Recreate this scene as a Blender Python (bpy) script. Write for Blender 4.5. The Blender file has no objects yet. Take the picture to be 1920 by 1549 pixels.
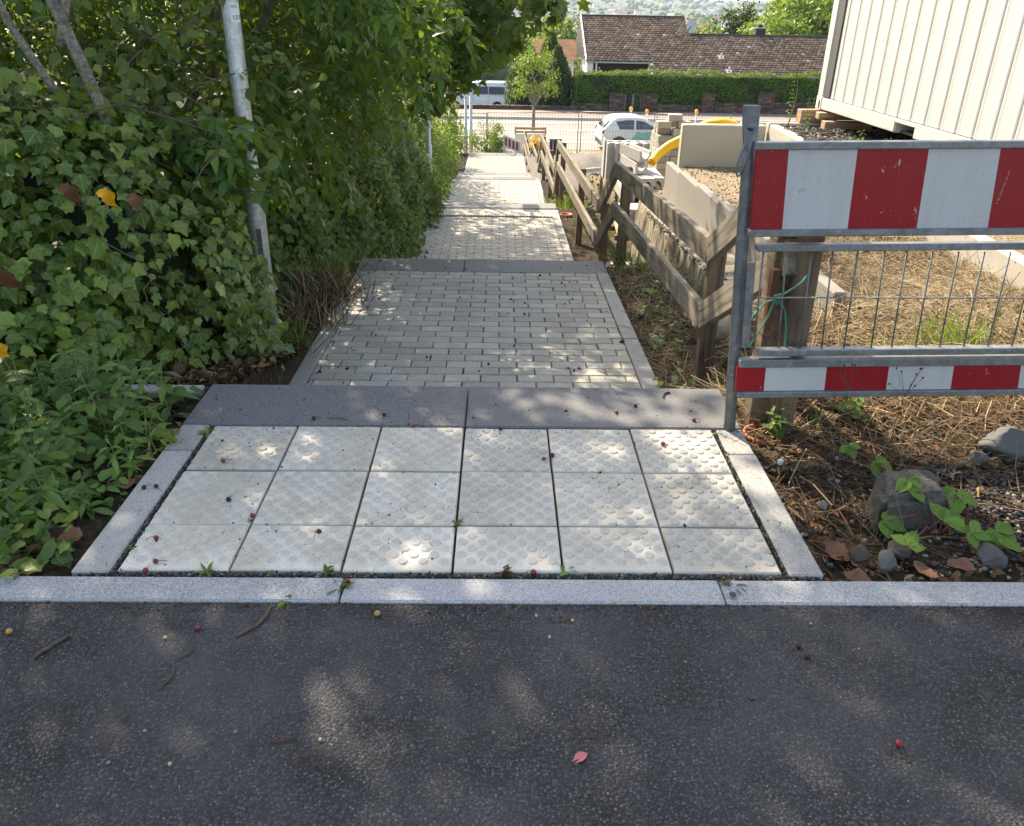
import bpy, bmesh, math, random
import numpy as np
from mathutils import Vector, Matrix

# ------------------------------------------------------------------ camera, sky, sun, exposure
scene = bpy.context.scene
COL = scene.collection
CAM_H = 1.38
def _cam():
    p, y, r = math.radians(25.6), math.radians(1.2), math.radians(1.1)
    F = Vector((math.sin(y)*math.cos(p), math.cos(y)*math.cos(p), -math.sin(p)))
    R0 = Vector((math.cos(y), -math.sin(y), 0)); U0 = R0.cross(F)
    R = R0*math.cos(r) + U0*math.sin(r); U = -R0*math.sin(r) + U0*math.cos(r)
    cd = bpy.data.cameras.new('camera'); co = bpy.data.objects.new('camera', cd); COL.objects.link(co)
    co.matrix_world = Matrix(((R.x, U.x, -F.x, 0), (R.y, U.y, -F.y, 0), (R.z, U.z, -F.z, CAM_H), (0, 0, 0, 1)))
    cd.sensor_fit = 'HORIZONTAL'; cd.sensor_width = 36; cd.lens = 36*1480/1920
    cd.shift_y = -52.5/1920; cd.clip_start = 0.02; cd.clip_end = 9000
    scene.camera = co
_cam()
SUN_AZ, SUN_EL = math.radians(-31), math.radians(43.5)      # azimuth from +Y, negative = towards -X
SUN_DIR = Vector((math.sin(SUN_AZ)*math.cos(SUN_EL), math.cos(SUN_AZ)*math.cos(SUN_EL), math.sin(SUN_EL)))
world = bpy.data.worlds.new('World'); scene.world = world; world.use_nodes = True
_nt = world.node_tree
_sky = _nt.nodes.new('ShaderNodeTexSky'); _sky.sky_type = 'NISHITA'; _sky.sun_disc = False
_sky.sun_elevation = SUN_EL; _sky.sun_rotation = SUN_AZ; _sky.altitude = 150; _sky.dust_density = 2.0; _sky.ozone_density = 0.7
_bg = _nt.nodes['Background']; _bg.inputs['Strength'].default_value = 0.15
_nt.links.new(_sky.outputs[0], _bg.inputs['Color'])
_sd = bpy.data.lights.new('sun', 'SUN'); _sd.energy = 3.9; _sd.angle = math.radians(0.55); _sd.color = (1.0, 0.94, 0.86)
_so = bpy.data.objects.new('sun', _sd); COL.objects.link(_so)
_so.rotation_euler = (-SUN_DIR).to_track_quat('-Z', 'Y').to_euler(); _so.location = (0, 0, 30)
scene.view_settings.view_transform = 'Standard'; scene.view_settings.look = 'None'
scene.view_settings.exposure = 1.6;
scene.view_settings.use_white_balance = True; scene.view_settings.white_balance_temperature = 8100; scene.view_settings.white_balance_tint = 10
scene.view_settings.gamma = 1; scene.view_settings.use_curve_mapping = False
cy = scene.cycles
cy.max_bounces = 6; cy.diffuse_bounces = 3; cy.glossy_bounces = 2; cy.transmission_bounces = 4; cy.transparent_max_bounces = 4
scene.render.filter_size = 1.2
cy.use_denoising = True; cy.volume_bounces = 0; cy.sample_clamp_indirect = 6

# ------------------------------------------------------------------ helpers
W = {}                                  # world matrix of every Empty/part that parents something
def put(o, parent=None, world_m=None):
    COL.objects.link(o)
    m = world_m if world_m is not None else Matrix.Identity(4)
    if parent is not None:
        o.parent = parent; o.matrix_parent_inverse = W[parent].inverted()
    o.matrix_basis = m
    W[o] = m
    return o
def tag(o, label=None, cat=None, group=None, kind=None):
    if label: o['label'] = label
    if cat: o['category'] = cat
    if group: o['group'] = group
    if kind: o['kind'] = kind
    return o
def thing(name, loc, label, cat, group=None):
    o = bpy.data.objects.new(name, None); o.empty_display_size = .1
    put(o, None, Matrix.Translation(Vector(loc)))
    return tag(o, label, cat, group)
def holder(name, loc=(0, 0, 0)):
    o = bpy.data.objects.new(name, None); o.empty_display_size = .1
    put(o, None, Matrix.Translation(Vector(loc))); o['kind'] = 'structure'
    return o

class MB:
    """collects faces, builds them as ONE mesh object"""
    def __init__(s): s.v = []; s.f = []; s.m = []
    def add(s, vs, fs, mi=0):
        n = len(s.v); s.v += [tuple(v) for v in vs]; s.f += [tuple(i+n for i in f) for f in fs]; s.m += [mi]*len(fs); return s
    def box(s, a, b, mi=0, rot=None, at=(0, 0, 0)):
        x0, y0, z0 = a; x1, y1, z1 = b
        vs = [Vector(p) for p in ((x0,y0,z0),(x1,y0,z0),(x1,y1,z0),(x0,y1,z0),(x0,y0,z1),(x1,y0,z1),(x1,y1,z1),(x0,y1,z1))]
        if rot is not None: vs = [rot @ v + Vector(at) for v in vs]
        return s.add(vs, [(3,2,1,0),(4,5,6,7),(0,1,5,4),(1,2,6,5),(2,3,7,6),(3,0,4,7)], mi)
    def hexa(s, c, mi=0):               # 8 corners: bottom 4 ccw, top 4 ccw
        return s.add(c, [(3,2,1,0),(4,5,6,7),(0,1,5,4),(1,2,6,5),(2,3,7,6),(3,0,4,7)], mi)
    def beam(s, p0, p1, w, h, mi=0, up=(0, 0, 1)):     # rectangular bar from p0 to p1
        p0, p1 = Vector(p0), Vector(p1); d = (p1-p0).normalized(); u = Vector(up)
        x = d.cross(u).normalized(); u = x.cross(d).normalized()
        q = [(-w/2, -h/2), (w/2, -h/2), (w/2, h/2), (-w/2, h/2)]
        a = [p0 + x*i + u*j for i, j in q]; b = [p1 + x*i + u*j for i, j in q]
        return s.add(a+b, [(3,2,1,0),(4,5,6,7),(0,1,5,4),(1,2,6,5),(2,3,7,6),(3,0,4,7)], mi)
    def tube(s, pts, rad, n=8, mi=0, caps=True):
        pts = [Vector(p) for p in pts]; rad = rad if hasattr(rad, '__len__') else [rad]*len(pts)
        base = len(s.v); ref = Vector((0.13, 0.31, 0.94))
        for i, p in enumerate(pts):
            d = (pts[min(i+1, len(pts)-1)] - pts[max(i-1, 0)]).normalized()
            if abs(d.dot(ref)) > .95: ref = Vector((0.9, 0.3, 0.1))
            x = d.cross(ref).normalized(); y = d.cross(x)
            for k in range(n):
                a = 2*math.pi*k/n
                s.v.append(tuple(p + (x*math.cos(a) + y*math.sin(a))*rad[i]))
        for i in range(len(pts)-1):
            for k in range(n):
                a = base+i*n+k; b = base+i*n+(k+1) % n
                s.f.append((a, b, b+n, a+n)); s.m.append(mi)
        if caps:
            s.f.append(tuple(base+k for k in reversed(range(n)))); s.m.append(mi)
            e = base+(len(pts)-1)*n
            s.f.append(tuple(e+k for k in range(n))); s.m.append(mi)
        return s
    def prism(s, poly, a, b, mi=0, axis='y', mi_side=None):   # 2D polygon extruded a..b along axis
        n = len(poly)
        def P(u, v, w): return {'y': (u, w, v), 'x': (w, u, v), 'z': (u, v, w)}[axis]
        vs = [P(u, v, a) for u, v in poly] + [P(u, v, b) for u, v in poly]
        s.add(vs, [tuple(range(n))[::-1], tuple(range(n, 2*n))], mi)
        k = len(s.v)-2*n; ms = mi if mi_side is None else mi_side
        for i in range(n):
            j = (i+1) % n; s.f.append((k+i, k+j, k+n+j, k+n+i)); s.m.append(ms)
        return s
    def lathe(s, prof, at, n=16, mi=0):      # profile (r,z)
        base = len(s.v); m = len(prof)
        for k in range(n):
            a = 2*math.pi*k/n
            for r, z in prof: s.v.append((at[0]+r*math.cos(a), at[1]+r*math.sin(a), at[2]+z))
        for k in range(n):
            for i in range(m-1):
                a = base+k*m+i; b = base+((k+1) % n)*m+i
                s.f.append((a, b, b+1, a+1)); s.m.append(mi)
        return s
    def mesh(s, name, mats, smooth=False, bevel=0, seg=1):
        me = bpy.data.meshes.new(name); me.from_pydata(s.v, [], s.f)
        for m in (mats if isinstance(mats, (list, tuple)) else [mats]): me.materials.append(m)
        if any(s.m): me.polygons.foreach_set('material_index', s.m)
        if bevel:
            bm = bmesh.new(); bm.from_mesh(me)
            bmesh.ops.bevel(bm, geom=[e for e in bm.edges if len(e.link_faces) == 2 and e.calc_face_angle(0) > .5],
                            offset=bevel, segments=seg, affect='EDGES', clamp_overlap=True)
            bm.to_mesh(me); bm.free()
        if smooth: me.polygons.foreach_set('use_smooth', [True]*len(me.polygons))
        me.update(); return me
    def build(s, name, mats, parent=None, smooth=False, bevel=0, seg=1, kind=None, m=None):
        o = bpy.data.objects.new(name, s.mesh(name, mats, smooth, bevel, seg)); put(o, parent, m)
        if kind: o['kind'] = kind
        return o
def mobj(name, me, parent=None, m=None):
    o = bpy.data.objects.new(name, me); put(o, parent, m); return o
def npmesh(name, V, F, mats, mi=None, smooth=False, attrs=None):
    """V (n,3), F (m,k) uniform faces -> mesh, quickly"""
    V = np.asarray(V, np.float32); F = np.asarray(F, np.int32); k = F.shape[1]
    me = bpy.data.meshes.new(name); me.vertices.add(len(V)); me.vertices.foreach_set('co', V.ravel())
    me.loops.add(F.size); me.loops.foreach_set('vertex_index', F.ravel())
    me.polygons.add(len(F)); me.polygons.foreach_set('loop_start', np.arange(0, F.size, k, dtype=np.int32))
    me.polygons.foreach_set('loop_total', np.full(len(F), k, np.int32))
    for m in (mats if isinstance(mats, (list, tuple)) else [mats]): me.materials.append(m)
    if mi is not None: me.polygons.foreach_set('material_index', np.asarray(mi, np.int32))
    if smooth: me.polygons.foreach_set('use_smooth', np.ones(len(F), bool))
    for nm, (ty, arr) in (attrs or {}).items():
        at = me.attributes.new(nm, ty, 'POINT'); at.data.foreach_set('value' if ty == 'FLOAT' else 'vector', np.asarray(arr, np.float32).ravel())
    me.update(calc_edges=True); return me
def unit(a): return a/np.maximum(np.linalg.norm(a, axis=-1, keepdims=True), 1e-9)
def frames(nrm, tip):
    n = unit(nrm); y = unit(tip - (tip*n).sum(-1, keepdims=True)*n); x = np.cross(y, n); return x, y, n
def inst(name, T, P, nrm, tip, S, rnd, mat, parent=None, kind=None, jitter=None):
    """leaf-like template T=(verts,tris) copied to every P as one mesh"""
    tv, tf = T; x, y, n = frames(nrm, tip); S = np.asarray(S, float).reshape(-1, 1, 1)
    k = len(tv); N = len(P)
    cu = rng.normal(size=(N, 1, 1))*.22-.08; fo = rng.normal(size=(N, 1, 1))*.18; wd = rng.uniform(.78, 1.15, (N, 1, 1)); sk = rng.normal(size=(N, 1, 1))*.12
    lx, ly, lz = tv[None, :, 0:1], tv[None, :, 1:2], tv[None, :, 2:3]
    V = P[:, None, :] + S*((lx*wd+sk*ly*ly)*x[:, None, :] + ly*y[:, None, :] + (lz+cu*ly*ly+fo*np.abs(lx))*n[:, None, :])
    if jitter is not None: V += jitter
    F = (tf[None, :, :] + (np.arange(N)*k)[:, None, None]).reshape(-1, tf.shape[1])
    me = npmesh(name, V.reshape(-1, 3), F, mat, attrs={'rnd': ('FLOAT', np.repeat(rnd, k)), 'lf': ('FLOAT_VECTOR', np.tile(tv, (N, 1)))})
    o = bpy.data.objects.new(name, me); put(o, parent)
    if kind: o['kind'] = kind
    return o
def leaf_objects(name, T, P, nrm, tip, S, rnd, mat, parent, nvar=14):
    """the same leaves as single part objects that share a few meshes"""
    tv, tf = T; x, y, n = frames(nrm, tip); var = []
    for i in range(nvar):
        r = (i+.5)/nvar
        w = tv.copy(); w[:, 0] = w[:, 0]*rng.uniform(.8, 1.15)+rng.normal()*.10*w[:, 1]**2; w[:, 2] += (rng.normal()*.2-.1)*w[:, 1]**2 + rng.normal()*.18*np.abs(w[:, 0])
        var.append(npmesh(name, w, tf, mat, attrs={'rnd': ('FLOAT', np.full(len(tv), r)), 'lf': ('FLOAT_VECTOR', tv)}))
    for i in range(len(P)):
        s = float(S[i]); a, b, c, p = x[i]*s, y[i]*s, n[i]*s, P[i]
        M4 = Matrix(((a[0], b[0], c[0], p[0]), (a[1], b[1], c[1], p[1]), (a[2], b[2], c[2], p[2]), (0, 0, 0, 1)))
        mobj(name, var[int(np.clip(rnd[i]*nvar+rng.normal()*.8, 0, nvar-1))], parent, M4)
def leafset(thing_, T, P, nrm, tip, S, rnd, mat, nobj=0, weight=None, part='foliage', leafname='leaf', leaf_mat=None):
    if nobj and len(P) > nobj:
        idx = np.argsort(-(weight if weight is not None else S)); a, b = idx[:nobj], idx[nobj:]
        leaf_objects(leafname, T, P[a], nrm[a], tip[a], np.asarray(S)[a], rnd[a], mat, thing_)
        inst(part, T, P[b], nrm[b], tip[b], np.asarray(S)[b], rnd[b], mat, thing_, kind='stuff')
    else:
        inst(part, T, P, nrm, tip, S, rnd, mat, thing_, kind='stuff')
def text_mesh(name, body, size, mat, parent, m, extrude=.0002):
    cu = bpy.data.curves.new(name, 'FONT'); cu.body = body; cu.size = size; cu.extrude = extrude
    o = bpy.data.objects.new(name, cu); COL.objects.link(o); dg = bpy.context.evaluated_depsgraph_get()
    me = bpy.data.meshes.new_from_object(o.evaluated_get(dg)); bpy.data.objects.remove(o); me.materials.clear(); me.materials.append(mat)
    return mobj(name, me, parent, m)
rng = np.random.default_rng(7)
random.seed(7)
def U(a, b, n=None): return rng.uniform(a, b, n)
CAMP = np.array([0, 0, CAM_H])

# ------------------------------------------------------------------ materials
class NT:
    def __init__(s, name):
        s.mat = bpy.data.materials.new(name); s.mat.use_nodes = True; s.t = s.mat.node_tree
        s.b = s.t.nodes['Principled BSDF']; s.out = s.t.nodes['Material Output']
    def n(s, ty, **kw):
        nd = s.t.nodes.new('ShaderNode'+ty)
        for k, v in kw.items():
            if hasattr(nd, k) and not isinstance(v, bpy.types.NodeSocket) and k not in ('Scale',): setattr(nd, k, v)
        return nd
    def link(s, a, b): s.t.links.new(a, b)
    def val(s, sock, v):
        if isinstance(v, bpy.types.NodeSocket): s.t.links.new(v, sock)
        else: sock.default_value = v
    def coord(s, rand=False, kind='Object', scale=None):
        tc = s.n('TexCoord'); o = tc.outputs[kind]
        if rand:
            oi = s.n('ObjectInfo'); m = s.n('VectorMath', operation='MULTIPLY_ADD')
            cb = s.n('CombineXYZ'); 
            for i in range(3): s.link(oi.outputs['Random'], cb.inputs[i])
            s.link(cb.outputs[0], m.inputs[0]); m.inputs[1].default_value = (37.1, 71.7, 53.3); s.link(o, m.inputs[2]); o = m.outputs[0]
        if scale is not None:
            m = s.n('VectorMath', operation='MULTIPLY'); s.link(o, m.inputs[0]); m.inputs[1].default_value = scale; o = m.outputs[0]
        return o
    def noise(s, vec, scale, detail=2, rough=.5, dist=0):
        nd = s.n('TexNoise'); s.link(vec, nd.inputs['Vector']); nd.inputs['Scale'].default_value = scale
        nd.inputs['Detail'].default_value = detail; nd.inputs['Roughness'].default_value = rough; nd.inputs['Distortion'].default_value = dist
        return nd.outputs['Fac']
    def voro(s, vec, scale, out='Distance', feature='F1'):
        nd = s.n('TexVoronoi', feature=feature); s.link(vec, nd.inputs['Vector']); nd.inputs['Scale'].default_value = scale
        return nd.outputs[out]
    def ramp(s, fac, stops, interp='LINEAR'):
        nd = s.n('ValToRGB'); s.link(fac, nd.inputs[0]); cr = nd.color_ramp; cr.interpolation = interp
        while len(cr.elements) < len(stops): cr.elements.new(.5)
        for e, (p, c) in zip(cr.elements, stops):
            e.position = p; e.color = (c, c, c, 1) if not hasattr(c, '__len__') else (*c, 1)
        return nd.outputs[0]
    def mix(s, fac, a, b, blend='MIX'):
        nd = s.n('Mix', data_type='RGBA', blend_type=blend); s.val(nd.inputs[0], fac)
        for sk, v in ((nd.inputs[6], a), (nd.inputs[7], b)):
            if isinstance(v, bpy.types.NodeSocket): s.link(v, sk)
            else: sk.default_value = (*v, 1) if len(v) == 3 else v
        return nd.outputs[2]
    def math(s, op, a, b=0., c=None, clamp=False):
        nd = s.n('Math', operation=op, use_clamp=clamp); s.val(nd.inputs[0], a); s.val(nd.inputs[1], b)
        if c is not None: s.val(nd.inputs[2], c)
        return nd.outputs[0]
    def sep(s, vec):
        nd = s.n('SeparateXYZ'); s.link(vec, nd.inputs[0]); return nd.outputs
    def attr(s, name, out='Fac'):
        nd = s.n('Attribute'); nd.attribute_name = name; return nd.outputs[out]
    def bump(s, h, strength=.3, dist=.01, normal=None):
        nd = s.n('Bump'); nd.inputs['Strength'].default_value = strength; nd.inputs['Distance'].default_value = dist
        s.link(h, nd.inputs['Height'])
        if normal is not None: s.link(normal, nd.inputs['Normal'])
        return nd.outputs[0]
    def fin(s, color=None, rough=.8, metal=0, normal=None, spec=None):
        if color is not None: s.val(s.b.inputs['Base Color'], color if isinstance(color, bpy.types.NodeSocket) else (*color, 1))
        s.val(s.b.inputs['Roughness'], rough); s.val(s.b.inputs['Metallic'], metal)
        if spec is not None: s.val(s.b.inputs['Specular IOR Level'], spec)
        if normal is not None: s.link(normal, s.b.inputs['Normal'])
        return s.mat
def plain(name, c, rough=.6, metal=0, var=.12, nscale=8, bump=0, spec=None):
    t = NT(name); v = t.coord(True); n = t.noise(v, nscale, 4, .6)
    col = t.mix(t.math('MULTIPLY', n, 1.0), tuple(max(0, x*(1-var*1.6)) for x in c), tuple(min(1, x*(1+var*1.6)) for x in c))
    nm = t.bump(t.noise(v, nscale*6, 3), bump, .004) if bump else None
    return t.fin(col, rough, metal, nm, spec)
def stone(name, c, grain=.35, gscale=420, rough=.85, dirt=.25, dscale=5, dirtc=(.09, .085, .07), bump=.25, rand=True, spots=0):
    t = NT(name); v = t.coord(rand)
    g = t.noise(v, gscale, 1, .5); g2 = t.noise(v, gscale*.37, 2, .6)
    col = t.mix(t.ramp(g, [(.3, 0.), (.7, 1.)]), tuple(x*(1-grain) for x in c), tuple(min(1, x*(1+grain)) for x in c))
    col = t.mix(t.math('MULTIPLY', t.ramp(g2, [(.52, 0.), (.62, 1.)]), grain*.9), col, tuple(x*.45 for x in c))
    big = t.noise(v, dscale, 5, .62)
    col = t.mix(t.math('MULTIPLY', t.ramp(big, [(.42, 0.), (.75, 1.)]), dirt), col, dirtc)
    if spots:
        sp = t.voro(v, spots); m = t.noise(v, spots*.11, 2)
        col = t.mix(t.math('MULTIPLY', t.ramp(sp, [(.06, 1.), (.13, 0.)]), t.ramp(m, [(.45, 0.), (.6, .8)])), col, (.06, .055, .045))
    if rand:
        oi = t.n('ObjectInfo'); f = t.math('MULTIPLY_ADD', oi.outputs['Random'], .3, .85)
        cb = t.n('CombineXYZ'); [t.link(f, cb.inputs[i]) for i in range(3)]
        col = t.mix(1.0, col, cb.outputs[0], 'MULTIPLY')
    h = t.math('ADD', g, t.math('MULTIPLY', t.noise(v, 60, 3), .8))
    return t.fin(col, rough, 0, t.bump(h, bump, .002))
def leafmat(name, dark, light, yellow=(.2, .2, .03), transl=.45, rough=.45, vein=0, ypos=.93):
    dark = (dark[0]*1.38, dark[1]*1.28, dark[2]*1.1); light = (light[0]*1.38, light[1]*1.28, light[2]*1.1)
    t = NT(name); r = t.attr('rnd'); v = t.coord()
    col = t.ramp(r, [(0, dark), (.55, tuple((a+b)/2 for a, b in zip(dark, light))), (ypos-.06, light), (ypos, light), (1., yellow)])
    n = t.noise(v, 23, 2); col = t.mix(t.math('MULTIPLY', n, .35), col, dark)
    if vein:
        l = t.sep(t.attr('lf', 'Vector')); ax = t.math('ABSOLUTE', l[0])
        m1 = t.math('LESS_THAN', ax, .022)
        d2 = t.math('ABSOLUTE', t.math('SUBTRACT', ax, t.math('MULTIPLY', l[1], .95))); m2 = t.math('LESS_THAN', d2, .022)
        mm = t.math('MULTIPLY', t.math('MAXIMUM', m1, m2), vein)
        col = t.mix(mm, col, (.30, .36, .16))
    t.fin(col, rough, 0, None, .35)
    if transl:
        tr = t.n('BsdfTranslucent'); tc = t.mix(.65, col, (.30, .42, .03)); t.link(tc, tr.inputs['Color'])
        ms = t.n('MixShader'); ms.inputs[0].default_value = transl; t.link(t.b.outputs[0], ms.inputs[1]); t.link(tr.outputs[0], ms.inputs[2])
        t.link(ms.outputs[0], t.out.inputs['Surface'])
    return t.mat
def woodmat(name, c1, c2, grey=(.27, .26, .23), greyamt=.5, axis=0, rough=.8):
    t = NT(name); sc = [26, 26, 26]; sc[axis] = 1.2
    n = t.noise(t.coord(True, scale=tuple(sc)), 1.0, 5, .65, 1.0)
    sc2 = [9, 9, 9]; sc2[axis] = .8
    ring = t.noise(t.coord(True, scale=tuple(sc2)), .55, 2, .5, .3)
    band = t.math('FRACT', t.math('MULTIPLY', ring, 9.0)); line = t.ramp(band, [(0, .35), (.10, .9), (.5, 1.), (.9, .8), (1., .35)])
    col = t.ramp(n, [(.25, c1), (.75, c2)])
    g = t.noise(t.coord(True), 4, 4, .6)
    col = t.mix(t.math('MULTIPLY', t.ramp(g, [(.3, .25), (.65, 1.)]), greyamt), col, grey)
    col = t.mix(.75, col, line, 'MULTIPLY'); col = t.mix(.6, col, t.ramp(n, [(.34, .35), (.42, 1.)]), 'MULTIPLY')
    return t.fin(col, rough, 0, t.bump(t.math('ADD', n, t.math('MULTIPLY', line, .5)), .5, .004), .2)
M = {}
def _asphalt():
    t = NT('asphalt'); v = t.coord()
    a = t.voro(v, 165, 'Distance'); b = t.voro(v, 165, 'Color'); ag = t.voro(v, 330, 'Distance')
    sb = t.sep(b)
    col = t.ramp(sb[0], [(0, (.020, .020, .022)), (.45, (.047, .0495, .056)), (.85, (.088, .091, .100)), (1, (.16, .163, .17))])
    col = t.mix(t.ramp(a, [(.25, 0.), (.62, 1.)]), col, (.010, .010, .011))
    big = t.noise(v, 1.9, 5, .65); col = t.mix(t.math('MULTIPLY', t.ramp(big, [(.38, 0.), (.66, 1.)]), .55), col, (.082, .085, .094))
    pt = t.noise(v, 4.3, 5, .7, .8); col = t.mix(t.math('MULTIPLY', t.ramp(pt, [(.30, 1.), (.46, 0.)]), .6), col, (.024, .024, .026))
    st = t.noise(v, 9, 4, .7); col = t.mix(t.math('MULTIPLY', t.ramp(st, [(.62, 0.), (.72, 1.)]), .55), col, (.014, .013, .013))
    # darker patch beside the kerb at the right
    p = t.sep(v); e1 = t.math('MULTIPLY_ADD', t.noise(v, 5, 4, .65), .42, t.math('MULTIPLY_ADD', p[0], .55, p[1]))
    mr = t.n('MapRange'); t.link(e1, mr.inputs[0]); mr.inputs[1].default_value = 2.40; mr.inputs[2].default_value = 2.56
    col = t.mix(t.math('MULTIPLY', mr.outputs[0], .72), col, (.012, .012, .013))
    wv = t.voro(v, 62, 'Distance'); wc = t.sep(t.voro(v, 62, 'Color'))
    m = t.math('MULTIPLY', t.math('LESS_THAN', wv, .10), t.math('GREATER_THAN', wc[1], .86))
    col = t.mix(t.math('MULTIPLY', m, .85), col, (.42, .40, .36))
    h = t.math('SUBTRACT', 1., t.math('MULTIPLY', a, 1.3)); h = t.math('ADD', h, t.math('MULTIPLY', t.noise(v, 40, 3), .8))
    return t.fin(col, .78, 0, t.bump(h, .9, .004), .45)
M['asphalt'] = _asphalt()
M['asphalt_far'] = plain('asphalt_far', (.235, .21, .19), .9, 0, .12, 1.5)
M['kerb'] = stone('kerb_concrete', (.36, .37, .385), .42, 300, .85, .22, 4, (.12, .12, .12), .3, True, 30)
M['kerb_side'] = stone('edging_concrete', (.32, .32, .31), .34, 330, .88, .3, 5, (.12, .115, .10), .3, True, 24)
M['slab'] = stone('dark_granite', (.140, .147, .158), .50, 330, .75, .22, 4, (.19, .185, .17), .2, True)
M['tile'] = stone('white_concrete_tile', (.575, .545, .48), .12, 260, .85, .66, 4.5, (.29, .25, .18), .2, True, 26)
M['stud'] = stone('worn_stud', (.425, .415, .385), .16, 300, .85, .35, 9, (.25, .22, .17), .2, True)
M['brick'] = stone('paving_concrete', (.375, .365, .325), .28, 300, .9, .25, 9, (.12, .115, .095), .3, True, 22)
M['joint'] = stone('joint_sand', (.035, .032, .026), .5, 260, .95, .3, 12, (.03, .035, .012), .6, False)
M['concrete'] = stone('site_concrete', (.40, .385, .345), .14, 240, .9, .35, 3.2, (.26, .24, .20), .25, True, 12)
M['concrete_cream'] = stone('cream_concrete', (.47, .44, .37), .12, 200, .9, .35, 2.4, (.33, .30, .24), .3, False, 16)
M['edging_grey'] = stone('edging_wall_concrete', (.25, .245, .23), .18, 200, .9, .4, 4, (.20, .185, .155), .3, True, 12)
M['concrete_grey'] = stone('grey_concrete', (.43, .43, .42), .15, 160, .85, .25, 6, (.25, .24, .22), .25, True)
M['rough_concrete'] = stone('rough_concrete', (.30, .27, .21), .35, 90, .95, .5, 6, (.16, .13, .09), .8, False)
M['paver_stack'] = stone('stacked_paver', (.36, .34, .30), .18, 170, .9, .3, 5, (.22, .20, .17), .3, True)
def _ground():
    t = NT('bare_earth'); v = t.coord(); p = t.sep(v)
    a = t.noise(v, 3.5, 5, .65); b = t.noise(v, 34, 4, .7); c = t.voro(v, 70, 'Color'); sc = t.sep(c)
    col = t.ramp(b, [(.3, (.018, .014, .010)), (.55, (.050, .038, .026)), (.8, (.12, .095, .065))])
    sand = t.ramp(t.noise(v, 60, 3), [(.3, (.17, .14, .095)), (.7, (.34, .285, .20))])
    # dry sandy site soil to the right, dark humus near the road and under the bushes
    dx = t.math('ADD', p[0], t.math('MULTIPLY', t.math('SUBTRACT', a, .5), 1.6))
    m1 = t.n('MapRange'); t.link(dx, m1.inputs[0]); m1.inputs[1].default_value = 1.45; m1.inputs[2].default_value = 2.1
    m2 = t.n('MapRange'); t.link(t.math('ADD', p[1], a), m2.inputs[0]); m2.inputs[1].default_value = 3.3; m2.inputs[2].default_value = 4.6
    mm = t.math('MULTIPLY', m1.outputs[0], m2.outputs[0])
    col = t.mix(mm, col, sand)
    m3 = t.n('MapRange'); t.link(t.math('ADD', p[1], t.math('MULTIPLY', a, 6)), m3.inputs[0]); m3.inputs[1].default_value = 24; m3.inputs[2].default_value = 33
    col = t.mix(m3.outputs[0], col, t.ramp(b, [(.3, (.20, .165, .115)), (.7, (.33, .28, .20))]))
    m4 = t.n('MapRange'); t.link(p[1], m4.inputs[0]); m4.inputs[1].default_value = 52; m4.inputs[2].default_value = 75
    far = t.ramp(t.noise(v, .011, 6, .7), [(.35, (.040, .075, .030)), (.5, (.075, .115, .040)), (.62, (.15, .17, .07)), (.75, (.06, .09, .04))])
    col = t.mix(m4.outputs[0], col, far)
    h = t.math('ADD', t.math('MULTIPLY', b, 1.), t.math('MULTIPLY', sc[0], .35))
    return t.fin(col, .95, 0, t.bump(h, .8, .02), .1)
M['ground'] = _ground()
def _galv(name, c=(.215, .23, .245), rough=.5):
    t = NT(name); v = t.coord(True); s = t.sep(t.voro(v, 55, 'Color')); n = t.noise(v, 9, 4, .6)
    f = t.math('ADD', t.math('MULTIPLY', s[0], .30), t.math('MULTIPLY', n, .75))
    col = t.ramp(f, [(.2, tuple(x*.62 for x in c)), (.6, c), (.9, tuple(min(1, x*1.35) for x in c))])
    col = t.mix(t.ramp(t.noise(v, 130, 2), [(.66, 0.), (.72, .35)]), col, (.55, .55, .52))
    return t.fin(col, t.math('MULTIPLY_ADD', n, .3, rough-.15), .55, t.bump(n, .1, .002), .5)
M['galv'] = _galv('galvanised_steel')
M['galv_dark'] = _galv('galvanised_steel_dark', (.17, .185, .20), .55)
M['pole'] = _galv('lamp_post_zinc', (.50, .52, .52), .5)
def _sheet(name, c, edge):
    t = NT(name); v = t.coord()
    n = t.noise(v, 3.2, 4, .6); col = t.mix(t.math('MULTIPLY', n, .25), c, tuple(x*.7 for x in c))
    gr = t.noise(t.coord(scale=(16, 1, 1.5)), 1.0, 5, .7); col = t.mix(t.math('MULTIPLY', t.ramp(gr, [(.45, 0.), (.75, 1.)]), .16), col, (.10, .09, .08))
    v2 = t.coord(scale=(1, 1, .25)); s1 = t.noise(v2, 26, 5, .75, 1.4); reg = t.noise(v, 4.3, 2)
    m = t.math('MULTIPLY', t.ramp(s1, [(.63, 0.), (.655, 1.)]), t.ramp(reg, [(.50, 0.), (.58, 1.)]))
    col = t.mix(t.math('MULTIPLY', m, .8), col, edge)
    sp = t.voro(v, 45); m2 = t.math('MULTIPLY', t.math('LESS_THAN', sp, .10), t.ramp(t.noise(v, 7, 2), [(.50, 0.), (.58, .9)]))
    col = t.mix(m2, col, (.16, .15, .15))
    return t.fin(col, .42, 0, t.bump(s1, .05, .001), .4)
M['sheet_red'] = _sheet('red_reflective_sheeting', (.285, .005, .012), (.52, .50, .49))
M['sheet_white'] = _sheet('white_reflective_sheeting', (.475, .485, .505), (.13, .13, .14))
M['text_pink'] = plain('pale_print', (.62, .30, .30), .6)
M['text_dark'] = plain('dark_print', (.06, .06, .07), .6)
M['sticker'] = plain('white_sticker', (.72, .74, .74), .5, 0, .03)
M['sticker_blue'] = plain('pale_blue_print', (.35, .52, .53), .5)
M['wood_rail'] = woodmat('weathered_rail', (.10, .078, .05), (.25, .205, .145), (.24, .23, .20), .65)
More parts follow.
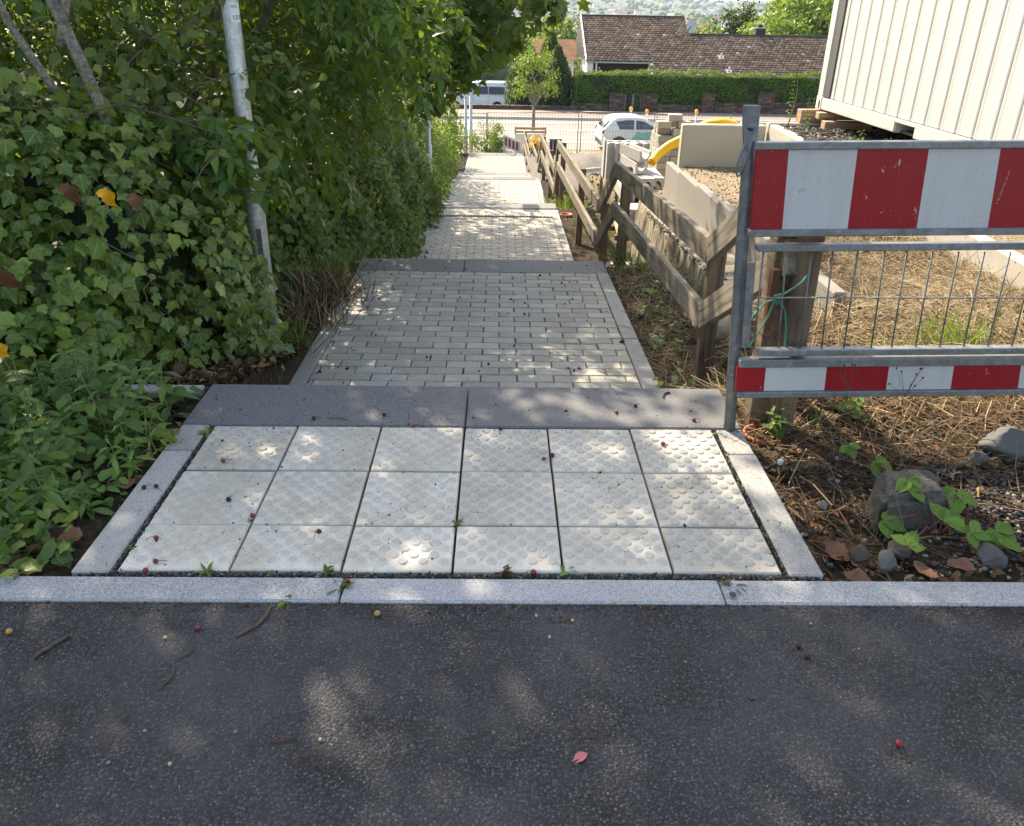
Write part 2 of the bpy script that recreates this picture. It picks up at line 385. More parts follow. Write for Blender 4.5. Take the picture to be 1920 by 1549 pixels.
M['wood_post'] = woodmat('weathered_post', (.085, .055, .034), (.225, .150, .095), (.18, .155, .125), .45, 2)
M['wood_pale'] = woodmat('pale_timber', (.32, .20, .11), (.52, .37, .23), (.40, .36, .30), .3)
M['rust'] = plain('rusty_steel', (.12, .045, .022), .85, .2, .3, 20)
def _contpaint():
    t = NT('container_paint'); v = t.coord()
    n = t.noise(v, 1.3, 4, .6); col = t.mix(t.math('MULTIPLY', n, .5), (.53, .545, .55), (.46, .47, .475))
    s = t.ramp(t.noise(t.coord(scale=(9, 9, 1.2)), 3, 5, .7), [(.50, 0.), (.75, .45)])
    col = t.mix(s, col, (.40, .38, .33))
    rz = t.n('MapRange'); t.link(t.math('ADD', t.sep(v)[2], t.math('MULTIPLY', t.noise(v, 7, 5, .7), .10)), rz.inputs[0]); rz.inputs[1].default_value = .50; rz.inputs[2].default_value = .47; col = t.mix(t.math('MULTIPLY', rz.outputs[0], .55), col, (.22, .13, .07))
    d = t.ramp(t.voro(v, 5.5), [(.03, .55), (.05, 0.)]); col = t.mix(t.math('MULTIPLY', d, t.ramp(t.noise(v, 2.1, 1), [(.5, 0.), (.55, 1.)])), col, (.30, .29, .26))
    return t.fin(col, .45, 0, t.bump(t.noise(v, 2.2, 2), .12, .03), .4)
M['container'] = _contpaint()
M['container_groove'] = plain('shadow_gap', (.07, .07, .075), .6)
M['rubber'] = plain('black_rubber', (.018, .018, .02), .7)
M['terracotta'] = plain('terracotta_plastic', (.36, .10, .05), .6, 0, .15, 12)
M['yellow_pipe'] = plain('yellow_plastic', (.78, .47, .012), .5, 0, .08, 6)
M['yellow_lamp'] = plain('amber_lens', (.80, .36, .02), .3)
M['white_plastic'] = plain('white_plastic', (.68, .68, .66), .5, 0, .05)
M['black_plastic'] = plain('black_plastic', (.022, .026, .035), .5)
M['green_band'] = plain('green_strap', (.02, .15, .12), .5)
M['soil'] = plain('potting_soil', (.035, .025, .018), .95, 0, .4, 60, .6)
M['rock'] = stone('grey_rock', (.095, .088, .078), .3, 110, .92, .5, 7, (.055, .048, .040), 1.0)
M['rock_dark'] = stone('dark_rock', (.10, .10, .105), .3, 120, .9, .4, 9, (.17, .155, .135), .6)
M['gravel_mix'] = None
def _gravel(name, stops):
    t = NT(name); r = t.attr('rnd'); v = t.coord(); col = t.ramp(r, stops); n = t.noise(v, 130, 2)
    col = t.mix(t.math('MULTIPLY', n, .45), col, (.05, .045, .04)); return t.fin(col, .9, 0, None, .2)
M['gravel'] = _gravel('mixed_gravel', [(0, (.04, .038, .036)), (.5, (.10, .095, .09)), (.8, (.20, .18, .15)), (1, (.38, .36, .33))])
M['gravel_dark'] = _gravel('slate_gravel', [(0, (.025, .025, .028)), (.6, (.075, .072, .075)), (.88, (.20, .17, .14)), (1, (.36, .34, .30))])
M['straw'] = _gravel('dry_stalks', [(0, (.07, .042, .022)), (.4, (.17, .115, .06)), (.75, (.33, .25, .135)), (1, (.50, .42, .26))])
M['deadleaf'] = _gravel('dead_leaves', [(0, (.035, .020, .012)), (.5, (.10, .050, .025)), (.85, (.22, .115, .055)), (1, (.36, .24, .13))])
M['bark'] = stone('bark', (.145, .125, .095), .45, 60, .95, .5, 12, (.045, .036, .028), 1., False)
M['bark_lichen'] = stone('lichen_bark', (.20, .185, .15), .45, 70, .95, .5, 14, (.06, .05, .04), 1., False)
M['stem'] = plain('green_stem', (.12, .13, .05), .7, 0, .3, 20)
M['twig'] = plain('twig', (.085, .065, .045), .85, 0, .3, 40)
M['leaf_ivy'] = leafmat('ivy_leaf', (.022, .055, .012), (.165, .250, .048), (.38, .38, .08), .25, .33, .6)
M['leaf_lab'] = leafmat('compound_leaf', (.020, .064, .019), (.074, .160, .034), (.24, .34, .05), .34, .38)
M['leaf_round'] = leafmat('round_leaf', (.045, .085, .030), (.115, .175, .055), (.40, .46, .06), .34, .45)
M['leaf_maple'] = leafmat('maple_leaf', (.020, .056, .018), (.062, .135, .034), (.12, .20, .03), .30, .45)
M['leaf_small'] = leafmat('small_leaf', (.038, .088, .026), (.125, .20, .055), (.22, .22, .06), .30, .5)
M['leaf_weed'] = leafmat('weed_leaf', (.032, .080, .026), (.110, .200, .050), (.22, .28, .07), .30, .45)
M['leaf_bramble'] = leafmat('bramble_leaf', (.055, .125, .020), (.115, .215, .038), (.20, .30, .06), .28, .55, .35)
M['leaf_yellow'] = plain('yellow_leaf', (.75, .38, .02), .5, 0, .12, 40)
M['leaf_brown'] = plain('brown_leaf', (.16, .07, .035), .7, 0, .4, 40)
M['leaf_pink'] = plain('pink_leaf', (.50, .14, .14), .6, 0, .15, 60)
M['leaf_bright'] = leafmat('light_green_leaf', (.055, .12, .025), (.14, .23, .045), (.26, .30, .05), .35, .5)  # lighter yellow-green, the leaf's own colour
M['leaf_hedge'] = leafmat('hedge_needle', (.030, .088, .016), (.080, .165, .028), (.20, .23, .04), .2, .6)
M['leaf_thuja'] = leafmat('thuja_needle', (.016, .045, .016), (.04, .085, .025), (.08, .11, .03), .12, .6)
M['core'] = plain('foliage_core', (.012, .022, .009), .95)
M['flower_yellow'] = plain('yellow_petal', (.80, .52, .012), .6)
M['cherry'] = plain('cherry_skin', (.20, .008, .016), .3, 0, .35, 90)
M['cherry_dark'] = plain('dried_cherry', (.030, .012, .010), .6)
M['cherry_yellow'] = plain('pale_cherry', (.36, .23, .05), .35)
M['pit'] = plain('cherry_stone', (.50, .36, .22), .6)
M['rooftile'] = _gravel('roof_tile', [(0, (.11, .070, .050)), (.5, (.185, .128, .095)), (.9, (.255, .19, .148)), (.975, (.29, .235, .195)), (1, (.55, .52, .48))])
M['white_wall'] = plain('white_render', (.66, .65, .62), .85, 0, .06)
M['dark_recess'] = plain('near_black', (.012, .014, .02), .6)  # near-black: shade of the balcony recess put into the colour; chimney shares it
M['gutter'] = plain('zinc_flashing', (.30, .30, .30), .5, .4)
M['brickwall'] = _gravel('stone_course', [(0, (.075, .052, .045)), (.6, (.13, .090, .078)), (1, (.20, .15, .13))])
M['mortar'] = plain('mortar', (.06, .05, .045), .9)
M['glass_dark'] = plain('tinted_glass', (.012, .018, .028), .06, 0, .05, 3, 0, .8)
M['car_white'] = plain('white_car_paint', (.70, .72, .74), .25, 0, .02)
M['van_paint'] = plain('pale_blue_paint', (.55, .62, .72), .25, 0, .02)
M['car_teal'] = plain('teal_print', (.18, .48, .45), .35)
M['lamp_red'] = plain('red_lens', (.28, .02, .02), .25)
M['wheel'] = plain('alloy', (.35, .36, .37), .4, .6)
M['line'] = plain('road_paint', (.66, .65, .60), .8, 0, .1, 12)
M['pave_far'] = None
def _pavefar():
    t = NT('sidewalk_paving'); v = t.coord(); b = t.n('TexBrick'); t.link(v, b.inputs['Vector']); b.inputs['Scale'].default_value = 2.2
    b.inputs['Color1'].default_value = (.22, .17, .14, 1); b.inputs['Color2'].default_value = (.27, .215, .18, 1); b.inputs['Mortar'].default_value = (.14, .11, .09, 1)
    return t.fin(b.outputs[0], .9)
M['pave_far'] = _pavefar()
def _pathfar():
    t = NT('far_paving'); v = t.coord(); b = t.n('TexBrick'); t.link(v, b.inputs['Vector']); b.inputs['Scale'].default_value = 1.0
    b.inputs['Brick Width'].default_value = .2; b.inputs['Row Height'].default_value = .1; b.inputs['Mortar Size'].default_value = .004
    b.inputs['Color1'].default_value = (.30, .295, .265, 1); b.inputs['Color2'].default_value = (.27, .265, .24, 1); b.inputs['Mortar'].default_value = (.10, .095, .08, 1)
    return t.fin(b.outputs[0], .9)
M['path_far'] = _pathfar()
M['town_wall'] = None
for k, c in (('town_white', (.80, .78, .74)), ('town_cream', (.72, .66, .56)), ('town_roof', (.26, .15, .12)), ('town_grey', (.30, .30, .31))): M[k] = plain(k, c, .85)
M['dish'] = plain('dish_grey', (.45, .48, .52), .5)
# ------------------------------------------------------------------ the setting
PROF = [(-50, 0), (2.86, 0), (3.56, -.44), (6.07, -.53), (6.42, -.54), (7.78, -1.235), (11.87, -1.35), (12.2, -1.35), (13.25, -1.85), (17.25, -1.975),
        (17.58, -1.98), (18.94, -2.65), (21.8, -2.75), (22.2, -2.75), (23.22, -3.34), (29.4, -3.5), (30, -3.5), (31.4, -4.15), (33.5, -4.3), (36, -4.36), (9000, -4.36)]
PX, PZ = zip(*PROF)
def pz(y): return np.interp(y, PX, PZ)
SITE = [(-50, -.95), (9, -.95), (12, -1.05), (14, -1.25), (18, -2.0), (22, -2.8), (28, -3.8), (31, -4.2), (33.5, -4.36), (52, -4.36), (9000, -4.36)]
def sm(a, b, x): t = np.clip((x-a)/(b-a), 0, 1); return t*t*(3-2*t)
def lumps(x, y):
    return (np.sin(x*7.3+y*3.1)*np.sin(y*6.1-x*2.2+1.3)*.5 + np.sin(x*15.1-y*9.7+.5)*np.sin(y*17.3+x*4.4)*.3 + np.sin(x*31+y*27)*np.sin(y*37-x*23)*.2)
def gz(x, y):
    x = np.asarray(x, float); y = np.asarray(y, float)
    p = pz(y)
    # right of the path
    base = p - .05
    terr = np.interp(y, [1, 3, 5, 9], [-.03, -.02, -.03, -.2])
    site = np.interp(y, *zip(*SITE))
    up = terr + (site-terr)*sm(9.0, 9.8, y)
    wc = sm(2.96, 3.03, x)*sm(3.6, 6.2, y)*(1-sm(9.3, 9.8, y)); up = up*(1-wc) + .245*wc
    edge = np.where(y < 3.9, 1.35, 1.93)
    wd = np.where(y < 3.9, .25, .035); r = base + (up-base)*sm(edge-wd, edge, x)*sm(2.86, 3.4, y) + (up-base)*sm(.95, 1.3, x)*(1-sm(2.86, 3.4, y))
    # left of the path
    pl = np.where(y > 8.6, p, np.maximum(p, np.interp(y, [1, 2.86, 3.3, 4.2, 5.2, 6.4, 7.6, 8.6], [0, .01, -.10, -.38, -.48, -.56, -1.0, -1.3])))
    l = pl - .04 + np.clip(-1.45-x, 0, 3.5)*.34*sm(2.8, 3.6, y)*(1-sm(26, 31, y)) 
    mid = p - .22
    z = np.where(x > .86, r, np.where(x < -1.1, l, mid))
    z = z + lumps(x, y)*.022*np.where((x > .86) | (x < -1.1), 1, 0)*(y < 34)
    # beyond the street
    far = np.interp(y, [50, 52, 56, 66, 120, 300, 600, 900, 1500, 2500, 4000, 9000], [-4.36, -4.5, -5.42, -5.6, -9, -22, -26, -26, -18, 2, 48, 70])
    far = far + (np.sin(x*.004+.6)*8+np.sin(x*.0017+y*.002)*6)*sm(600, 2500, y)
    return np.where(y > 50.5, far, z)
def build_ground():
    xs = np.unique(np.round(np.concatenate([-np.geomspace(6000, 8, 26), np.arange(-8, -2.6, .35), np.arange(-2.6, -1.12, .09), [-1.115, -1.09], np.arange(-1.0, .85, .3), [.85, .875],
         np.arange(.9, 1.78, .06), [1.84, 1.89, 1.91, 1.932], np.arange(1.98, 2.94, .06), [2.96, 2.98, 3.0, 3.03], np.arange(3.1, 8, .25), np.geomspace(8, 6000, 30)]), 4))
    ys = np.unique(np.round(np.concatenate([np.arange(1.6, 9.9, .08), np.arange(9.9, 37, .25), np.arange(37, 70, 1.5), np.geomspace(70, 8000, 60)]), 4))
    X, Y = np.meshgrid(xs, ys); Z = gz(X, Y); nx, ny = len(xs), len(ys)
    V = np.stack([X, Y, Z], -1).reshape(-1, 3)
    i = np.arange(nx-1)[None, :] + nx*np.arange(ny-1)[:, None]
    F = np.stack([i, i+1, i+1+nx, i+nx], -1).reshape(-1, 4)
    o = mobj('ground', npmesh('ground', V, F, M['ground'], smooth=True)); tag(o, kind='structure')
build_ground()

# near road
o = MB().box((-60, -60, -.30), (60, 1.588, -.008)).build('road', M['asphalt']); tag(o, kind='structure')
# front kerb of one-metre stones
kerb = holder('kerb', (0, 1.64, 0))
for k in range(-9, 10):
    x0 = -.40 + k*1.0
    MB().box((x0+.002, 1.59, -.2), (x0+.998, 1.683, U(-.002, .002))).build('kerb_stone', M['kerb'], kerb, bevel=.005)
# bed of the tactile field
path = holder('path', (0, 2.1, 0))
MB().box((-1.14, 1.68, -.2), (.90, 2.53, -.024)).build('joint_bed', M['joint'], path)
def dome_tile(w, d, nx=5, y_off=0):
    """one white slab with staggered studs; local origin at its lower-left corner, top at z=0"""
    m = MB(); c = .004
    m.box((0, 0, -.06), (w, d, -c)); v = [(0, 0, -c), (w, 0, -c), (w, d, -c), (0, d, -c), (c, c, 0), (w-c, c, 0), (w-c, d-c, 0), (c, d-c, 0)]
    m.f.pop(1); m.m.pop(1)
    m.add(v, [(4, 5, 6, 7), (0, 1, 5, 4), (1, 2, 6, 5), (2, 3, 7, 6), (3, 0, 4, 7)])
    n = 10
    for j in range(10):
        yy = (j+.62)*.0282 - y_off
        if yy < .016 or yy > d-.016: continue
        for i in range(nx):
            xx = (i+(.30 if j % 2 else .80))*.0565
            if xx > w-.008: continue
            r0, r1, h = .0158, .0126, .0046
            b = [(xx+r0*math.cos(a), yy+r0*math.sin(a), .0003) for a in np.linspace(0, 2*math.pi, n, False)]
            t = [(xx+r1*math.cos(a), yy+r1*math.sin(a), h) for a in np.linspace(0, 2*math.pi, n, False)]
            m.add(b+t, [tuple(range(n, 2*n))], 1); k0 = len(m.v)-2*n
            for q in range(n): m.f.append((k0+q, k0+(q+1) % n, k0+n+(q+1) % n, k0+n+q)); m.m.append(0)
    return m
_tile = dome_tile(.2935, .2935).mesh('tactile_tile', [M['tile'], M['stud']]); _cut = dome_tile(.2935, .2045, y_off=.089).mesh('tactile_tile', [M['tile'], M['stud']])
for j, (y0, me) in enumerate(((1.712, _cut), (1.924, _tile), (2.225, _tile))):
    for i in range(6):
        tilt = Matrix.Rotation(U(-.004, .004), 4, 'X') @ Matrix.Rotation(U(-.004, .004), 4, 'Y') @ Matrix.Rotation(U(-.003, .003), 4, 'Z')
        mobj('tactile_tile', me, path, Matrix.Translation((-1.015+i*.3008, y0+U(-.0012, .0012)-(.012 if j == 1 else 0)*(i < 3)*(3-i)/3*.6, U(-.002, .0015))) @ tilt)
for x0, x1, w0, w1 in ((-1.135, -1.035, -1.13, -1.03), (.80, .895, .80, .895)):
    for a, b in ((1.70, 2.34), (2.344, 2.522)):
        MB().box((x0, a, -.2), (x1, b, U(-.001, .003))).build('edging_stone', M['kerb_side'], path, bevel=.005)
# recessed concrete pad and little kerb left of the top step
MB().box((-1.62, 2.50, -.25), (-1.152, 2.80, -.055)).build('concrete_pad', M['kerb_side'], path, bevel=.006)
MB().box((-2.1, 2.80, -.25), (-1.17, 2.872, -.008)).build('edging_stone', M['kerb_side'], path, bevel=.006)

# stairs: flights of dark slabs
def slab_row(y0, y1, z, x0=-1.14, x1=.90, joint=-.115, th=.15, lighter=False):
    MB().box((x0, y0, z-th), (joint-.002, y1, z)).build('step_slab', M['slab'], path, bevel=.006)
    MB().box((joint+.002, y0, z-th), (x1, y1, z+U(-.001, .001))).build('step_slab', M['slab'], path, bevel=.006)
def flight(y0, y1, z0, z1, n):
    """n risers from the slab's far edge y0 (height z0) down to z1 at y1; intermediate treads"""
    rise = (z0-z1)/n; run = (y1-y0)/max(1, n-1)
    for k in range(1, n):
        slab_row(y0+(k-1)*run+.003, y0+k*run, z0-k*rise, -1.10, .88, -.115+U(-.3, .3), .2)
slab_row(2.528, 2.865, 0.0); slab_row(2.868, 3.21, -.185, -1.10, .88, -.3, .2); slab_row(3.213, 3.555, -.352, -1.10, .88, .1, .2)
slab_row(6.075, 6.425, -.535, -1.14, .88, -.28); flight(6.425, 7.78, -.535, -1.235, 5)
slab_row(11.86, 12.2, -1.345, -1.10, .87, -.12); flight(12.2, 13.25, -1.345, -1.85, 4)
slab_row(17.24, 17.58, -1.975, -1.10, .87); flight(17.58, 18.94, -1.975, -2.65, 5)
slab_row(21.8, 22.22, -2.745, -1.12, .86); flight(22.22, 23.22, -2.745, -3.34, 4)
slab_row(29.4, 30.0, -3.495, -1.12, .86); flight(30.0, 31.4, -3.495, -4.15, 5)
# drain grate in front of the third step row
g = MB().box((-1.10, 11.70, -1.46), (.87, 11.712, -1.342)).box((-1.10, 11.845, -1.46), (.87, 11.857, -1.342)).box((-1.10, 11.712, -1.46), (.87, 11.845, -1.39))
for k in range(66): g.box((-1.10+k*.03, 11.712, -1.385), (-1.10+k*.03+.012, 11.845, -1.345))
g.build('drain_grate', M['galv_dark'], path)
# ramps
def brick_mesh(w, d):
    c = .005; h = .06
    v = [(0,0,-h),(w,0,-h),(w,d,-h),(0,d,-h),(0,0,-c),(w,0,-c),(w,d,-c),(0,d,-c),(c,c,0),(w-c,c,0),(w-c,d-c,0),(c,d-c,0)]
    return MB().add(v, [(0,1,5,4),(1,2,6,5),(2,3,7,6),(3,0,4,7),(4,5,9,8),(5,6,10,9),(6,7,11,10),(7,4,8,11),(8,9,10,11)])
BR = {}
def brick_of(w):
    k = round(w, 3)
    if k not in BR: BR[k] = brick_mesh(w, .0945).mesh('paving_brick', M['brick'])
    return BR[k]
def ramp(y0, y1, z0, z1, single_rows, merge_rows=True, tact=False):
    ang = math.atan2(z1-z0, y1-y0); L = math.hypot(y1-y0, z1-z0)
    R = Matrix.Translation((0, y0, z0)) @ Matrix.Rotation(ang, 4, 'X')
    bed = MB().box((-1.12, 0, -.3), (.88, L, -.012)).build('joint_bed', M['joint'], path, m=R)
    for xa, xb in ((-1.12, -1.022), (.782, .878)):
        s = 0.0
        while s < L-.05:
            e = min(L, s+1.0); MB().box((xa, s+.002, -.2), (xb, e-.002, U(-.002, .003))).build('edging_stone', M['kerb_side'], path, bevel=.004, m=R); s = e
    rows = int((L-.003)/.1); merged = MB(); hx = []
    for j in range(rows):
        off = -.1 if j % 2 else 0.0; off += .03
        x = -1.218+off
        while x < .776:
            a = max(x, -1.018); b = min(x+.1945, .776)
            if b-a > .02:
                if j < single_rows:
                    T = R @ Matrix.Translation((a+U(-.0015, .0015), j*.1+.004+U(-.001, .001), U(-.0025, .002))) @ Matrix.Rotation(U(-.01, .01), 4, 'X') @ Matrix.Rotation(U(-.008, .008), 4, 'Y')
                    mobj('paving_brick', brick_of(b-a), path, T)
                else:
                    q = brick_mesh(b-a, .0945); dz = U(-.0025, .002); merged.add([(v[0]+a, v[1]+j*.1+.004, v[2]+dz) for v in q.v], q.f)
            x += .2
    if merged.v:
        o = merged.build('paving_bricks', M['brick'], path, m=R); o['kind'] = 'stuff'
    return R
ramp(3.56, 6.07, -.44, -.53, 26)
ramp(7.78, 11.28, -1.235, -1.332, 0)
# a row of white ribbed tactile tiles at the end of that ramp
def rib_tile(w, d):
    m = MB().box((0, 0, -.06), (w, d, 0)); n = 6
    for i in range(n):
        x = (i+.5)*w/n; m.prism([(x-.014, .0003), (x+.014, .0003), (x+.009, .005), (x-.009, .005)], .006, d-.006, axis='y')
    return m.mesh('ribbed_tile', M['tile'])
_rt = rib_tile(.297, .38)
MB().box((-1.12, 11.28, -1.6), (.88, 11.70, -1.352)).build('joint_bed', M['joint'], path)
for i in range(6): mobj('ribbed_tile', _rt, path, Matrix.Translation((-1.018+i*.3, 11.30, -1.337+U(-.002, .002))))
for xa, xb in ((-1.12, -1.022), (.784, .878)): MB().box((xa, 11.285, -1.5), (xb, 11.69, -1.333)).build('edging_stone', M['kerb_side'], path, bevel=.004)
ramp(13.25, 17.24, -1.85, -1.97, 0)
ramp(18.94, 21.8, -2.65, -2.742, 0)
ramp(23.22, 29.4, -3.34, -3.49, 0)
MB().box((-1.3, 31.4, -4.5), (1.2, 36.4, -4.16)).build('pavement', M['path_far'], path)

# the street below
st = MB().box((-200, 36.4, -4.5), (300, 46.6, -4.345)).build('street', M['asphalt_far']); tag(st, kind='structure')
for ya, yb, dash in ((45.3, 45.5, 0), (42.6, 42.75, 0), (40.0, 40.2, 0), (38.55, 38.75, 0)):
    mm = MB()
    if dash:
        for k in range(-6, 12): mm.box((k*6, ya, -4.36), (k*6+3, yb, -4.34))
    else: mm.box((-60, ya, -4.36), (60, yb, -4.34))
    o = mm.build('lane_line', M['line'], st)
MB().box((3.9, 41.8, -4.36), (4.5, 42.1, -4.339)).build('drain_cover', M['galv_dark'], st)
sw = MB().box((-200, 46.76, -4.5), (300, 50.3, -4.22)).build('sidewalk', M['pave_far']); tag(sw, kind='structure')
MB().box((-200, 46.6, -4.5), (300, 46.757, -4.20)).build('kerb_line', M['concrete_grey'], sw)
# ------------------------------------------------------------------ barrier
def build_barrier():
    Y = 2.48
    b = thing('barrier', (.85, 2.55, 0), 'red and white striped metal barrier with a wire grid standing beside the top step', 'barrier')
    def P(x, y, z): return (x - .078*z + .055, y, z + .022*(x-.82))
    def shear(mb): mb.v = [P(*v) for v in mb.v]; return mb
    def rail(name, z0, z1, x0=.80, x1=2.78, y0=Y-.018, y1=Y+.018):
        return shear(MB().box((x0, y0, z0), (x1, y1, z1))).build(name, M['galv'], b, bevel=.003)
    # round post with its flattened top
    mb = MB(); pts = [(.852, 2.525, 0), (.836, 2.525, .2), (.812, 2.525, .52), (.795, 2.525, .75), (.782, 2.525, .93), (.776, 2.525, 1.0)]
    mb.tube(pts, .0205, 14); 
    post = mb.build('post', M['galv_dark'], b, smooth=True)
    fl = MB(); n = 14
    secs = [(.778, 1.0, .0205, .0205), (.774, 1.04, .0245, .012), (.770, 1.075, .0265, .008), (.767, 1.122, .027, .007)]
    vs = [(cx + rx*math.cos(2*math.pi*k/n), 2.525 + ry*math.sin(2*math.pi*k/n), z) for cx, z, rx, ry in secs for k in range(n)]
    fs = [(i*n+k, i*n+(k+1) % n, (i+1)*n+(k+1) % n, (i+1)*n+k) for i in range(3) for k in range(n)] + [tuple(3*n+k for k in range(n))]
    fl.add(vs, fs).build('flattened_top', M['galv_dark'], b, smooth=False)
    hook = [(.775, 2.512, 1.055), (.778, 2.495, 1.06), (.775, 2.488, 1.045), (.762, 2.487, .97), (.752, 2.487, .925), (.742, 2.487, .915), (.736, 2.487, .93), (.742, 2.489, .98), (.752, 2.492, 1.01)]
    MB().tube(hook, .0045, 8).build('hook', M['galv_dark'], b, smooth=True)
    MB().tube([(.771, 2.517, 1.058), (.771, 2.5165, 1.0585)], .012, 12).build('hook_hole', M['rubber'], b)
    far = MB().tube([(2.80, 2.525, 0), (2.72, 2.525, 1.15)], .0205, 12).build('post', M['galv_dark'], b, smooth=True)
    rail('rail', 1.0, 1.022); rail('rail', .731, .753); rail('rail', .682, .704, .83); rail('rail', .315, .338, .86)
    rail('rail', .273, .302); rail('rail', .157, .179)
    MB().box((0, 0, 0), (.026, .012, .30)).build('hinge_plate', M['galv'], b, m=Matrix.Translation((.832, 2.468, .345)) @ Matrix.Rotation(-.075, 4, 'Y'), bevel=.002)
    for z in (.64, .36): MB().tube([(.838 - .075*(z-.36) + .012, 2.466, z), (.838 - .075*(z-.36) + .012, 2.463, z)], .006, 10).build('bolt', M['galv'], b)
    # striped boards: each block of colour a piece of the board
    def board(name, z0, z1, xs_top, xs_bot, first_red):
        ob = thing_part = None
        for i in range(len(xs_top)-1):
            m = MB(); c = [(xs_bot[i], Y-.006, z0), (xs_bot[i+1], Y-.006, z0), (xs_bot[i+1], Y+.006, z0), (xs_bot[i], Y+.006, z0),
                           (xs_top[i], Y-.006, z1), (xs_top[i+1], Y-.006, z1), (xs_top[i+1], Y+.006, z1), (xs_top[i], Y+.006, z1)]
            m.hexa([(x, y, z + .022*(x-.82)) for x, y, z in c])
            m.build(name, M['sheet_red' if (i % 2 == 0) == first_red else 'sheet_white'], b)
    board('striped_board', .753, 1.0, [.785, .884, 1.095, 1.314, 1.535, 1.757, 1.98, 2.20, 2.42, 2.70], [.804, .904, 1.113, 1.335, 1.563, 1.79, 2.017, 2.24, 2.47, 2.72], True)
    board('striped_board', .179, .273, [.828, .928, 1.139, 1.355, 1.581, 1.815, 2.04, 2.27, 2.50, 2.76], [.836, .934, 1.147, 1.365, 1.592, 1.83, 2.055, 2.285, 2.52, 2.77], True)
    tops = [.858, .933, 1.016, 1.085, 1.167, 1.255, 1.328, 1.412, 1.497, 1.582, 1.667]; bots = [.880, .964, 1.038, 1.113, 1.189, 1.284, 1.354, 1.437, 1.520, 1.603, 1.687]
    tops += [1.752+.085*k for k in range(11)]; bots += [1.77+.084*k for k in range(11)]
    for t_, o_ in zip(tops, bots): MB().tube([(o_, Y+.004, .335), (t_, Y+.004, .687)], .0028, 6).build('grid_wire', M['galv_dark'], b, smooth=True)
    MB().tube([(.835, Y-.002, .523), (2.74, Y-.002, .545)], .0028, 6).build('grid_wire', M['galv'], b, smooth=True)
    def text(s, size, m, mat): text_mesh('lettering', s, size, mat, b, m)
    R = Matrix.Rotation(math.radians(90), 4, 'X')
    text('3M TYP 1 DIN 67520, TEIL 2', .0085, Matrix.Translation((1.578, Y-.0072, .948)) @ R @ Matrix.Rotation(math.radians(-96), 4, 'Z'), M['text_pink'])
    text('TEIL 2', .006, Matrix.Translation((.922, Y-.0072, .185)) @ R @ Matrix.Rotation(math.radians(84), 4, 'Z'), M['text_pink'])
    text('TEIL 2', .006, Matrix.Translation((1.803, Y-.0072, .185)) @ R @ Matrix.Rotation(math.radians(84), 4, 'Z'), M['text_pink'])
build_barrier()

# ------------------------------------------------------------------ timber fence that follows the steps
def wood_bar(name, p0, p1, w, h, mat, parent):
    """bar with local X along its length so the grain follows it"""
    p0, p1 = Vector(p0), Vector(p1); d = (p1-p0); L = d.length; d.normalize()
    up = Vector((0, 0, 1)); 
    if abs(d.z) > .9: up = Vector((0, 1, 0))
    y = up.cross(d).normalized(); z = d.cross(y)
    m4 = Matrix(((d.x, y.x, z.x, p0.x), (d.y, y.y, z.y, p0.y), (d.z, y.z, z.z, p0.z), (0, 0, 0, 1)))
    return MB().box((0, -w/2, -h/2), (L, w/2, h/2)).build(name, mat, parent, bevel=.004, m=m4)
FV = [(1.0, 2.60, 1.02), (1.0, 3.62, .42), (.97, 6.62, .25), (.955, 7.44, -.25), (.925, 12.80, -.49), (.92, 13.20, -.98), (.905, 17.62, -1.085), (.90, 19.0, -1.80), (.89, 22.25, -1.93), (.885, 23.35, -2.50), (.88, 29.8, -2.68)]
FENCE_NAMES = ['short timber fence piece sloping down beside the topmost steps', 'timber fence section beside the nearest ramp with streaked sunlit rails',
    'steep timber fence piece beside the second flight of steps', 'timber fence section beside the second ramp with the drain grate',
    'steep timber fence piece beside the third flight of steps', 'timber fence section beside the sunlit third ramp', 'steep timber fence piece beside the fourth flight of steps',
    'timber fence section beside the fourth ramp', 'steep timber fence piece just above the lowest ramp', 'farthest timber fence section beside the lowest ramp']
def build_fence():
    for i in range(len(FV)-1):
        a, b = Vector(FV[i]), Vector(FV[i+1]); f = thing('timber_fence', (a.x+.05, (a.y+b.y)/2, float(pz((a.y+b.y)/2))), FENCE_NAMES[i], 'fence', 'timber fence along the stepped path')
        d = (b-a).normalized()
        for dz in (0, -.33):
            wood_bar('rail', a + Vector((0, 0, -.061+dz)), b + Vector((0, 0, -.061+dz)), .040, .122, M['wood_rail'], f)
        for (p, s) in (((a), 1), ((b), -1)):
            if i % 2 == 1 or (i == 0 and s == 1):
                yy = p.y + s*(.10 if i else 0) ; zz = p.z + (b.z-a.z)/(b.y-a.y)*(yy-p.y)
                g = float(gz(p.x+.08, yy)); top = zz-.03 if i else zz-.02
                tilt = U(-.02, .02); wood_post(f, p.x+.068, yy, g-.25, top)
        n = {3: 1, 5: 1, 9: 2}.get(i, 0)
        for k in range(n):
            t = (k+1)/(n+1)*(.9 if i == 3 else 1); p = a.lerp(b, t); wood_post(f, p.x+.068, p.y, float(gz(p.x+.08, p.y))-.25, p.z-.03)
        for p in (a, b):      # nail heads
            for dz in (0, -.33):
                for k in (-.03, .03):
                    s = 1 if p is a else -1; q = p + d*s*.04 + Vector((-.0225, 0, -.07+dz+k)); MB().tube([q, q+Vector((-.001, 0, 0))], .004, 6).build('nail', M['rust'], f)
def wood_post(f, x, y, z0, z1, s=.076):
    t = Matrix.Translation((x, y, z0)) @ Matrix.Rotation(U(-.02, .02), 4, 'X') @ Matrix.Rotation(U(-.02, .02), 4, 'Y')
    MB().box((-s/2, -s/2, 0), (s/2, s/2, z1-z0)).build('post', M['wood_post'], f, bevel=.005, m=t)
build_fence()
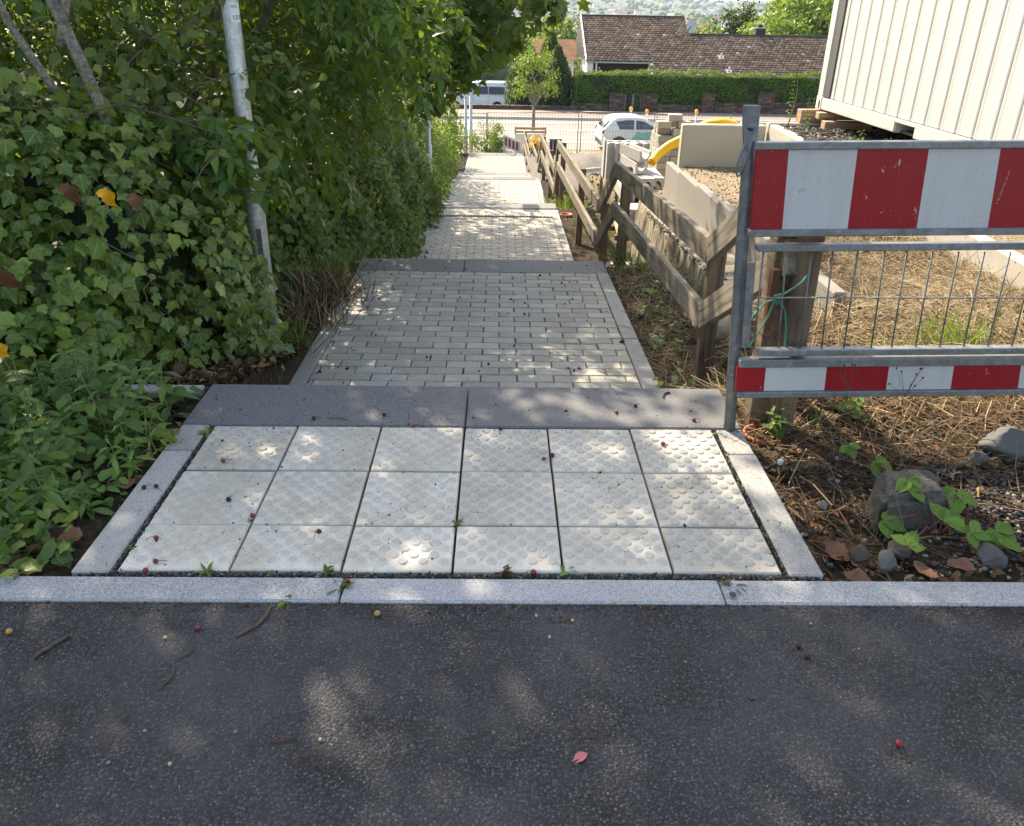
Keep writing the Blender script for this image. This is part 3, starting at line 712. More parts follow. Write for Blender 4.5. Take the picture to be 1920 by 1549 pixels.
# second stout post close behind the barrier, with its rusty steel and green strap
def near_post():
    t = thing('leaning_post', (1.02, 2.66, -.03), 'leaning squared timber post behind the barrier grid with a green strap', 'post')
    wood_bar('timber', (1.005, 2.66, -.25), (1.01, 2.70, .98), .10, .085, M['wood_post'], t)
    MB().box((.945, 2.60, .36), (.968, 2.63, .58)).build('steel_strip', M['rust'], t)
    tp = lambda pts, n: MB().tube(pts, [.007]*len(pts), 6).build(n, M['green_band'], t, smooth=True)
    def strap(pts):
        mb = MB()
        for k in range(len(pts)-1): mb.beam(pts[k], pts[k+1], .003, .013, up=(0, -1, .2))
        mb.build('green_strap', M['green_band'], t)
    strap([(1.045, 2.54, .60), (1.02, 2.525, .565), (.985, 2.51, .545), (.94, 2.505, .515)])
    strap([(.94, 2.505, .515), (.90, 2.50, .50), (.865, 2.50, .455), (.85, 2.50, .40)])
    strap([(.93, 2.505, .51), (.915, 2.50, .45), (.885, 2.50, .38), (.868, 2.50, .335)])
    strap([(.945, 2.505, .51), (.97, 2.50, .47), (.985, 2.50, .40), (.99, 2.50, .34)])
    MB().tube([(.925, 2.50, .52), (.94, 2.492, .53), (.95, 2.50, .51), (.935, 2.495, .498), (.925, 2.5, .515)], .006, 6).build('strap_knot', M['green_band'], t)
near_post()

# ------------------------------------------------------------------ site walls and container
def build_site():
    w = thing('edging_wall', (1.85, 6.4, -.3), 'low grey concrete edging wall holding back the sand beside the fence', 'wall')
    ys = [4.0, 4.85, 5.7, 6.55, 7.4, 8.25, 8.99]
    for i in range(6):
        MB().box((1.80+i*.012, ys[i]+.004, -.75), (1.875+i*.012, ys[i+1]-.004, .03-.035*i)).build('edging_panel', M['edging_grey'], w, bevel=.008)
    fo = thing('foundation_strip', (1.6, 6, -.9), 'rough poured concrete foundation strip along the foot of the edging wall', 'foundation')
    n = 110; V = []; r_ = np.random.default_rng(5); w1 = np.cumsum(r_.normal(size=n+1)*.004); w1 -= np.linspace(0, w1[-1], n+1)
    for k in range(n+1):
        y = 3.95 + k*5.0/n; q = k*26/n; x = 1.50 + w1[k] + q*.003 + r_.normal()*.006; zt = -.24-.012*q+r_.normal()*.006
        V += [(x-.05+r_.normal()*.008, y, -1.3), (x-.02+r_.normal()*.01, y, zt-.30), (x+r_.normal()*.008, y, zt-.12), (x+.015, y, zt-.02), (x+.05, y, zt+r_.normal()*.006), (x+.18, y, zt+.012+r_.normal()*.006), (1.83+.0045*q, y, zt+.035)]
    m = MB(); m.add(V, [(7*k+j, 7*k+7+j, 7*k+8+j, 7*k+1+j) for k in range(n) for j in range(6)]); m.add(V[:7], [tuple(range(7))]); m.add(V[-7:], [tuple(reversed(range(7)))]); m.build('strip', M['rough_concrete'], fo)
    # big cream retaining stone facing the path
    L = thing('retaining_stone', (2.5, 9.1, -.3), 'large cream concrete L-shaped retaining stone standing on the sand', 'retaining wall')
    MB().box((2.01, 9.0, -.75), (2.93, 9.12, .25)).build('panel', M['concrete_cream'], L, bevel=.012)
    MB().box((2.01, 9.12, -.75), (2.93, 9.7, -.63)).build('foot', M['concrete_cream'], L, bevel=.01)
    L2 = thing('retaining_stone', (2.97, 8, 0), 'narrow concrete retaining stone edging the dark gravel below the container', 'retaining wall')
    MB().hexa([(2.94, 3.0, -.6), (3.03, 3.0, -.6), (3.06, 8.97, -.6), (2.95, 8.97, -.6), (2.94, 3.0, .10), (3.03, 3.0, .10), (3.06, 8.97, .27), (2.95, 8.97, .27)]).build('panel', M['concrete'], L2, bevel=.012)
    L3 = thing('retaining_stone', (3.4, 9.1, 0), 'low concrete retaining stone behind the gravel with a pale top', 'retaining wall')
    MB().box((2.96, 9.02, -.6), (4.6, 9.13, .28)).build('panel', M['concrete'], L3, bevel=.012)
build_site()
def build_container():
    X0, YF, YN, ZB, ZT = 3.5, 9.19, 3.15, .43, 3.0
    c = thing('site_container', (4.7, 6.2, ZB), 'white steel site container with ribbed side on timber blocks', 'container')
    MB().box((X0+.06, YN+.1, ZB+.12), (X0+2.38, YF-.1, ZT-.1)).build('body', M['container'], c)
    # side panels between the grooves
    ribs = [8.87] + [8.77-.2465*k for k in range(23)]
    for a, b in zip(ribs[:-1], ribs[1:]):
        m = MB(); g = .014; d = .014
        y1, y0 = a-g/2, b+g/2; w = y1-y0; zb, zt = ZB+.125, ZT-.12; N = 8
        prof = [(y0, X0+.055), (y0+.004, X0+.022), (y0+w*.08, X0+.018), (y0+w*.20, X0+.0225), (y0+w*.80, X0+.0225), (y0+w*.92, X0+.018), (y1-.004, X0+.022), (y1, X0+.055)]
        V = [(x, y, zb) for y, x in prof] + [(x, y, zt) for y, x in prof]; n = len(prof)
        m.add(V, [(i+1, i, n+i, n+i+1) for i in range(n-1)]); m.build('wall_panel', M['container'], c)
    MB().box((X0+.045, YN+.1, ZB+.12), (X0+.058, YF-.2, ZT-.11)).build('groove_backing', M['container_groove'], c)
    MB().box((X0, YF-.155, ZB+.12), (X0+.15, YF, ZT)).build('corner_post', M['container'], c, bevel=.012)
    MB().box((X0+.01, 8.885, ZB+.13), (X0+.03, 9.03, ZT-.1)).build('corner_seal', M['container_groove'], c)
    MB().box((X0, YN, ZB+.12), (X0+.15, YN+.155, ZT)).build('corner_post', M['container'], c, bevel=.012)
    MB().box((X0, YN, ZT-.12), (X0+2.44, YF, ZT)).build('roof_frame', M['container'], c, bevel=.01)
    for ya, yb in ((7.27, YF-.16), (5.1, 6.90), (YN+.16, 4.75)): MB().box((X0, ya, ZB), (X0+.06, yb, ZB+.118)).build('bottom_rail', M['container'], c, bevel=.006)
    for ya, yb in ((6.90, 7.27), (4.75, 5.1)):
        MB().box((X0, ya, ZB+.09), (X0+.06, yb, ZB+.118)).build('bottom_rail', M['container'], c)
        MB().box((X0+.01, ya+.002, ZB), (X0+.9, ya+.012, ZB+.09)).box((X0+.01, yb-.012, ZB), (X0+.9, yb-.002, ZB+.09)).build('fork_pocket', M['container'], c)
    MB().box((X0+.06, YN, ZB), (X0+2.44, YF, ZB+.02)).build('floor_plate', M['container_groove'], c)
    for y in (YF-.16, YN):
        MB().box((X0-.004, y, ZB-.02), (X0+.16, y+.164, ZB+.135)).build('corner_casting', M['container'], c, bevel=.012)
    MB().prism([(YF-.10+.022*math.cos(a), ZB+.05+.045*math.sin(a)) for a in np.linspace(0, 2*math.pi, 14, False)], X0-.006, X0-.003, axis='x').build('casting_hole', M['rubber'], c)
    # timber blocks carrying it
    for k, (x, y, z, w, d, h, mt, lb) in enumerate(((3.30, 9.03, .28, .42, .12, .14, 'wood_pale', 'end-grain timber block under the container corner, next to the tall weed'),
                                       (3.45, 8.70, .22, .5, .13, .12, 'wood_pale', 'square timber block under the container, lower of the pair'),
                                       (3.43, 8.86, .34, .5, .14, .07, 'wood_pale', 'thin timber packer directly under the container corner'),
                                       (3.40, 6.1, .2, .5, .2, .22, 'wood_post', 'timber block hidden under the middle of the container'))):
        if k == 3: continue
        t = MB().box((0, 0, 0), (w, d, h)).build('timber_block', M[mt], bevel=.006, m=Matrix.Translation((x, y, z)) @ Matrix.Rotation(U(-.12, .12), 4, 'Z')); tag(t, lb, 'timber block', 'timber blocks under the container')
build_container()

# ------------------------------------------------------------------ stacked pavers, gutters, yellow pipe, pallet
def build_stacks():
    s = thing('paver_stack', (2.55, 12.2, -1.05), 'tall stack of beige paving stones beside the cream retaining stone', 'paver stack')
    me = MB().box((0, 0, 0), (.198, .160, .092)).mesh('paver', M['paver_stack'], bevel=.006)
    me2 = MB().box((0, 0, 0), (.34, .16, .092)).mesh('paver', M['paver_stack'], bevel=.006)
    for lev in range(9):
        for iy in range(4):
            for ix in range(2):
                if lev == 8 and (ix+iy) % 3 == 0: continue
                mobj('paver', me, s, Matrix.Translation((2.32+ix*.205+U(-.006, .006), 11.9+iy*.165+U(-.004, .004), -1.05+lev*.097)) @ Matrix.Rotation(U(-.02, .02), 4, 'Z'))
    for x, y, z in ((2.30, 11.92, -.175), (2.46, 12.2, -.175), (2.60, 11.95, -.175), (2.46, 12.0, -.085)):
        mobj('paver', me, s, Matrix.Translation((x, y, z)) @ Matrix.Rotation(U(-.2, .2), 4, 'Z'))
    # upright channel stones in a bundle
    def channel(L=.58, w=.15, h=.15, r=.055):
        a = [(-w/2, 0), (w/2, 0), (w/2, h), (r+.008, h)] + [(r*math.cos(t), h-.01-r*math.sin(t)*1.6+.0) for t in np.linspace(0, math.pi, 9)] + [(-r-.008, h), (-w/2, h)]
        return MB().prism(a, 0, L, axis='y').mesh('channel_stone', M['concrete_grey'])
    ch = channel()
    g = thing('channel_bundle', (2.1, 13, -1.2), 'row of pale concrete drain channels standing on end', 'drain channels')
    for j in range(2):
        for i in range(5):
            mobj('channel_stone', ch, g, Matrix.Translation((1.80+i*.15, 13.0+j*.22, -1.16+U(-.01, .01))) @ Matrix.Rotation(math.radians(90), 4, 'X') @ Matrix.Rotation(math.pi, 4, 'Y') if False else
                 Matrix.Translation((1.80+i*.15, 13.15+j*.2, -1.14)) @ Matrix.Rotation(math.radians(90), 4, 'X'))
    MB().box((1.70, 13.16, -1.14), (1.72, 13.4, -.52)).build('end_board', M['concrete_grey'], g)
    h = thing('channel_stack', (2.2, 11.6, -1.05), 'stack of concrete U-shaped drain channels lying beside the paver stack', 'drain channels')
    ch2 = channel(.75, .17, .15, .06)
    flip = Matrix.Rotation(math.pi, 4, 'Y')
    for (x, y, z, up) in ((1.93, 10.9, -1.02, 0), (2.11, 10.9, -1.02, 0), (1.86, 10.95, -.86, 0), (2.04, 10.95, -.86, 0), (2.19, 11.0, -.86, 0), (1.78, 11.0, -1.02, 0)):
        mobj('channel_stone', ch2, h, Matrix.Translation((x, y, z+.15)) @ flip)
    for (x, y, z, a) in ((1.98, 11.2, -.70, .15), (2.05, 11.35, -.56, .25)): mobj('channel_stone', ch2, h, Matrix.Translation((x, y, z)) @ Matrix.Rotation(a, 4, 'Z'))
    pts = [(2.03, 10.75, -.46), (2.12, 10.85, -.37), (2.28, 10.9, -.255), (2.44, 10.9, -.18), (2.58, 10.75, -.03), (2.70, 10.6, .07), (2.84, 10.5, .095), (3.0, 10.5, .06), (3.15, 10.5, -.05), (3.3, 10.6, -.35), (3.4, 10.7, -.9)]
    # yellow corrugated pipe
    dense = []
    for i in range(len(pts)-1):
        for q in range(10): dense.append(Vector(pts[i]).lerp(Vector(pts[i+1]), q/10))
    dense.append(Vector(pts[-1]))
    for _ in range(6): dense = [dense[0]] + [(dense[i-1]+dense[i]*2+dense[i+1])/4 for i in range(1, len(dense)-1)] + [dense[-1]]
    p = thing('yellow_pipe', pts[0], 'bent yellow drainage pipe hanging over the paver stack', 'pipe')
    MB().tube(dense, [.058 + .0025*(i % 2) for i in range(len(dense))], 14).build('tube', M['yellow_pipe'], p, smooth=True)
    MB().tube([Vector(pts[0])+Vector((-.003, -.005, -.004)), Vector(pts[0])], .05, 12).build('end_cap', M['yellow_pipe'], p)
    q = thing('pallet', (1.75, 9.3, -1.1), 'small timber pallet lying in the weeds below the drain channels', 'pallet')
    for k in range(3): wood_bar('slat', (1.42+k*.11, 9.0, -.98), (1.46+k*.11, 9.6, -.99), .09, .022, M['wood_pale'], q)
    for y in (9.05, 9.5): wood_bar('bearer', (1.35, y, -1.03), (1.78, y, -1.03), .07, .06, M['wood_post'], q)
    hb = thing('channel_stack', (1.7, 10.3, -1.1), 'two short concrete drain channels lying on the pallet end', 'drain channels')
    for x in (1.60, 1.76): mobj('channel_stone', channel(.35, .15, .14, .05), hb, Matrix.Translation((x, 9.75, -.86)) @ flip)
    b = thing('concrete_board', (1.45, 8.2, -1.2), 'pale concrete board lying flat on the dark soil', 'concrete board')
    MB().box((0, 0, 0), (.62, .2, .05)).build('board', M['concrete_grey'], b, bevel=.006, m=Matrix.Translation((1.12, 8.3, -1.215)) @ Matrix.Rotation(.12, 4, 'Z'))
    b2 = thing('paving_slab', (1.5, 15, -1.4), 'broken white paving slab on the gravel beyond the fence', 'paving slab')
    MB().box((0, 0, 0), (.42, .42, .07)).build('slab', M['concrete_grey'], b2, bevel=.008, m=Matrix.Translation((1.62, 14.9, -1.37)) @ Matrix.Rotation(.5, 4, 'Z') @ Matrix.Rotation(-.2, 4, 'X'))
    # terracotta pots
    pr = [(.055, .0), (.078, .10), (.084, .10), (.084, .125), (.074, .125), (.068, .09), (.0, .085)]
    for (x, y, lb, s) in ((.985, 2.545, 'terracotta pot with sprouting weeds beside the leaning post', .85), (1.03, 6.02, 'terracotta pipe end sunk in the ground at the second step row', .75), (.985, 11.5, 'terracotta pot at a fence post beside the drain grate', 1.1)):
        z = float(gz(x, y)); q = thing('terracotta_pot', (x, y, z), lb, 'flower pot', 'terracotta pots along the fence')
        MB().lathe([(r*s, h*s-.085) for r, h in pr], (x, y, z), 20).build('pot', M['terracotta'], q, smooth=True)
        MB().tube([(x, y, z-.01), (x, y, z-.005)], .066*s, 16).build('potting_soil', M['soil'], q)
build_stacks()
# ------------------------------------------------------------------ leaf templates
def tri(*f): return np.array(f, np.int32)
def T_simple(w=.5, fold=.10):                       # pointed oval, folded on the midrib, 6 tris
    v = np.array([(0, 0, 0), (-w*.42, .28, fold), (-w*.5, .52, fold), (0, 1, -.05), (w*.5, .52, fold), (w*.42, .28, fold), (0, .5, 0)], float)
    return v, tri((0, 6, 1), (1, 6, 2), (2, 6, 3), (3, 6, 4), (4, 6, 5), (5, 6, 0))
def T_quad(w=.55):                                  # two-triangle leaf
    return np.array([(0, 0, 0), (-w/2, .45, .06), (0, 1, 0), (w/2, .45, .06)], float), tri((0, 2, 1), (0, 3, 2))
def T_ivy():
    r = [(0, -.02, 0), (-.24, -.10, .03), (-.47, .05, .05), (-.44, .24, .06), (-.60, .45, .0), (-.36, .58, .05), (0, 1.0, -.08),
         (.36, .58, .05), (.60, .45, .0), (.44, .24, .06), (.47, .05, .05), (.24, -.10, .03)]
    v = np.array(r + [(0, .30, 0)], float); n = len(r)
    return v, tri(*[(i, n, (i+1) % n)[::-1] for i in range(n)])
def T_maple():
    r = [(0, 0, 0), (-.25, .02, .03), (-.55, -.02, 0), (-.42, .25, .05), (-.75, .55, -.05), (-.30, .52, .05), (-.22, .75, .02), (0, 1.05, -.08),
         (.22, .75, .02), (.30, .52, .05), (.75, .55, -.05), (.42, .25, .05), (.55, -.02, 0), (.25, .02, .03)]
    v = np.array(r + [(0, .35, 0)], float); n = len(r)
    return v, tri(*[(i, n, (i+1) % n)[::-1] for i in range(n)])
def T_trif():                                       # three hanging leaflets on a short stalk
    V, F = [], []
    for a, s, off in ((0, 1.0, .30), (62, .82, .20), (-62, .82, .20)):
        v, f = T_simple(.44, .07); c, sn = math.cos(math.radians(a)), math.sin(math.radians(a)); v = v*s
        q = np.stack([v[:, 0]*c + v[:, 1]*sn, v[:, 1]*c - v[:, 0]*sn + off, v[:, 2] - .25*v[:, 1]**2], -1)
        F.append(f + len(V)*7); V.append(q)
    v = np.concatenate(V + [np.array([(-.012, 0, 0), (.012, 0, 0), (0, .32, 0)])]); f = np.concatenate(F + [tri((21, 22, 23))])
    return v, f
def T_blade(w=.06, bend=.25):
    return np.array([(-w/2, 0, 0), (w/2, 0, 0), (-w*.4, .5, bend*.3), (w*.4, .5, bend*.3), (0, 1, bend)], float), tri((0, 1, 3), (0, 3, 2), (2, 3, 4))
def T_pebble(seed=0):
    r = np.random.default_rng(seed); t = (1+5**.5)/2
    v = np.array([(-1, t, 0), (1, t, 0), (-1, -t, 0), (1, -t, 0), (0, -1, t), (0, 1, t), (0, -1, -t), (0, 1, -t), (t, 0, -1), (t, 0, 1), (-t, 0, -1), (-t, 0, 1)], float)/1.9
    v *= r.uniform(.65, 1.2, (12, 1)); v[:, 2] *= .62
    f = [(0,11,5),(0,5,1),(0,1,7),(0,7,10),(0,10,11),(1,5,9),(5,11,4),(11,10,2),(10,7,6),(7,1,8),(3,9,4),(3,4,2),(3,2,6),(3,6,8),(3,8,9),(4,9,5),(2,4,11),(6,2,10),(8,6,7),(9,8,1)]
    return v*.5, tri(*f)
def T_straw(w=.02): return np.array([(-w/2, 0, 0), (w/2, 0, 0), (w/2, .5, .04), (-w/2, .5, .04), (w/2, 1, 0), (-w/2, 1, 0)], float), tri((0, 1, 2), (0, 2, 3), (3, 2, 4), (3, 4, 5))
def T_toothed(w=.78, k=7):
    L, Rr, C = [], [], []
    for i in range(k+1):
        t = i/k; ww = w*.5*math.sin(math.pi*(.08+.92*t)**.8)**.9 if t < 1 else 0
        C.append((0, t, -.10*t*t)); z = .05+.05*(i % 2)-.10*t*t
        L.append((-ww*(1 if i % 2 else .88), t+.02*(i % 2), z)); Rr.append((ww*(1 if i % 2 else .88), t+.02*(i % 2), z))
    n = k+1; v = np.array(L+C+Rr, float); f = []
    for i in range(k): f += [(i, n+i, n+i+1), (i, n+i+1, i+1), (n+i, 2*n+i, 2*n+i+1), (n+i, 2*n+i+1, n+i+1)]
    return v, tri(*f)
def rdir(n): return unit(rng.normal(size=(n, 3)))
def crown_pts(blobs, n, clumps=30, sig=.16, shell=.55):
    """clumped points in a set of ellipsoids; returns P, outward normals"""
    vol = np.array([b[3]*b[4]*b[5] for b in blobs])**.8; vol = vol/vol.sum(); Ps, Ns = [], []
    for b, w in zip(blobs, vol):
        m = max(8, int(n*w)); k = max(4, int(clumps)); d = rdir(k); r = shell + (1-shell)*U(0, 1, k)**.6
        cc = d*r[:, None]; i = rng.integers(0, k, m); q = cc[i] + rng.normal(size=(m, 3))*sig
        R = np.array(b[3:6]); Ps.append(np.array(b[:3]) + q*R); Ns.append(unit(q/R))
    return np.concatenate(Ps), np.concatenate(Ns)
def leaf_dirs(N, up=.5, noise=.6, droop=.5):
    n = len(N); nrm = unit(N*.6 + np.array([0, 0, up]) + rng.normal(size=(n, 3))*noise)
    tip = unit(N*.4 + np.array([0, 0, -droop]) + rng.normal(size=(n, 3))*.6); return nrm, tip
def limb(mb, p0, p1, r0, r1, wob=.06, n=8, sides=7):
    p0, p1 = Vector(p0), Vector(p1); L = (p1-p0).length; pts = []
    o1, o2 = Vector(rng.normal(size=3)), Vector(rng.normal(size=3))
    for i in range(n+1):
        t = i/n; pts.append(p0.lerp(p1, t) + (o1*math.sin(t*math.pi) + o2*math.sin(t*2*math.pi)*.5)*wob*L)
    mb.tube(pts, [r0+(r1-r0)*i/n for i in range(n+1)], sides); return pts

# ------------------------------------------------------------------ garden walls, hedge, gate
def course_wall(name, x0, x1, z0, z1, y, label, cap=True, th=.3):
    t = thing(name, ((x0+x1)/2, y, z0), label, 'wall')
    MB().box((x0+.012, y+.012, z0), (x1-.012, y+th-.012, z1-.01)).build('core', M['mortar'], t)
    V = []; F = []; R = []; z = z0; row = 0
    def bx(a, b):
        n = len(V); V.extend([(a[0],a[1],a[2]),(b[0],a[1],a[2]),(b[0],b[1],a[2]),(a[0],b[1],a[2]),(a[0],a[1],b[2]),(b[0],a[1],b[2]),(b[0],b[1],b[2]),(a[0],b[1],b[2])])
        F.extend([(n+3,n+2,n+1,n),(n+4,n+5,n+6,n+7),(n,n+1,n+5,n+4),(n+1,n+2,n+6,n+5),(n+2,n+3,n+7,n+6),(n+3,n,n+4,n+7)]); R.extend([U(0, 1)]*8)
    while z < z1-.03:
        h = min(U(.07, .12), z1-z); x = x0 - U(0, .2)
        while x < x1:
            w = U(.22, .55); a, b = max(x, x0), min(x+w-.012, x1)
            if b-a > .03: dy = U(-.012, .006); bx((a, y+dy, z+.004), (b, y+th, z+h-.006))
            x += w
        z += h; row += 1
    me = npmesh('stones', V, F, M['brickwall'], attrs={'rnd': ('FLOAT', R)}); o = mobj('stones', me, t); o['kind'] = 'stuff'
    if cap: MB().box((x0-.03, y-.03, z1), (x1+.03, y+th+.03, z1+.05)).build('coping', M['mortar'], t, bevel=.01)
    return t
course_wall('garden_wall', -30, 4.7, -4.25, -3.98, 50.22, 'long low dark stone wall in front of the van and the conifers', False)
course_wall('garden_wall', 4.72, 6.55, -4.25, -3.82, 50.2, 'short low stone wall left of the garden gate', False)
course_wall('gate_pillar', 6.57, 7.52, -4.25, -3.24, 50.16, 'stone pillar on the left side of the garden gate')
course_wall('gate_pillar', 8.55, 9.48, -4.25, -3.26, 50.16, 'stone pillar on the right side of the garden gate')
course_wall('garden_wall', 9.5, 12.15, -4.25, -3.78, 50.2, 'low stone wall between the gate pillar and the middle pillar', False)
course_wall('wall_pillar', 12.17, 12.95, -4.25, -3.12, 50.16, 'stone pillar in the middle of the hedge wall')
course_wall('garden_wall', 12.97, 15.58, -4.25, -3.64, 50.2, 'low stone wall between the two pillars right of the gate', False)
course_wall('wall_pillar', 15.6, 16.6, -4.25, -3.06, 50.16, 'stone pillar farthest right below the hedge')
course_wall('garden_wall', 16.62, 26, -4.25, -3.55, 50.2, 'low stone wall running behind the container', False)
def build_gate():
    g = thing('garden_gate', (8.03, 50.3, -4.22), 'dark green metal garden gate with horizontal bars between stone pillars', 'gate')
    m = plain('gate_paint', (.03, .06, .045), .5)
    for k in range(9): MB().box((7.56, 50.3, -4.15+k*.105), (8.51, 50.325, -4.115+k*.105)).build('bar', m, g)
    for x in (7.54, 7.98, 8.04, 8.49): MB().box((x, 50.29, -4.2), (x+.035, 50.335, -3.24)).build('upright', M['galv'], g)
build_gate()
def hedge_mesh(name, label, boxes, n, size, mat, group=None, T=None, cat='hedge'):
    x0 = min(b[0] for b in boxes); x1 = max(b[1] for b in boxes)
    t = thing(name, ((x0+x1)/2, boxes[0][2], boxes[0][4]), label, cat, group)
    core = MB(); Ps, Ns = [], []
    for (a, b, c, d, e, f) in boxes:
        i = .07; core.box((a+i, c+i, e), (b-i, d-i, f-i))
        faces = [((b-a)*(f-e), 0), ((b-a)*(d-c), 1), ((d-c)*(f-e), 2), ((d-c)*(f-e), 3)]
        tot = sum(q for q, _ in faces); 
        for ar, k in faces:
            m = int(n*ar/tot/len(boxes)) if len(boxes) > 1 else int(n*ar/tot)
            u, v, w = U(0, 1, m), U(0, 1, m), rng.normal(size=m)*.03
            if k == 0: P = np.stack([a+u*(b-a), c+w, e+v*(f-e)], -1); N = np.array([0, -1, 0])
            elif k == 1: P = np.stack([a+u*(b-a), c+v*(d-c), f+np.abs(w)*2.2+.05*np.sin((a+u*(b-a))*1.7)+.04*np.sin((a+u*(b-a))*4.3+1)], -1); N = np.array([0, 0, 1])
            elif k == 2: P = np.stack([a+w, c+u*(d-c), e+v*(f-e)], -1); N = np.array([-1, 0, 0])
            else: P = np.stack([b+w, c+u*(d-c), e+v*(f-e)], -1); N = np.array([1, 0, 0])
            s = np.sin(P[:, 0]*2.1+P[:, 2]*3)*.05+np.sin(P[:, 0]*.63+1)*.06+np.sin(P[:, 0]*5.3-P[:, 2]*4.1)*.03
            P = P + N*s[:, None]
            Ps.append(P); Ns.append(np.tile(N.astype(float), (m, 1)))
    core.build('core', M['core'], t)
    P, N = np.concatenate(Ps), np.concatenate(Ns); k = len(P)
    nrm = unit(N + rng.normal(size=(k, 3))*.7); tip = unit(N*.5 + np.array([0, 0, .6]) + rng.normal(size=(k, 3))*.6)
    inst('foliage', T or T_quad(.5), P, nrm, tip, U(.7, 1.3, k)*size, np.clip(U(0, 1, k)*.9 + (N[:, 2] > .5)*.12, 0, 1), mat, t, kind='stuff')  # leaves on top get a lighter tone, sunlight put into their colour
hedge_mesh('garden_hedge', 'long clipped green hedge with a sunlit top above the stone wall', [(4.62, 30, 50.45, 51.9, -4.3, -2.15)], 42000, .11, M['leaf_hedge'])
# conifers and dark hedge left of it
def conifer(label, x, y, z0, h, r, n, group):
    t = thing('conifer', (x, y, z0), label, 'conifer', group); z = U(0, 1, n)**.8; a = U(0, 2*math.pi, n)
    rr = r*np.minimum(1, (1.02-z)*1.5+.05)*(1+.12*np.sin(a*5+z*9)) * U(.75, 1.03, n)
    P = np.stack([x+rr*np.cos(a), y+rr*np.sin(a), z0+z*h], -1); N = unit(np.stack([np.cos(a), np.sin(a), np.full(n, .35)], -1))
    inst('foliage', T_quad(.45), P, unit(N+rng.normal(size=(n, 3))*.6), unit(N*.5+np.array([0, 0, .7])+rng.normal(size=(n, 3))*.4), U(.12, .22, n), U(0, .95, n), M['leaf_thuja'], t, kind='stuff')
    m = MB(); m.lathe([(.02, h*.97), (r*.55, h*.5), (r*.8, h*.1), (r*.8, 0)], (x, y, z0), 9); m.build('core', M['core'], t)
    MB().tube([(x, y, z0), (x, y, z0+h*.9)], [.12, .02], 6).build('trunk', M['bark'], t)
conifer('broad dark conifer directly left of the clipped hedge', 3.5, 52.0, -4.6, 3.8, 1.25, 6000, 'conifers behind the low wall')
conifer('dark conifer behind the sapling', 1.6, 53.0, -4.8, 4.6, 1.3, 6000, 'conifers behind the low wall')
conifer('tall dark conifer behind the broad one', 3.2, 54.5, -5.1, 5.0, 1.5, 6000, 'conifers behind the low wall')

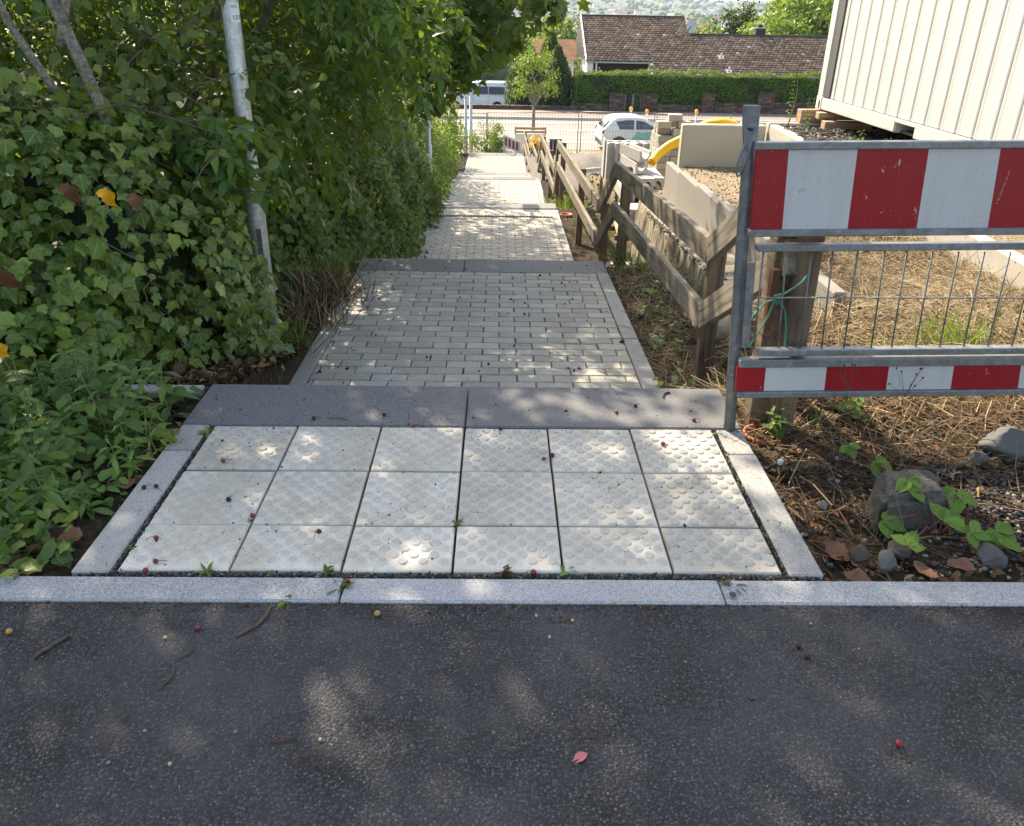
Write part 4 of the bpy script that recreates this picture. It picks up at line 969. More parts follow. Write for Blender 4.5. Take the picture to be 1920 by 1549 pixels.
# ------------------------------------------------------------------ the house beyond the hedge
def build_house():
    h = thing('house', (14, 62, -4.6), 'house with a wide brown tiled roof behind the clipped hedge', 'house')
    b = .466; ye, ze = 56.5, -2.75
    def rz(y): return ze + b*(y-ye)
    L0, LS, L1 = 5.95, 10.35, 30.0
    RY1, RY2 = 64.3, 61.95                             # ridges
    XS = 13.55
    m = MB(); m.add([(L0, 58.5, rz(58.5)-.06), (LS, 58.5, rz(58.5)-.06), (LS, ye, ze-.06), (L1, ye, ze-.06), (L1, RY2, rz(RY2)-.06), (XS, RY2, rz(RY2)-.06), (XS, RY1, rz(RY1)-.06), (L0, RY1, rz(RY1)-.06)], [tuple(range(8))])
    roof = m.build('roof', M['mortar'], h)
    V, F, R = [], [], []; d = Vector((0, 1, b)).normalized(); nn = Vector((0, -b, 1)).normalized(); ex = .30
    nrow = int((RY1-ye)*math.sqrt(1+b*b)/ex)+1
    for r in range(nrow):
        s = r*ex; 
        for c in range(int((L1-L0)/.27)+1):
            x = L0 + (c+(.5 if r % 2 else 0))*.27; p = Vector((x, ye, ze)) + d*s; yy = p.y
            if x > L1 or (x < LS and yy < 58.4) or (yy > RY2-.1 and x > XS) or yy > RY1-.1: continue
            jit = U(-.012, .02); lift = .035+jit; w = .13
            pts = [(-w, .36, .004), (w, .36, .004), (w, .07, lift*.9), (w*.55, .0, lift), (-w*.55, .0, lift), (-w, .07, lift*.9)]
            k = len(V); q = [p + Vector((a, 0, 0)) + d*bb + nn*(cc+.002) for a, bb, cc in pts]; low = [v - nn*.03 for v in (q[2], q[3], q[4], q[5])]
            V += q + low; F.append((k, k+1, k+2, k+5)); F.append((k+5, k+2, k+3, k+4)); F.append((k+2, k+6, k+7, k+3)); F.append((k+3, k+7, k+8, k+4)); F.append((k+4, k+8, k+9, k+5))
            R += [U(0, .95) if U(0, 1) > .016 else U(.975, 1)]*10
    o = mobj('roof_tiles', npmesh('roof_tiles', V, F, M['rooftile'], attrs={'rnd': ('FLOAT', R)}), roof); o['kind'] = 'stuff'
    MB().beam((L0-.05, RY1, rz(RY1)+.03), (XS, RY1, rz(RY1)+.03), .28, .12).build('ridge', M['rust'] if False else M['mortar'], roof)
    MB().beam((XS, RY2, rz(RY2)+.03), (L1, RY2, rz(RY2)+.03), .28, .12).build('ridge', M['mortar'], roof)
    MB().beam((L0-.06, 58.4, rz(58.4)), (L0-.06, RY1, rz(RY1)), .07, .26).build('verge_board', M['white_wall'], roof)
    MB().beam((XS+.06, RY2, rz(RY2)+.05), (XS+.06, RY1, rz(RY1)+.05), .07, .22).build('verge_board', M['gutter'], roof)
    MB().add([(XS, RY2+.02, rz(RY2)-.5), (XS, RY1+3, rz(RY2)-.5), (XS, RY1, rz(RY1))], [(0, 1, 2)]).build('gable_infill', M['white_wall'], h)
    MB().box((L0-.02, 58.36, rz(58.4)-.14), (LS+.05, 58.46, rz(58.4)-.03)).build('eaves_gutter', M['gutter'], roof)
    MB().box((L0+.25, 59.4, -4.6), (LS, 59.6, rz(58.5)+.3)).build('balcony_back', M['dark_recess'], h)
    MB().box((L0+.02, 58.5, -4.6), (L0+.45, 59.6, rz(58.5)-.05)).build('wall', M['white_wall'], h)
    for x in (L0+.62, LS-.07): MB().box((x, 58.42, -4.6), (x+.09, 58.52, rz(58.45)-.14)).build('balcony_post', M['white_wall'], h)
    MB().box((LS, 57.2, -4.6), (L1-.3, 66, ze-.05)).build('wall', M['white_wall'], h)
    MB().box((L0+.3, 59.6, -4.6), (LS, 66, rz(58.5)-.05)).build('wall', M['white_wall'], h)
    MB().add([(L0, 58.6, rz(58.5)-.1), (L0, 70, rz(58.5)-.1), (L0, RY1, rz(RY1)-.08)], [(0, 1, 2)]).build('gable_wall', M['dark_recess'], h)
    ch = MB().box((18.35, 61.9, -.8), (19.05, 62.5, .27)).build('chimney', M['dark_recess'], roof)
    MB().box((18.28, 61.83, .27), (19.12, 62.57, .33)).build('chimney_cap', M['gutter'], roof); MB().lathe([(.14, 0), (.14, .12), (.2, .15), (.2, .2), (.02, .24)], (18.7, 62.2, .33), 10).build('chimney_cowl', M['dark_recess'], roof)
    for x, y in ((15.3, 59.0), (15.5, 57.3)):
        MB().tube([(x, y, rz(y)), (x, y, rz(y)+.26), (x+.02, y-.05, rz(y)+.3)], .06, 10).build('vent_pipe', M['white_wall'], roof, smooth=True)
        MB().beam((x, y-.25, rz(y-.25)+.06), (x, y+.25, rz(y+.25)+.06), .4, .02).build('flashing', M['gutter'], roof)
    # roof skylight strip and solar pane beyond the ridge
    MB().beam((20.6, RY2+.4, rz(RY2)+.09), (22.9, RY2+.4, rz(RY2)+.09), .5, .06).build('roof_pane', M['glass_dark'], roof)
    d2 = thing('satellite_dish', (13.75, 62.6, .1), 'round grey satellite dish on the gable above the lower roof', 'satellite dish')
    m = MB(); n = 20; cx, cyy, cz = 13.78, 62.4, .33; V = [(cx+.02, cyy+.12, cz)]
    for ring, (rr, dp) in enumerate(((.2, .10), (.4, .04), (.52, 0))):
        V += [(cx+rr*math.cos(a)*.72, cyy+dp, cz+rr*math.sin(a)) for a in np.linspace(0, 2*math.pi, n, False)]
    F = [(0, 1+k, 1+(k+1) % n) for k in range(n)] + [(1+q*n+k, 1+(q+1)*n+k, 1+(q+1)*n+(k+1) % n, 1+q*n+(k+1) % n) for q in range(2) for k in range(n)]
    m.add(V, F).build('reflector', M['dish'], d2, smooth=True); MB().tube([(13.6, 62.5, .1), (13.78, 62.5, .33)], .03, 6).build('arm', M['galv'], d2)
build_house()
def small_roof():
    h = thing('outbuilding', (5.0, 67, -4.5), 'low outbuilding with an orange-lichened brown roof left of the house', 'outbuilding')
    MB().add([(1.5, 64.5, -2.2), (5.85, 64.5, -2.2), (5.85, 67.5, -.85), (1.5, 67.5, -.85)], [(0, 1, 2, 3)]).build('roof', plain('lichen_roof', (.14, .06, .025), .9, 0, .6, 1.2), h)
    MB().box((1.7, 64.8, -5), (5.6, 67.5, -2.2)).build('wall', M['white_wall'], h)
small_roof()

# ------------------------------------------------------------------ vehicles
def vehicle(name, label, cat, profile, half_w, at, rotz, paint, glass_poly, wheels, wr, details):
    """profile: side outline (x along length, z); windows and lamps as separate parts"""
    t = thing(name, at, label, cat); Rm = Matrix.Translation(at) @ Matrix.Rotation(rotz, 4, 'Z')
    n = len(profile); zmid = .95
    def wfac(z): return half_w*(1 - .16*max(0, (z-zmid)/.6)**1.3)
    V = []
    secs = [(-1, 0), (-.93, 1), (.93, 1), (1, 0)]
    for s, full in secs:
        for (x, z) in profile:
            cx = sum(p[0] for p in profile)/n; k = 1 if full else .965
            V.append((cx+(x-cx)*k, s*wfac(z), z if full else .06+(z-.0)*.972))
    F = [tuple(range(n))] + [(q*n+i, q*n+(i+1) % n, (q+1)*n+(i+1) % n, (q+1)*n+i) for q in range(3) for i in range(n)] + [tuple(3*n+i for i in reversed(range(n)))]
    body = MB().add(V, F).build('body', paint, t, m=Rm)
    for i, poly in enumerate(glass_poly):
        for s in (-1, 1):
            m = MB(); P = [(x, s*(wfac(z)+.012), z) for x, z in poly]; m.add(P, [tuple(range(len(P))) if s < 0 else tuple(reversed(range(len(P))))]); m.build('side_window', M['glass_dark'], body, m=Rm)
    for x in wheels:
        for s in (-1, 1):
            w = MB().tube([(x, s*(half_w-.19), wr), (x, s*(half_w+.005), wr)], wr, 22).build('wheel', M['rubber'], t, m=Rm)
            MB().tube([(x, s*(half_w+.004), wr), (x, s*(half_w+.012), wr)], wr*.62, 16).build('rim', M['wheel'], w, m=Rm)
            MB().prism([(x+(wr+.05)*math.cos(a), wr+(wr+.05)*math.sin(a)) for a in np.linspace(0, math.pi, 14)], s*(half_w+.001)-.001, s*(half_w+.001)+.001, axis='y').build('wheel_arch', M['rubber'], body, m=Rm)
    details(t, Rm, wfac)
    return t
def car():
    prof = [(0.02, .30), (0.0, .55), (.05, .85), (.10, .98), (.42, 1.32), (.62, 1.42), (1.2, 1.455), (1.8, 1.42), (2.25, 1.24), (2.75, .98), (3.6, .88), (3.95, .74), (4.04, .5), (4.0, .28), (3.7, .20), (.4, .22)]
    g = [[(.62, 1.30), (1.05, 1.36), (1.42, 1.36), (1.42, .98), (.78, .98)], [(1.50, 1.36), (1.85, 1.31), (2.20, 1.13), (2.42, .98), (1.50, .98)]]
    def det(t, Rm, wf):
        MB().add([(.09, -.62, 1.03), (.09, .62, 1.03), (.40, .55, 1.33), (.40, -.55, 1.33)], [(0, 1, 2, 3)]).build('rear_window', M['glass_dark'], t, m=Rm @ Matrix.Translation((-.02, 0, .01)))
        for s in (-1, 1):
            MB().box((-.015, s*.86-.12, .80), (.40, s*.86-.0, .95)).build('tail_light', M['lamp_red'], t, m=Rm @ Matrix.Translation((0, -.0 if s < 0 else .12, 0)), bevel=.03) if False else \
            MB().prism([(-.02, .80), (.10, .80), (.38, .92), (.34, .97), (.05, .95)], s*.875, s*.82, axis='y').build('tail_light', M['lamp_red'], t, m=Rm)
            MB().box((2.22, s*.88, .96), (2.36, s*1.03, 1.09)).build('mirror', M['rubber'], t, m=Rm, bevel=.03)
            MB().prism([(3.6, .70), (3.95, .68), (3.9, .80), (3.55, .84)], s*.86, s*.80, axis='y').build('headlight', M['wheel'], t, m=Rm)
            for x in (.95, 1.72): MB().box((x, s*(.885), .84), (x+.18, s*.902, .87)).build('door_handle', M['car_white'], t, m=Rm)
            MB().add([(1.30, s*.897, .42), (2.35, s*.897, .42), (2.2, s*.897, .88), (1.55, s*.897, .90)], [(0, 1, 2, 3) if s < 0 else (3, 2, 1, 0)]).build('door_print', M['car_teal'], t, m=Rm)
        MB().box((.0, -.75, .28), (.02, .75, .48)).build('rear_bumper', M['rubber'], t, m=Rm)
        MB().tube([(1.0, 0, 1.45), (.85, 0, 1.62)], .008, 5).build('aerial', M['rubber'], t, m=Rm)
    vehicle('parked_car', 'white hatchback parked at the roadside behind the mesh fence', 'car', prof, .885, (4.42, 36.75, -4.36), .06, M['car_white'], g, (.78, 3.28), .32, det)
car()
def van():
    prof = [(0.03, .35), (0.0, .75), (.05, 1.2), (.22, 1.80), (.34, 1.95), (2.6, 1.97), (3.35, 1.9), (3.95, 1.38), (4.15, 1.18), (4.78, .98), (4.88, .6), (4.82, .3), (4.4, .22), (.4, .24)]
    g = [[(.42, 1.68), (1.55, 1.70), (1.55, 1.20), (.36, 1.20)], [(1.62, 1.70), (2.62, 1.70), (2.62, 1.20), (1.62, 1.20)], [(2.72, 1.70), (3.28, 1.66), (3.75, 1.2), (2.72, 1.2)]]
    def det(t, Rm, wf):
        for s in (-1, 1):
            MB().prism([(-.02, .95), (.06, .95), (.10, 1.30), (.03, 1.30)], s*.955, s*.88, axis='y').build('tail_light', M['lamp_red'], t, m=Rm)
            MB().box((3.55, s*.95, 1.15), (3.75, s*1.15, 1.4)).build('mirror', M['rubber'], t, m=Rm, bevel=.03)
            for x in (1.585, 2.67): MB().box((x, s*.953, .45), (x+.012, s*.956, 1.15)).build('door_gap', M['rubber'], t, m=Rm)
        MB().add([(.04, -.65, 1.22), (.04, .65, 1.22), (.2, .58, 1.75), (.2, -.58, 1.75)], [(0, 1, 2, 3)]).build('rear_window', M['glass_dark'], t, m=Rm @ Matrix.Translation((-.02, 0, 0)))
    vehicle('parked_van', 'pale blue van parked behind the low dark wall', 'van', prof, .95, (.75, 60.9, -5.50), math.pi, M['van_paint'], g, (.95, 3.95), .34, det)
van()

# ------------------------------------------------------------------ site fencing and street furniture
def mesh_fence(x0, y0, x1, y1, z0, h, label, dx=.12, dz=.26):
    f = thing('mesh_fence', ((x0+x1)/2, (y0+y1)/2, z0), label, 'fence panel', 'galvanised mesh fence panels along the street')
    A, B = Vector((x0, y0, z0)), Vector((x1, y1, z0)); d = (B-A).normalized(); L = (B-A).length
    for p in (A, B): MB().tube([p, p+Vector((0, 0, h))], .021, 8).build('upright', M['galv_dark'], f, smooth=True)
    for z in (h-.02, .12): MB().tube([A+Vector((0, 0, z)), B+Vector((0, 0, z))], .016, 6).build('frame_tube', M['galv'], f, smooth=True)
    w = MB(); n = int(L/dx)
    for k in range(1, n): p = A + d*(L*k/n); w.tube([p+Vector((0, 0, .12)), p+Vector((0, 0, h-.02))], .0055, 3, caps=False)
    for k in range(1, int(h/dz)): w.tube([A+Vector((0, 0, k*dz)), B+Vector((0, 0, k*dz))], .0055, 3, caps=False)
    o = w.build('wire_grid', M['galv_dark'], f); o['kind'] = 'stuff'
    for p in (A, B): MB().box((-.11, -.3, -.0), (.11, .3, .12)).build('foot_block', M['concrete_grey'], f, m=Matrix.Translation(p) @ Matrix.Rotation(.2, 4, 'Z'))
mesh_fence(-.50, 34.6, 3.32, 34.8, -4.36, 1.78, 'mesh fence panel in front of the sapling planter')
mesh_fence(3.45, 34.8, 6.52, 34.75, -4.36, 1.84, 'mesh fence panel in front of the white car')
mesh_fence(6.62, 34.75, 9.75, 34.8, -4.36, 1.82, 'mesh fence panel behind the stacked pavers')
mesh_fence(-1.62, 34.4, -.55, 34.6, -4.36, 1.74, 'narrow mesh fence panel beside the lamp posts')
def warn_light(x, y, zt, label):
    t = thing('warning_light', (x, y, -4.34), label, 'warning light', 'amber warning lights along the road works')
    MB().tube([(x, y, -4.34), (x, y, zt-.26)], .03, 8).build('post', M['white_plastic'], t, smooth=True)
    MB().box((x-.20, y-.10, -4.345), (x+.20, y+.10, -4.25)).build('foot', M['rubber'], t)
    MB().box((x-.045, y-.04, zt-.27), (x+.045, y+.04, zt-.12)).build('battery_case', M['white_plastic'], t, bevel=.01)
    MB().lathe([(.02, -.13), (.075, -.11), (.085, -.02), (.06, .05), (.0, .07)], (x, y, zt-.03), 12).build('lens', M['yellow_lamp'], t, smooth=True)
warn_light(6.01, 38.0, -2.68, 'amber warning light above the roof of the white car, leftmost of three')
warn_light(6.75, 38.0, -2.78, 'amber warning light above the windscreen of the white car, middle of three')
warn_light(9.03, 38.0, -2.75, 'amber warning light beside the yellow pipe, rightmost of three')
def lamp_post(x, y, z0, h, r, label):
    t = thing('lamp_post', (x, y, z0), label, 'lamp post'); MB().tube([(x, y, z0), (x, y, z0+1.2), (x, y, z0+1.22), (x, y, z0+h)], [r, r, r*.75, r*.6], 12).build('pole', M['pole'], t, smooth=True)
    MB().box((x+r*.2, y-r*1.02, z0+.35), (x+r*.6, y-r*.9, z0+.75)).build('service_hatch', M['galv'], t)
    MB().tube([(x, y, z0+h-.02), (x, y+.3, z0+h+.1), (x, y+.9, z0+h+.12)], .03, 8).build('arm', M['pole'], t, smooth=True)
    MB().box((x-.12, y+.8, z0+h+.06), (x+.12, y+1.35, z0+h+.16)).build('lamp_head', M['galv'], t, bevel=.03)
lamp_post(-1.34, 32.6, -4.25, 4.2, .075, 'slim grey lamp post at the bottom of the path, left one of the pair')
lamp_post(-1.16, 33.2, -4.3, 5.0, .09, 'thicker grey lamp post at the bottom of the path, right one of the pair')
lamp_post(-1.17, 13.5, -1.9, 3.5, .05, 'thin grey lamp post rising from the bushes beside the third steps')
def far_barrier():
    b = thing('plastic_barrier', (.45, 31.5, -4.1), 'white plastic fence barrier with red striped board at the foot of the steps', 'barrier')
    P0, P1 = Vector((.16, 31.6, -4.1)), Vector((.80, 31.3, -4.1))
    def S(t, z): p = P0.lerp(P1, t); return Vector((p.x, p.y, p.z + z - .20*t))
    for k in range(15):
        t = k/14; MB().beam(S(t, .03), S(t, 1.06+.02*(k % 2)), .018, .022, up=(0, 1, 0)).build('slat', M['white_plastic'], b)
    for z in (.05, .62, 1.0): MB().beam(S(0, z), S(1, z), .03, .06).build('rail', M['white_plastic'], b)
    for k in range(9):
        c = [S(k/9, .66), S((k+1)/9, .66), S((k+1)/9, .96), S(k/9, .96)]; off = Vector((-.02, -.03, 0))
        MB().hexa([c[0], c[1], c[1]+off, c[0]+off, c[3], c[2], c[2]+off, c[3]+off]).build('striped_board', M['sheet_red' if k % 2 else 'sheet_white'], b)
    c = [S(.38, .16)+Vector((-.02, -.04, 0)), S(.62, .16)+Vector((-.02, -.04, 0)), S(.62, .55)+Vector((-.02, -.04, 0)), S(.38, .55)+Vector((-.02, -.04, 0))]
    MB().add(c, [(0, 1, 2, 3)]).build('sticker', M['sticker'], b)
far_barrier()
def planter():
    t = thing('tree_planter', (1.25, 33.6, -4.3), 'white tree planter with an orange timber frame behind the mesh fence', 'planter')
    MB().box((.62, 33.5, -4.36), (1.9, 34.4, -3.28)).build('box', M['white_plastic'], t, bevel=.03)
    for a, b_ in (((.62, 33.52, -3.08), (1.9, 33.52, -3.08)), ((.62, 33.52, -3.22), (1.9, 33.52, -3.22))): wood_bar('frame_board', a, b_, .04, .09, M['wood_pale'], t)
    for x in (.64, 1.88): MB().box((x-.03, 33.49, -3.3), (x+.03, 33.55, -3.02)).build('frame_post', M['wood_pale'], t)
    f = thing('flower_bush', (1.45, 32.6, -4.3), 'bright yellow flowering bush beside the fence at the foot of the steps', 'flower bush')
    P, N = crown_pts([(1.45, 32.6, -3.75, .42, .35, .38)], 1500, 24, .2, .5); n_, t_ = leaf_dirs(N, .7, .7, .1)
    inst('blossom', T_quad(.8), P, n_, t_, U(.05, .09, len(P)), U(0, 1, len(P)), M['flower_yellow'], f, kind='stuff')
    P, N = crown_pts([(1.45, 32.6, -4.0, .40, .35, .35)], 900, 24, .2, .4); n_, t_ = leaf_dirs(N)
    inst('foliage', T_quad(.5), P, n_, t_, U(.06, .1, len(P)), U(0, 1, len(P)), M['leaf_bright'], f, kind='stuff')
    b = thing('black_bin', (1.86, 27, -3.3), 'black plastic crate stack wrapped with bands beyond the fence', 'crate stack')
    for k in range(3): MB().box((1.66, 26.8, -3.55+k*.34), (2.04, 27.3, -3.55+k*.34+.32)).build('crate', M['black_plastic'], b, bevel=.02)
    for x in (1.75, 1.93): MB().box((x, 26.79, -3.55), (x+.015, 27.31, -2.535)).build('band', M['white_plastic'], b)
    MB().box((1.65, 26.8, -2.54), (2.05, 27.3, -2.50)).build('lid', M['galv'], b)
planter()
def sapling():
    t = thing('young_tree', (1.45, 35.6, -4.3), 'young tree with a pale trunk and light green crown behind the mesh fence', 'tree')
    m = MB(); x, y = 1.45, 35.6
    m.tube([(x, y, -4.3), (x+.01, y, -3.2), (x, y, -2.45)], [.085, .075, .065], 8); tips = []
    for k in range(11):
        a = k*2.4; r = .45+.35*(k % 3)/2; z1 = -1.7+.16*k*.9
        pts = limb(m, (x, y, -2.5+.08*(k % 4)), (x+r*math.cos(a), y+r*math.sin(a), z1), .035, .012, .06, 6, 5); tips += [tuple(p) for p in pts[3:]]
    m.build('trunk', M['bark_lichen'], t, smooth=True)
    P, N = crown_pts([(x, y, -1.1, .95, .9, 1.0), (x+.1, y, -.3, .6, .6, .7), (x-.5, y, -1.75, .5, .5, .35), (x+.55, y, -1.75, .5, .5, .35)], 2500, 34, .15, .45); n_, t_ = leaf_dirs(N, .5, .8, .3)
    inst('crown', T_quad(.55), P, n_, t_, U(.07, .13, len(P)), U(0, 1, len(P)), M['leaf_bright'], t, kind='stuff')
sapling()
def roadside_bush(label, x, y, z, rx, ry, rz_, n, mat, size, group=None, sticks=0):
    t = thing('bush', (x, y, z), label, 'bush', group); P, N = crown_pts([(x, y, z+rz_*.55, rx, ry, rz_*.75), (x+rx*.3, y, z+rz_*.4, rx*.7, ry*.8, rz_*.6)], n, 40, .14, .4); n_, t_ = leaf_dirs(N, .6, .7, .1)
    inst('foliage', T_quad(.4), P, n_, t_, U(.6, 1.3, len(P))*size, U(0, 1, len(P)), mat, t, kind='stuff')
    m = MB()
    for k in range(14): a = k*2.4; m.tube([(x, y, z-.05), (x+rx*.7*math.cos(a), y+ry*.7*math.sin(a), z+rz_*U(.7, 1.35))], [.012, .004], 4)
    m.build('stems', M['stem'], t)
roadside_bush('yellow-green weeds growing tall at the bottom of the path', -.42, 32.6, -4.2, .72, .5, 1.15, 4200, M['leaf_bright'], .10)
roadside_bush('light green shrub beside the lamp posts at the bottom left', -2.1, 30.5, -3.9, .8, .8, 1.9, 2600, M['leaf_bright'], .13)
roadside_bush('light green shrub overhanging the left edge of the lowest ramp', -1.85, 26.0, -3.4, .6, .9, 1.7, 2400, M['leaf_bright'], .12)
# sand heap
def heap(name, label, x, y, z, rx, ry, h, mat, cat):
    n = 22; xs = np.linspace(-1, 1, n); X, Y = np.meshgrid(xs, xs); r = np.sqrt(X*X+Y*Y)
    Z = z - .15 + h*np.clip(1-r, 0, 1)**1.1*(1+.25*np.sin(X*9+Y*4)*np.sin(Y*7)) + .15*np.clip(1-r, 0, .15)/.15
    V = np.stack([x+X*rx, y+Y*ry, Z], -1).reshape(-1, 3); i = np.arange(n-1)[None, :]+n*np.arange(n-1)[:, None]; F = np.stack([i, i+1, i+1+n, i+n], -1).reshape(-1, 4)
    o = mobj(name, npmesh(name, V, F, mat, smooth=True)); return tag(o, label, cat)
heap('sand_heap', 'small heap of orange sand beyond the fence', 2.75, 25.5, -3.45, .75, .9, .55, stone('orange_sand', (.36, .22, .12), .25, 60, .95, .2, 3, (.28, .17, .09), .6, False), 'sand heap')
hp = heap('gravel_heap', 'flat heap of dark gravel between the fence and the drain channels', 2.0, 18.5, -2.05, 1.25, 3.0, .35, stone('heap_gravel', (.12, .11, .10), .5, 25, .95, .3, 5, (.2, .17, .14), 1., False), 'gravel heap')
# concrete wall with lettering along the street
def lettered_wall():
    t = thing('lettered_wall', (13, 33.8, -4.4), 'pale concrete site wall with dark lettering behind the retaining stones', 'wall')
    MB().box((9.9, 33.6, -4.5), (19, 33.9, -2.72)).build('wall', M['concrete_cream'], t, bevel=.02)
    for s, x in (('JOV', 12.6), ('(h)', 10.15)):
        text_mesh('lettering', s, .5, M['text_dark'], t, Matrix.Translation((x, 33.592, -3.2)) @ Matrix.Rotation(math.radians(90), 4, 'X'), .004)
    for k, (x, w) in enumerate(((10.95, .18), (11.5, .55), (12.1, .5))):
        q = MB().box((x, 31.2, -4.4), (x+w, 31.5, -2.75-.12*(k == 0))).build('concrete_post', M['concrete_grey'], bevel=.02); tag(q, ['narrow concrete post in front of the lettered wall', 'wide concrete block in front of the lettered wall', 'square concrete block beside the lettering'][k], 'concrete block')
lettered_wall()

# ------------------------------------------------------------------ far trees and the town across the valley
def far_tree(label, x, y, z0, h, r, n, mat, size, group, blobs=7):
    t = thing('tree', (x, y, z0), label, 'tree', group); m = MB(); m.tube([(x, y, z0), (x+.1, y, z0+h*.45), (x, y, z0+h*.8)], [r*.10, r*.07, r*.02], 7)
    B = [(x, y, z0+h*.62, r*.75, r*.75, h*.36)]
    for k in range(blobs):
        a = U(0, 6.28); q = r*U(.35, .7); zz = z0+h*U(.40, .85); rr = r*U(.32, .5); B.append((x+q*math.cos(a), y+q*math.sin(a), zz, rr, rr, rr*.8)); limb(m, (x, y, z0+h*.35), (x+q*math.cos(a), y+q*math.sin(a), zz), r*.05, r*.012, .08, 5, 5)
    m.build('trunk', M['bark'], t); P, N = crown_pts(B, n, 26, .17, .6); n_, t_ = leaf_dirs(N, .5, .8, .3)
    inst('crown', T_quad(.65), P, n_, t_, U(.6, 1.4, len(P))*size, U(0, 1, len(P)), mat, t, kind='stuff')
far_tree('large bright green tree behind the house beside the container', 31.5, 88, -8, 13.0, 5.2, 9000, M['leaf_bright'], .42, 'trees beyond the house', 12)
far_tree('bright green tree rising behind the lower roof ridge', 26.5, 84, -8, 9.4, 3.6, 6000, M['leaf_bright'], .36, 'trees beyond the house', 9)
far_tree('pale tree partly hidden by the container', 36.0, 92, -8, 12.0, 5.0, 6000, M['leaf_small'], .42, 'trees beyond the house', 9)
far_tree('dark tree between the chimney and the bright green trees', 27.5, 96, -9, 11.0, 3.4, 5000, M['leaf_thuja'], .4, 'trees beyond the house')
far_tree('dark broad tree behind the lower roof left of the chimney', 22.5, 104, -9, 9.2, 4.2, 5000, M['leaf_maple'], .42, 'trees beyond the house')
far_tree('small yellow-green tree behind the lower roof', 22.2, 92, -8, 8.2, 1.9, 2600, M['leaf_bright'], .3, 'trees beyond the house')
far_tree('dark tree right of the satellite dish', 19.5, 112, -9, 8.8, 3.4, 4000, M['leaf_thuja'], .42, 'trees beyond the house')
far_tree('round tree just right of the satellite dish', 18.0, 150, -12, 11.5, 4.6, 4000, M['leaf_small'], .55, 'trees beyond the house')
far_tree('green tree left of the house gable', 7.0, 110, -9, 9.4, 3.6, 4000, M['leaf_small'], .42, 'trees beyond the house')
far_tree('wide green tree beyond the outbuilding', 4.5, 125, -10, 10.5, 4.6, 4000, M['leaf_bright'], .5, 'trees beyond the house')
far_tree('rounded tree left of the roof edge in the middle distance', 11.0, 170, -13, 11.5, 5.5, 4000, M['leaf_small'], .6, 'trees beyond the house')
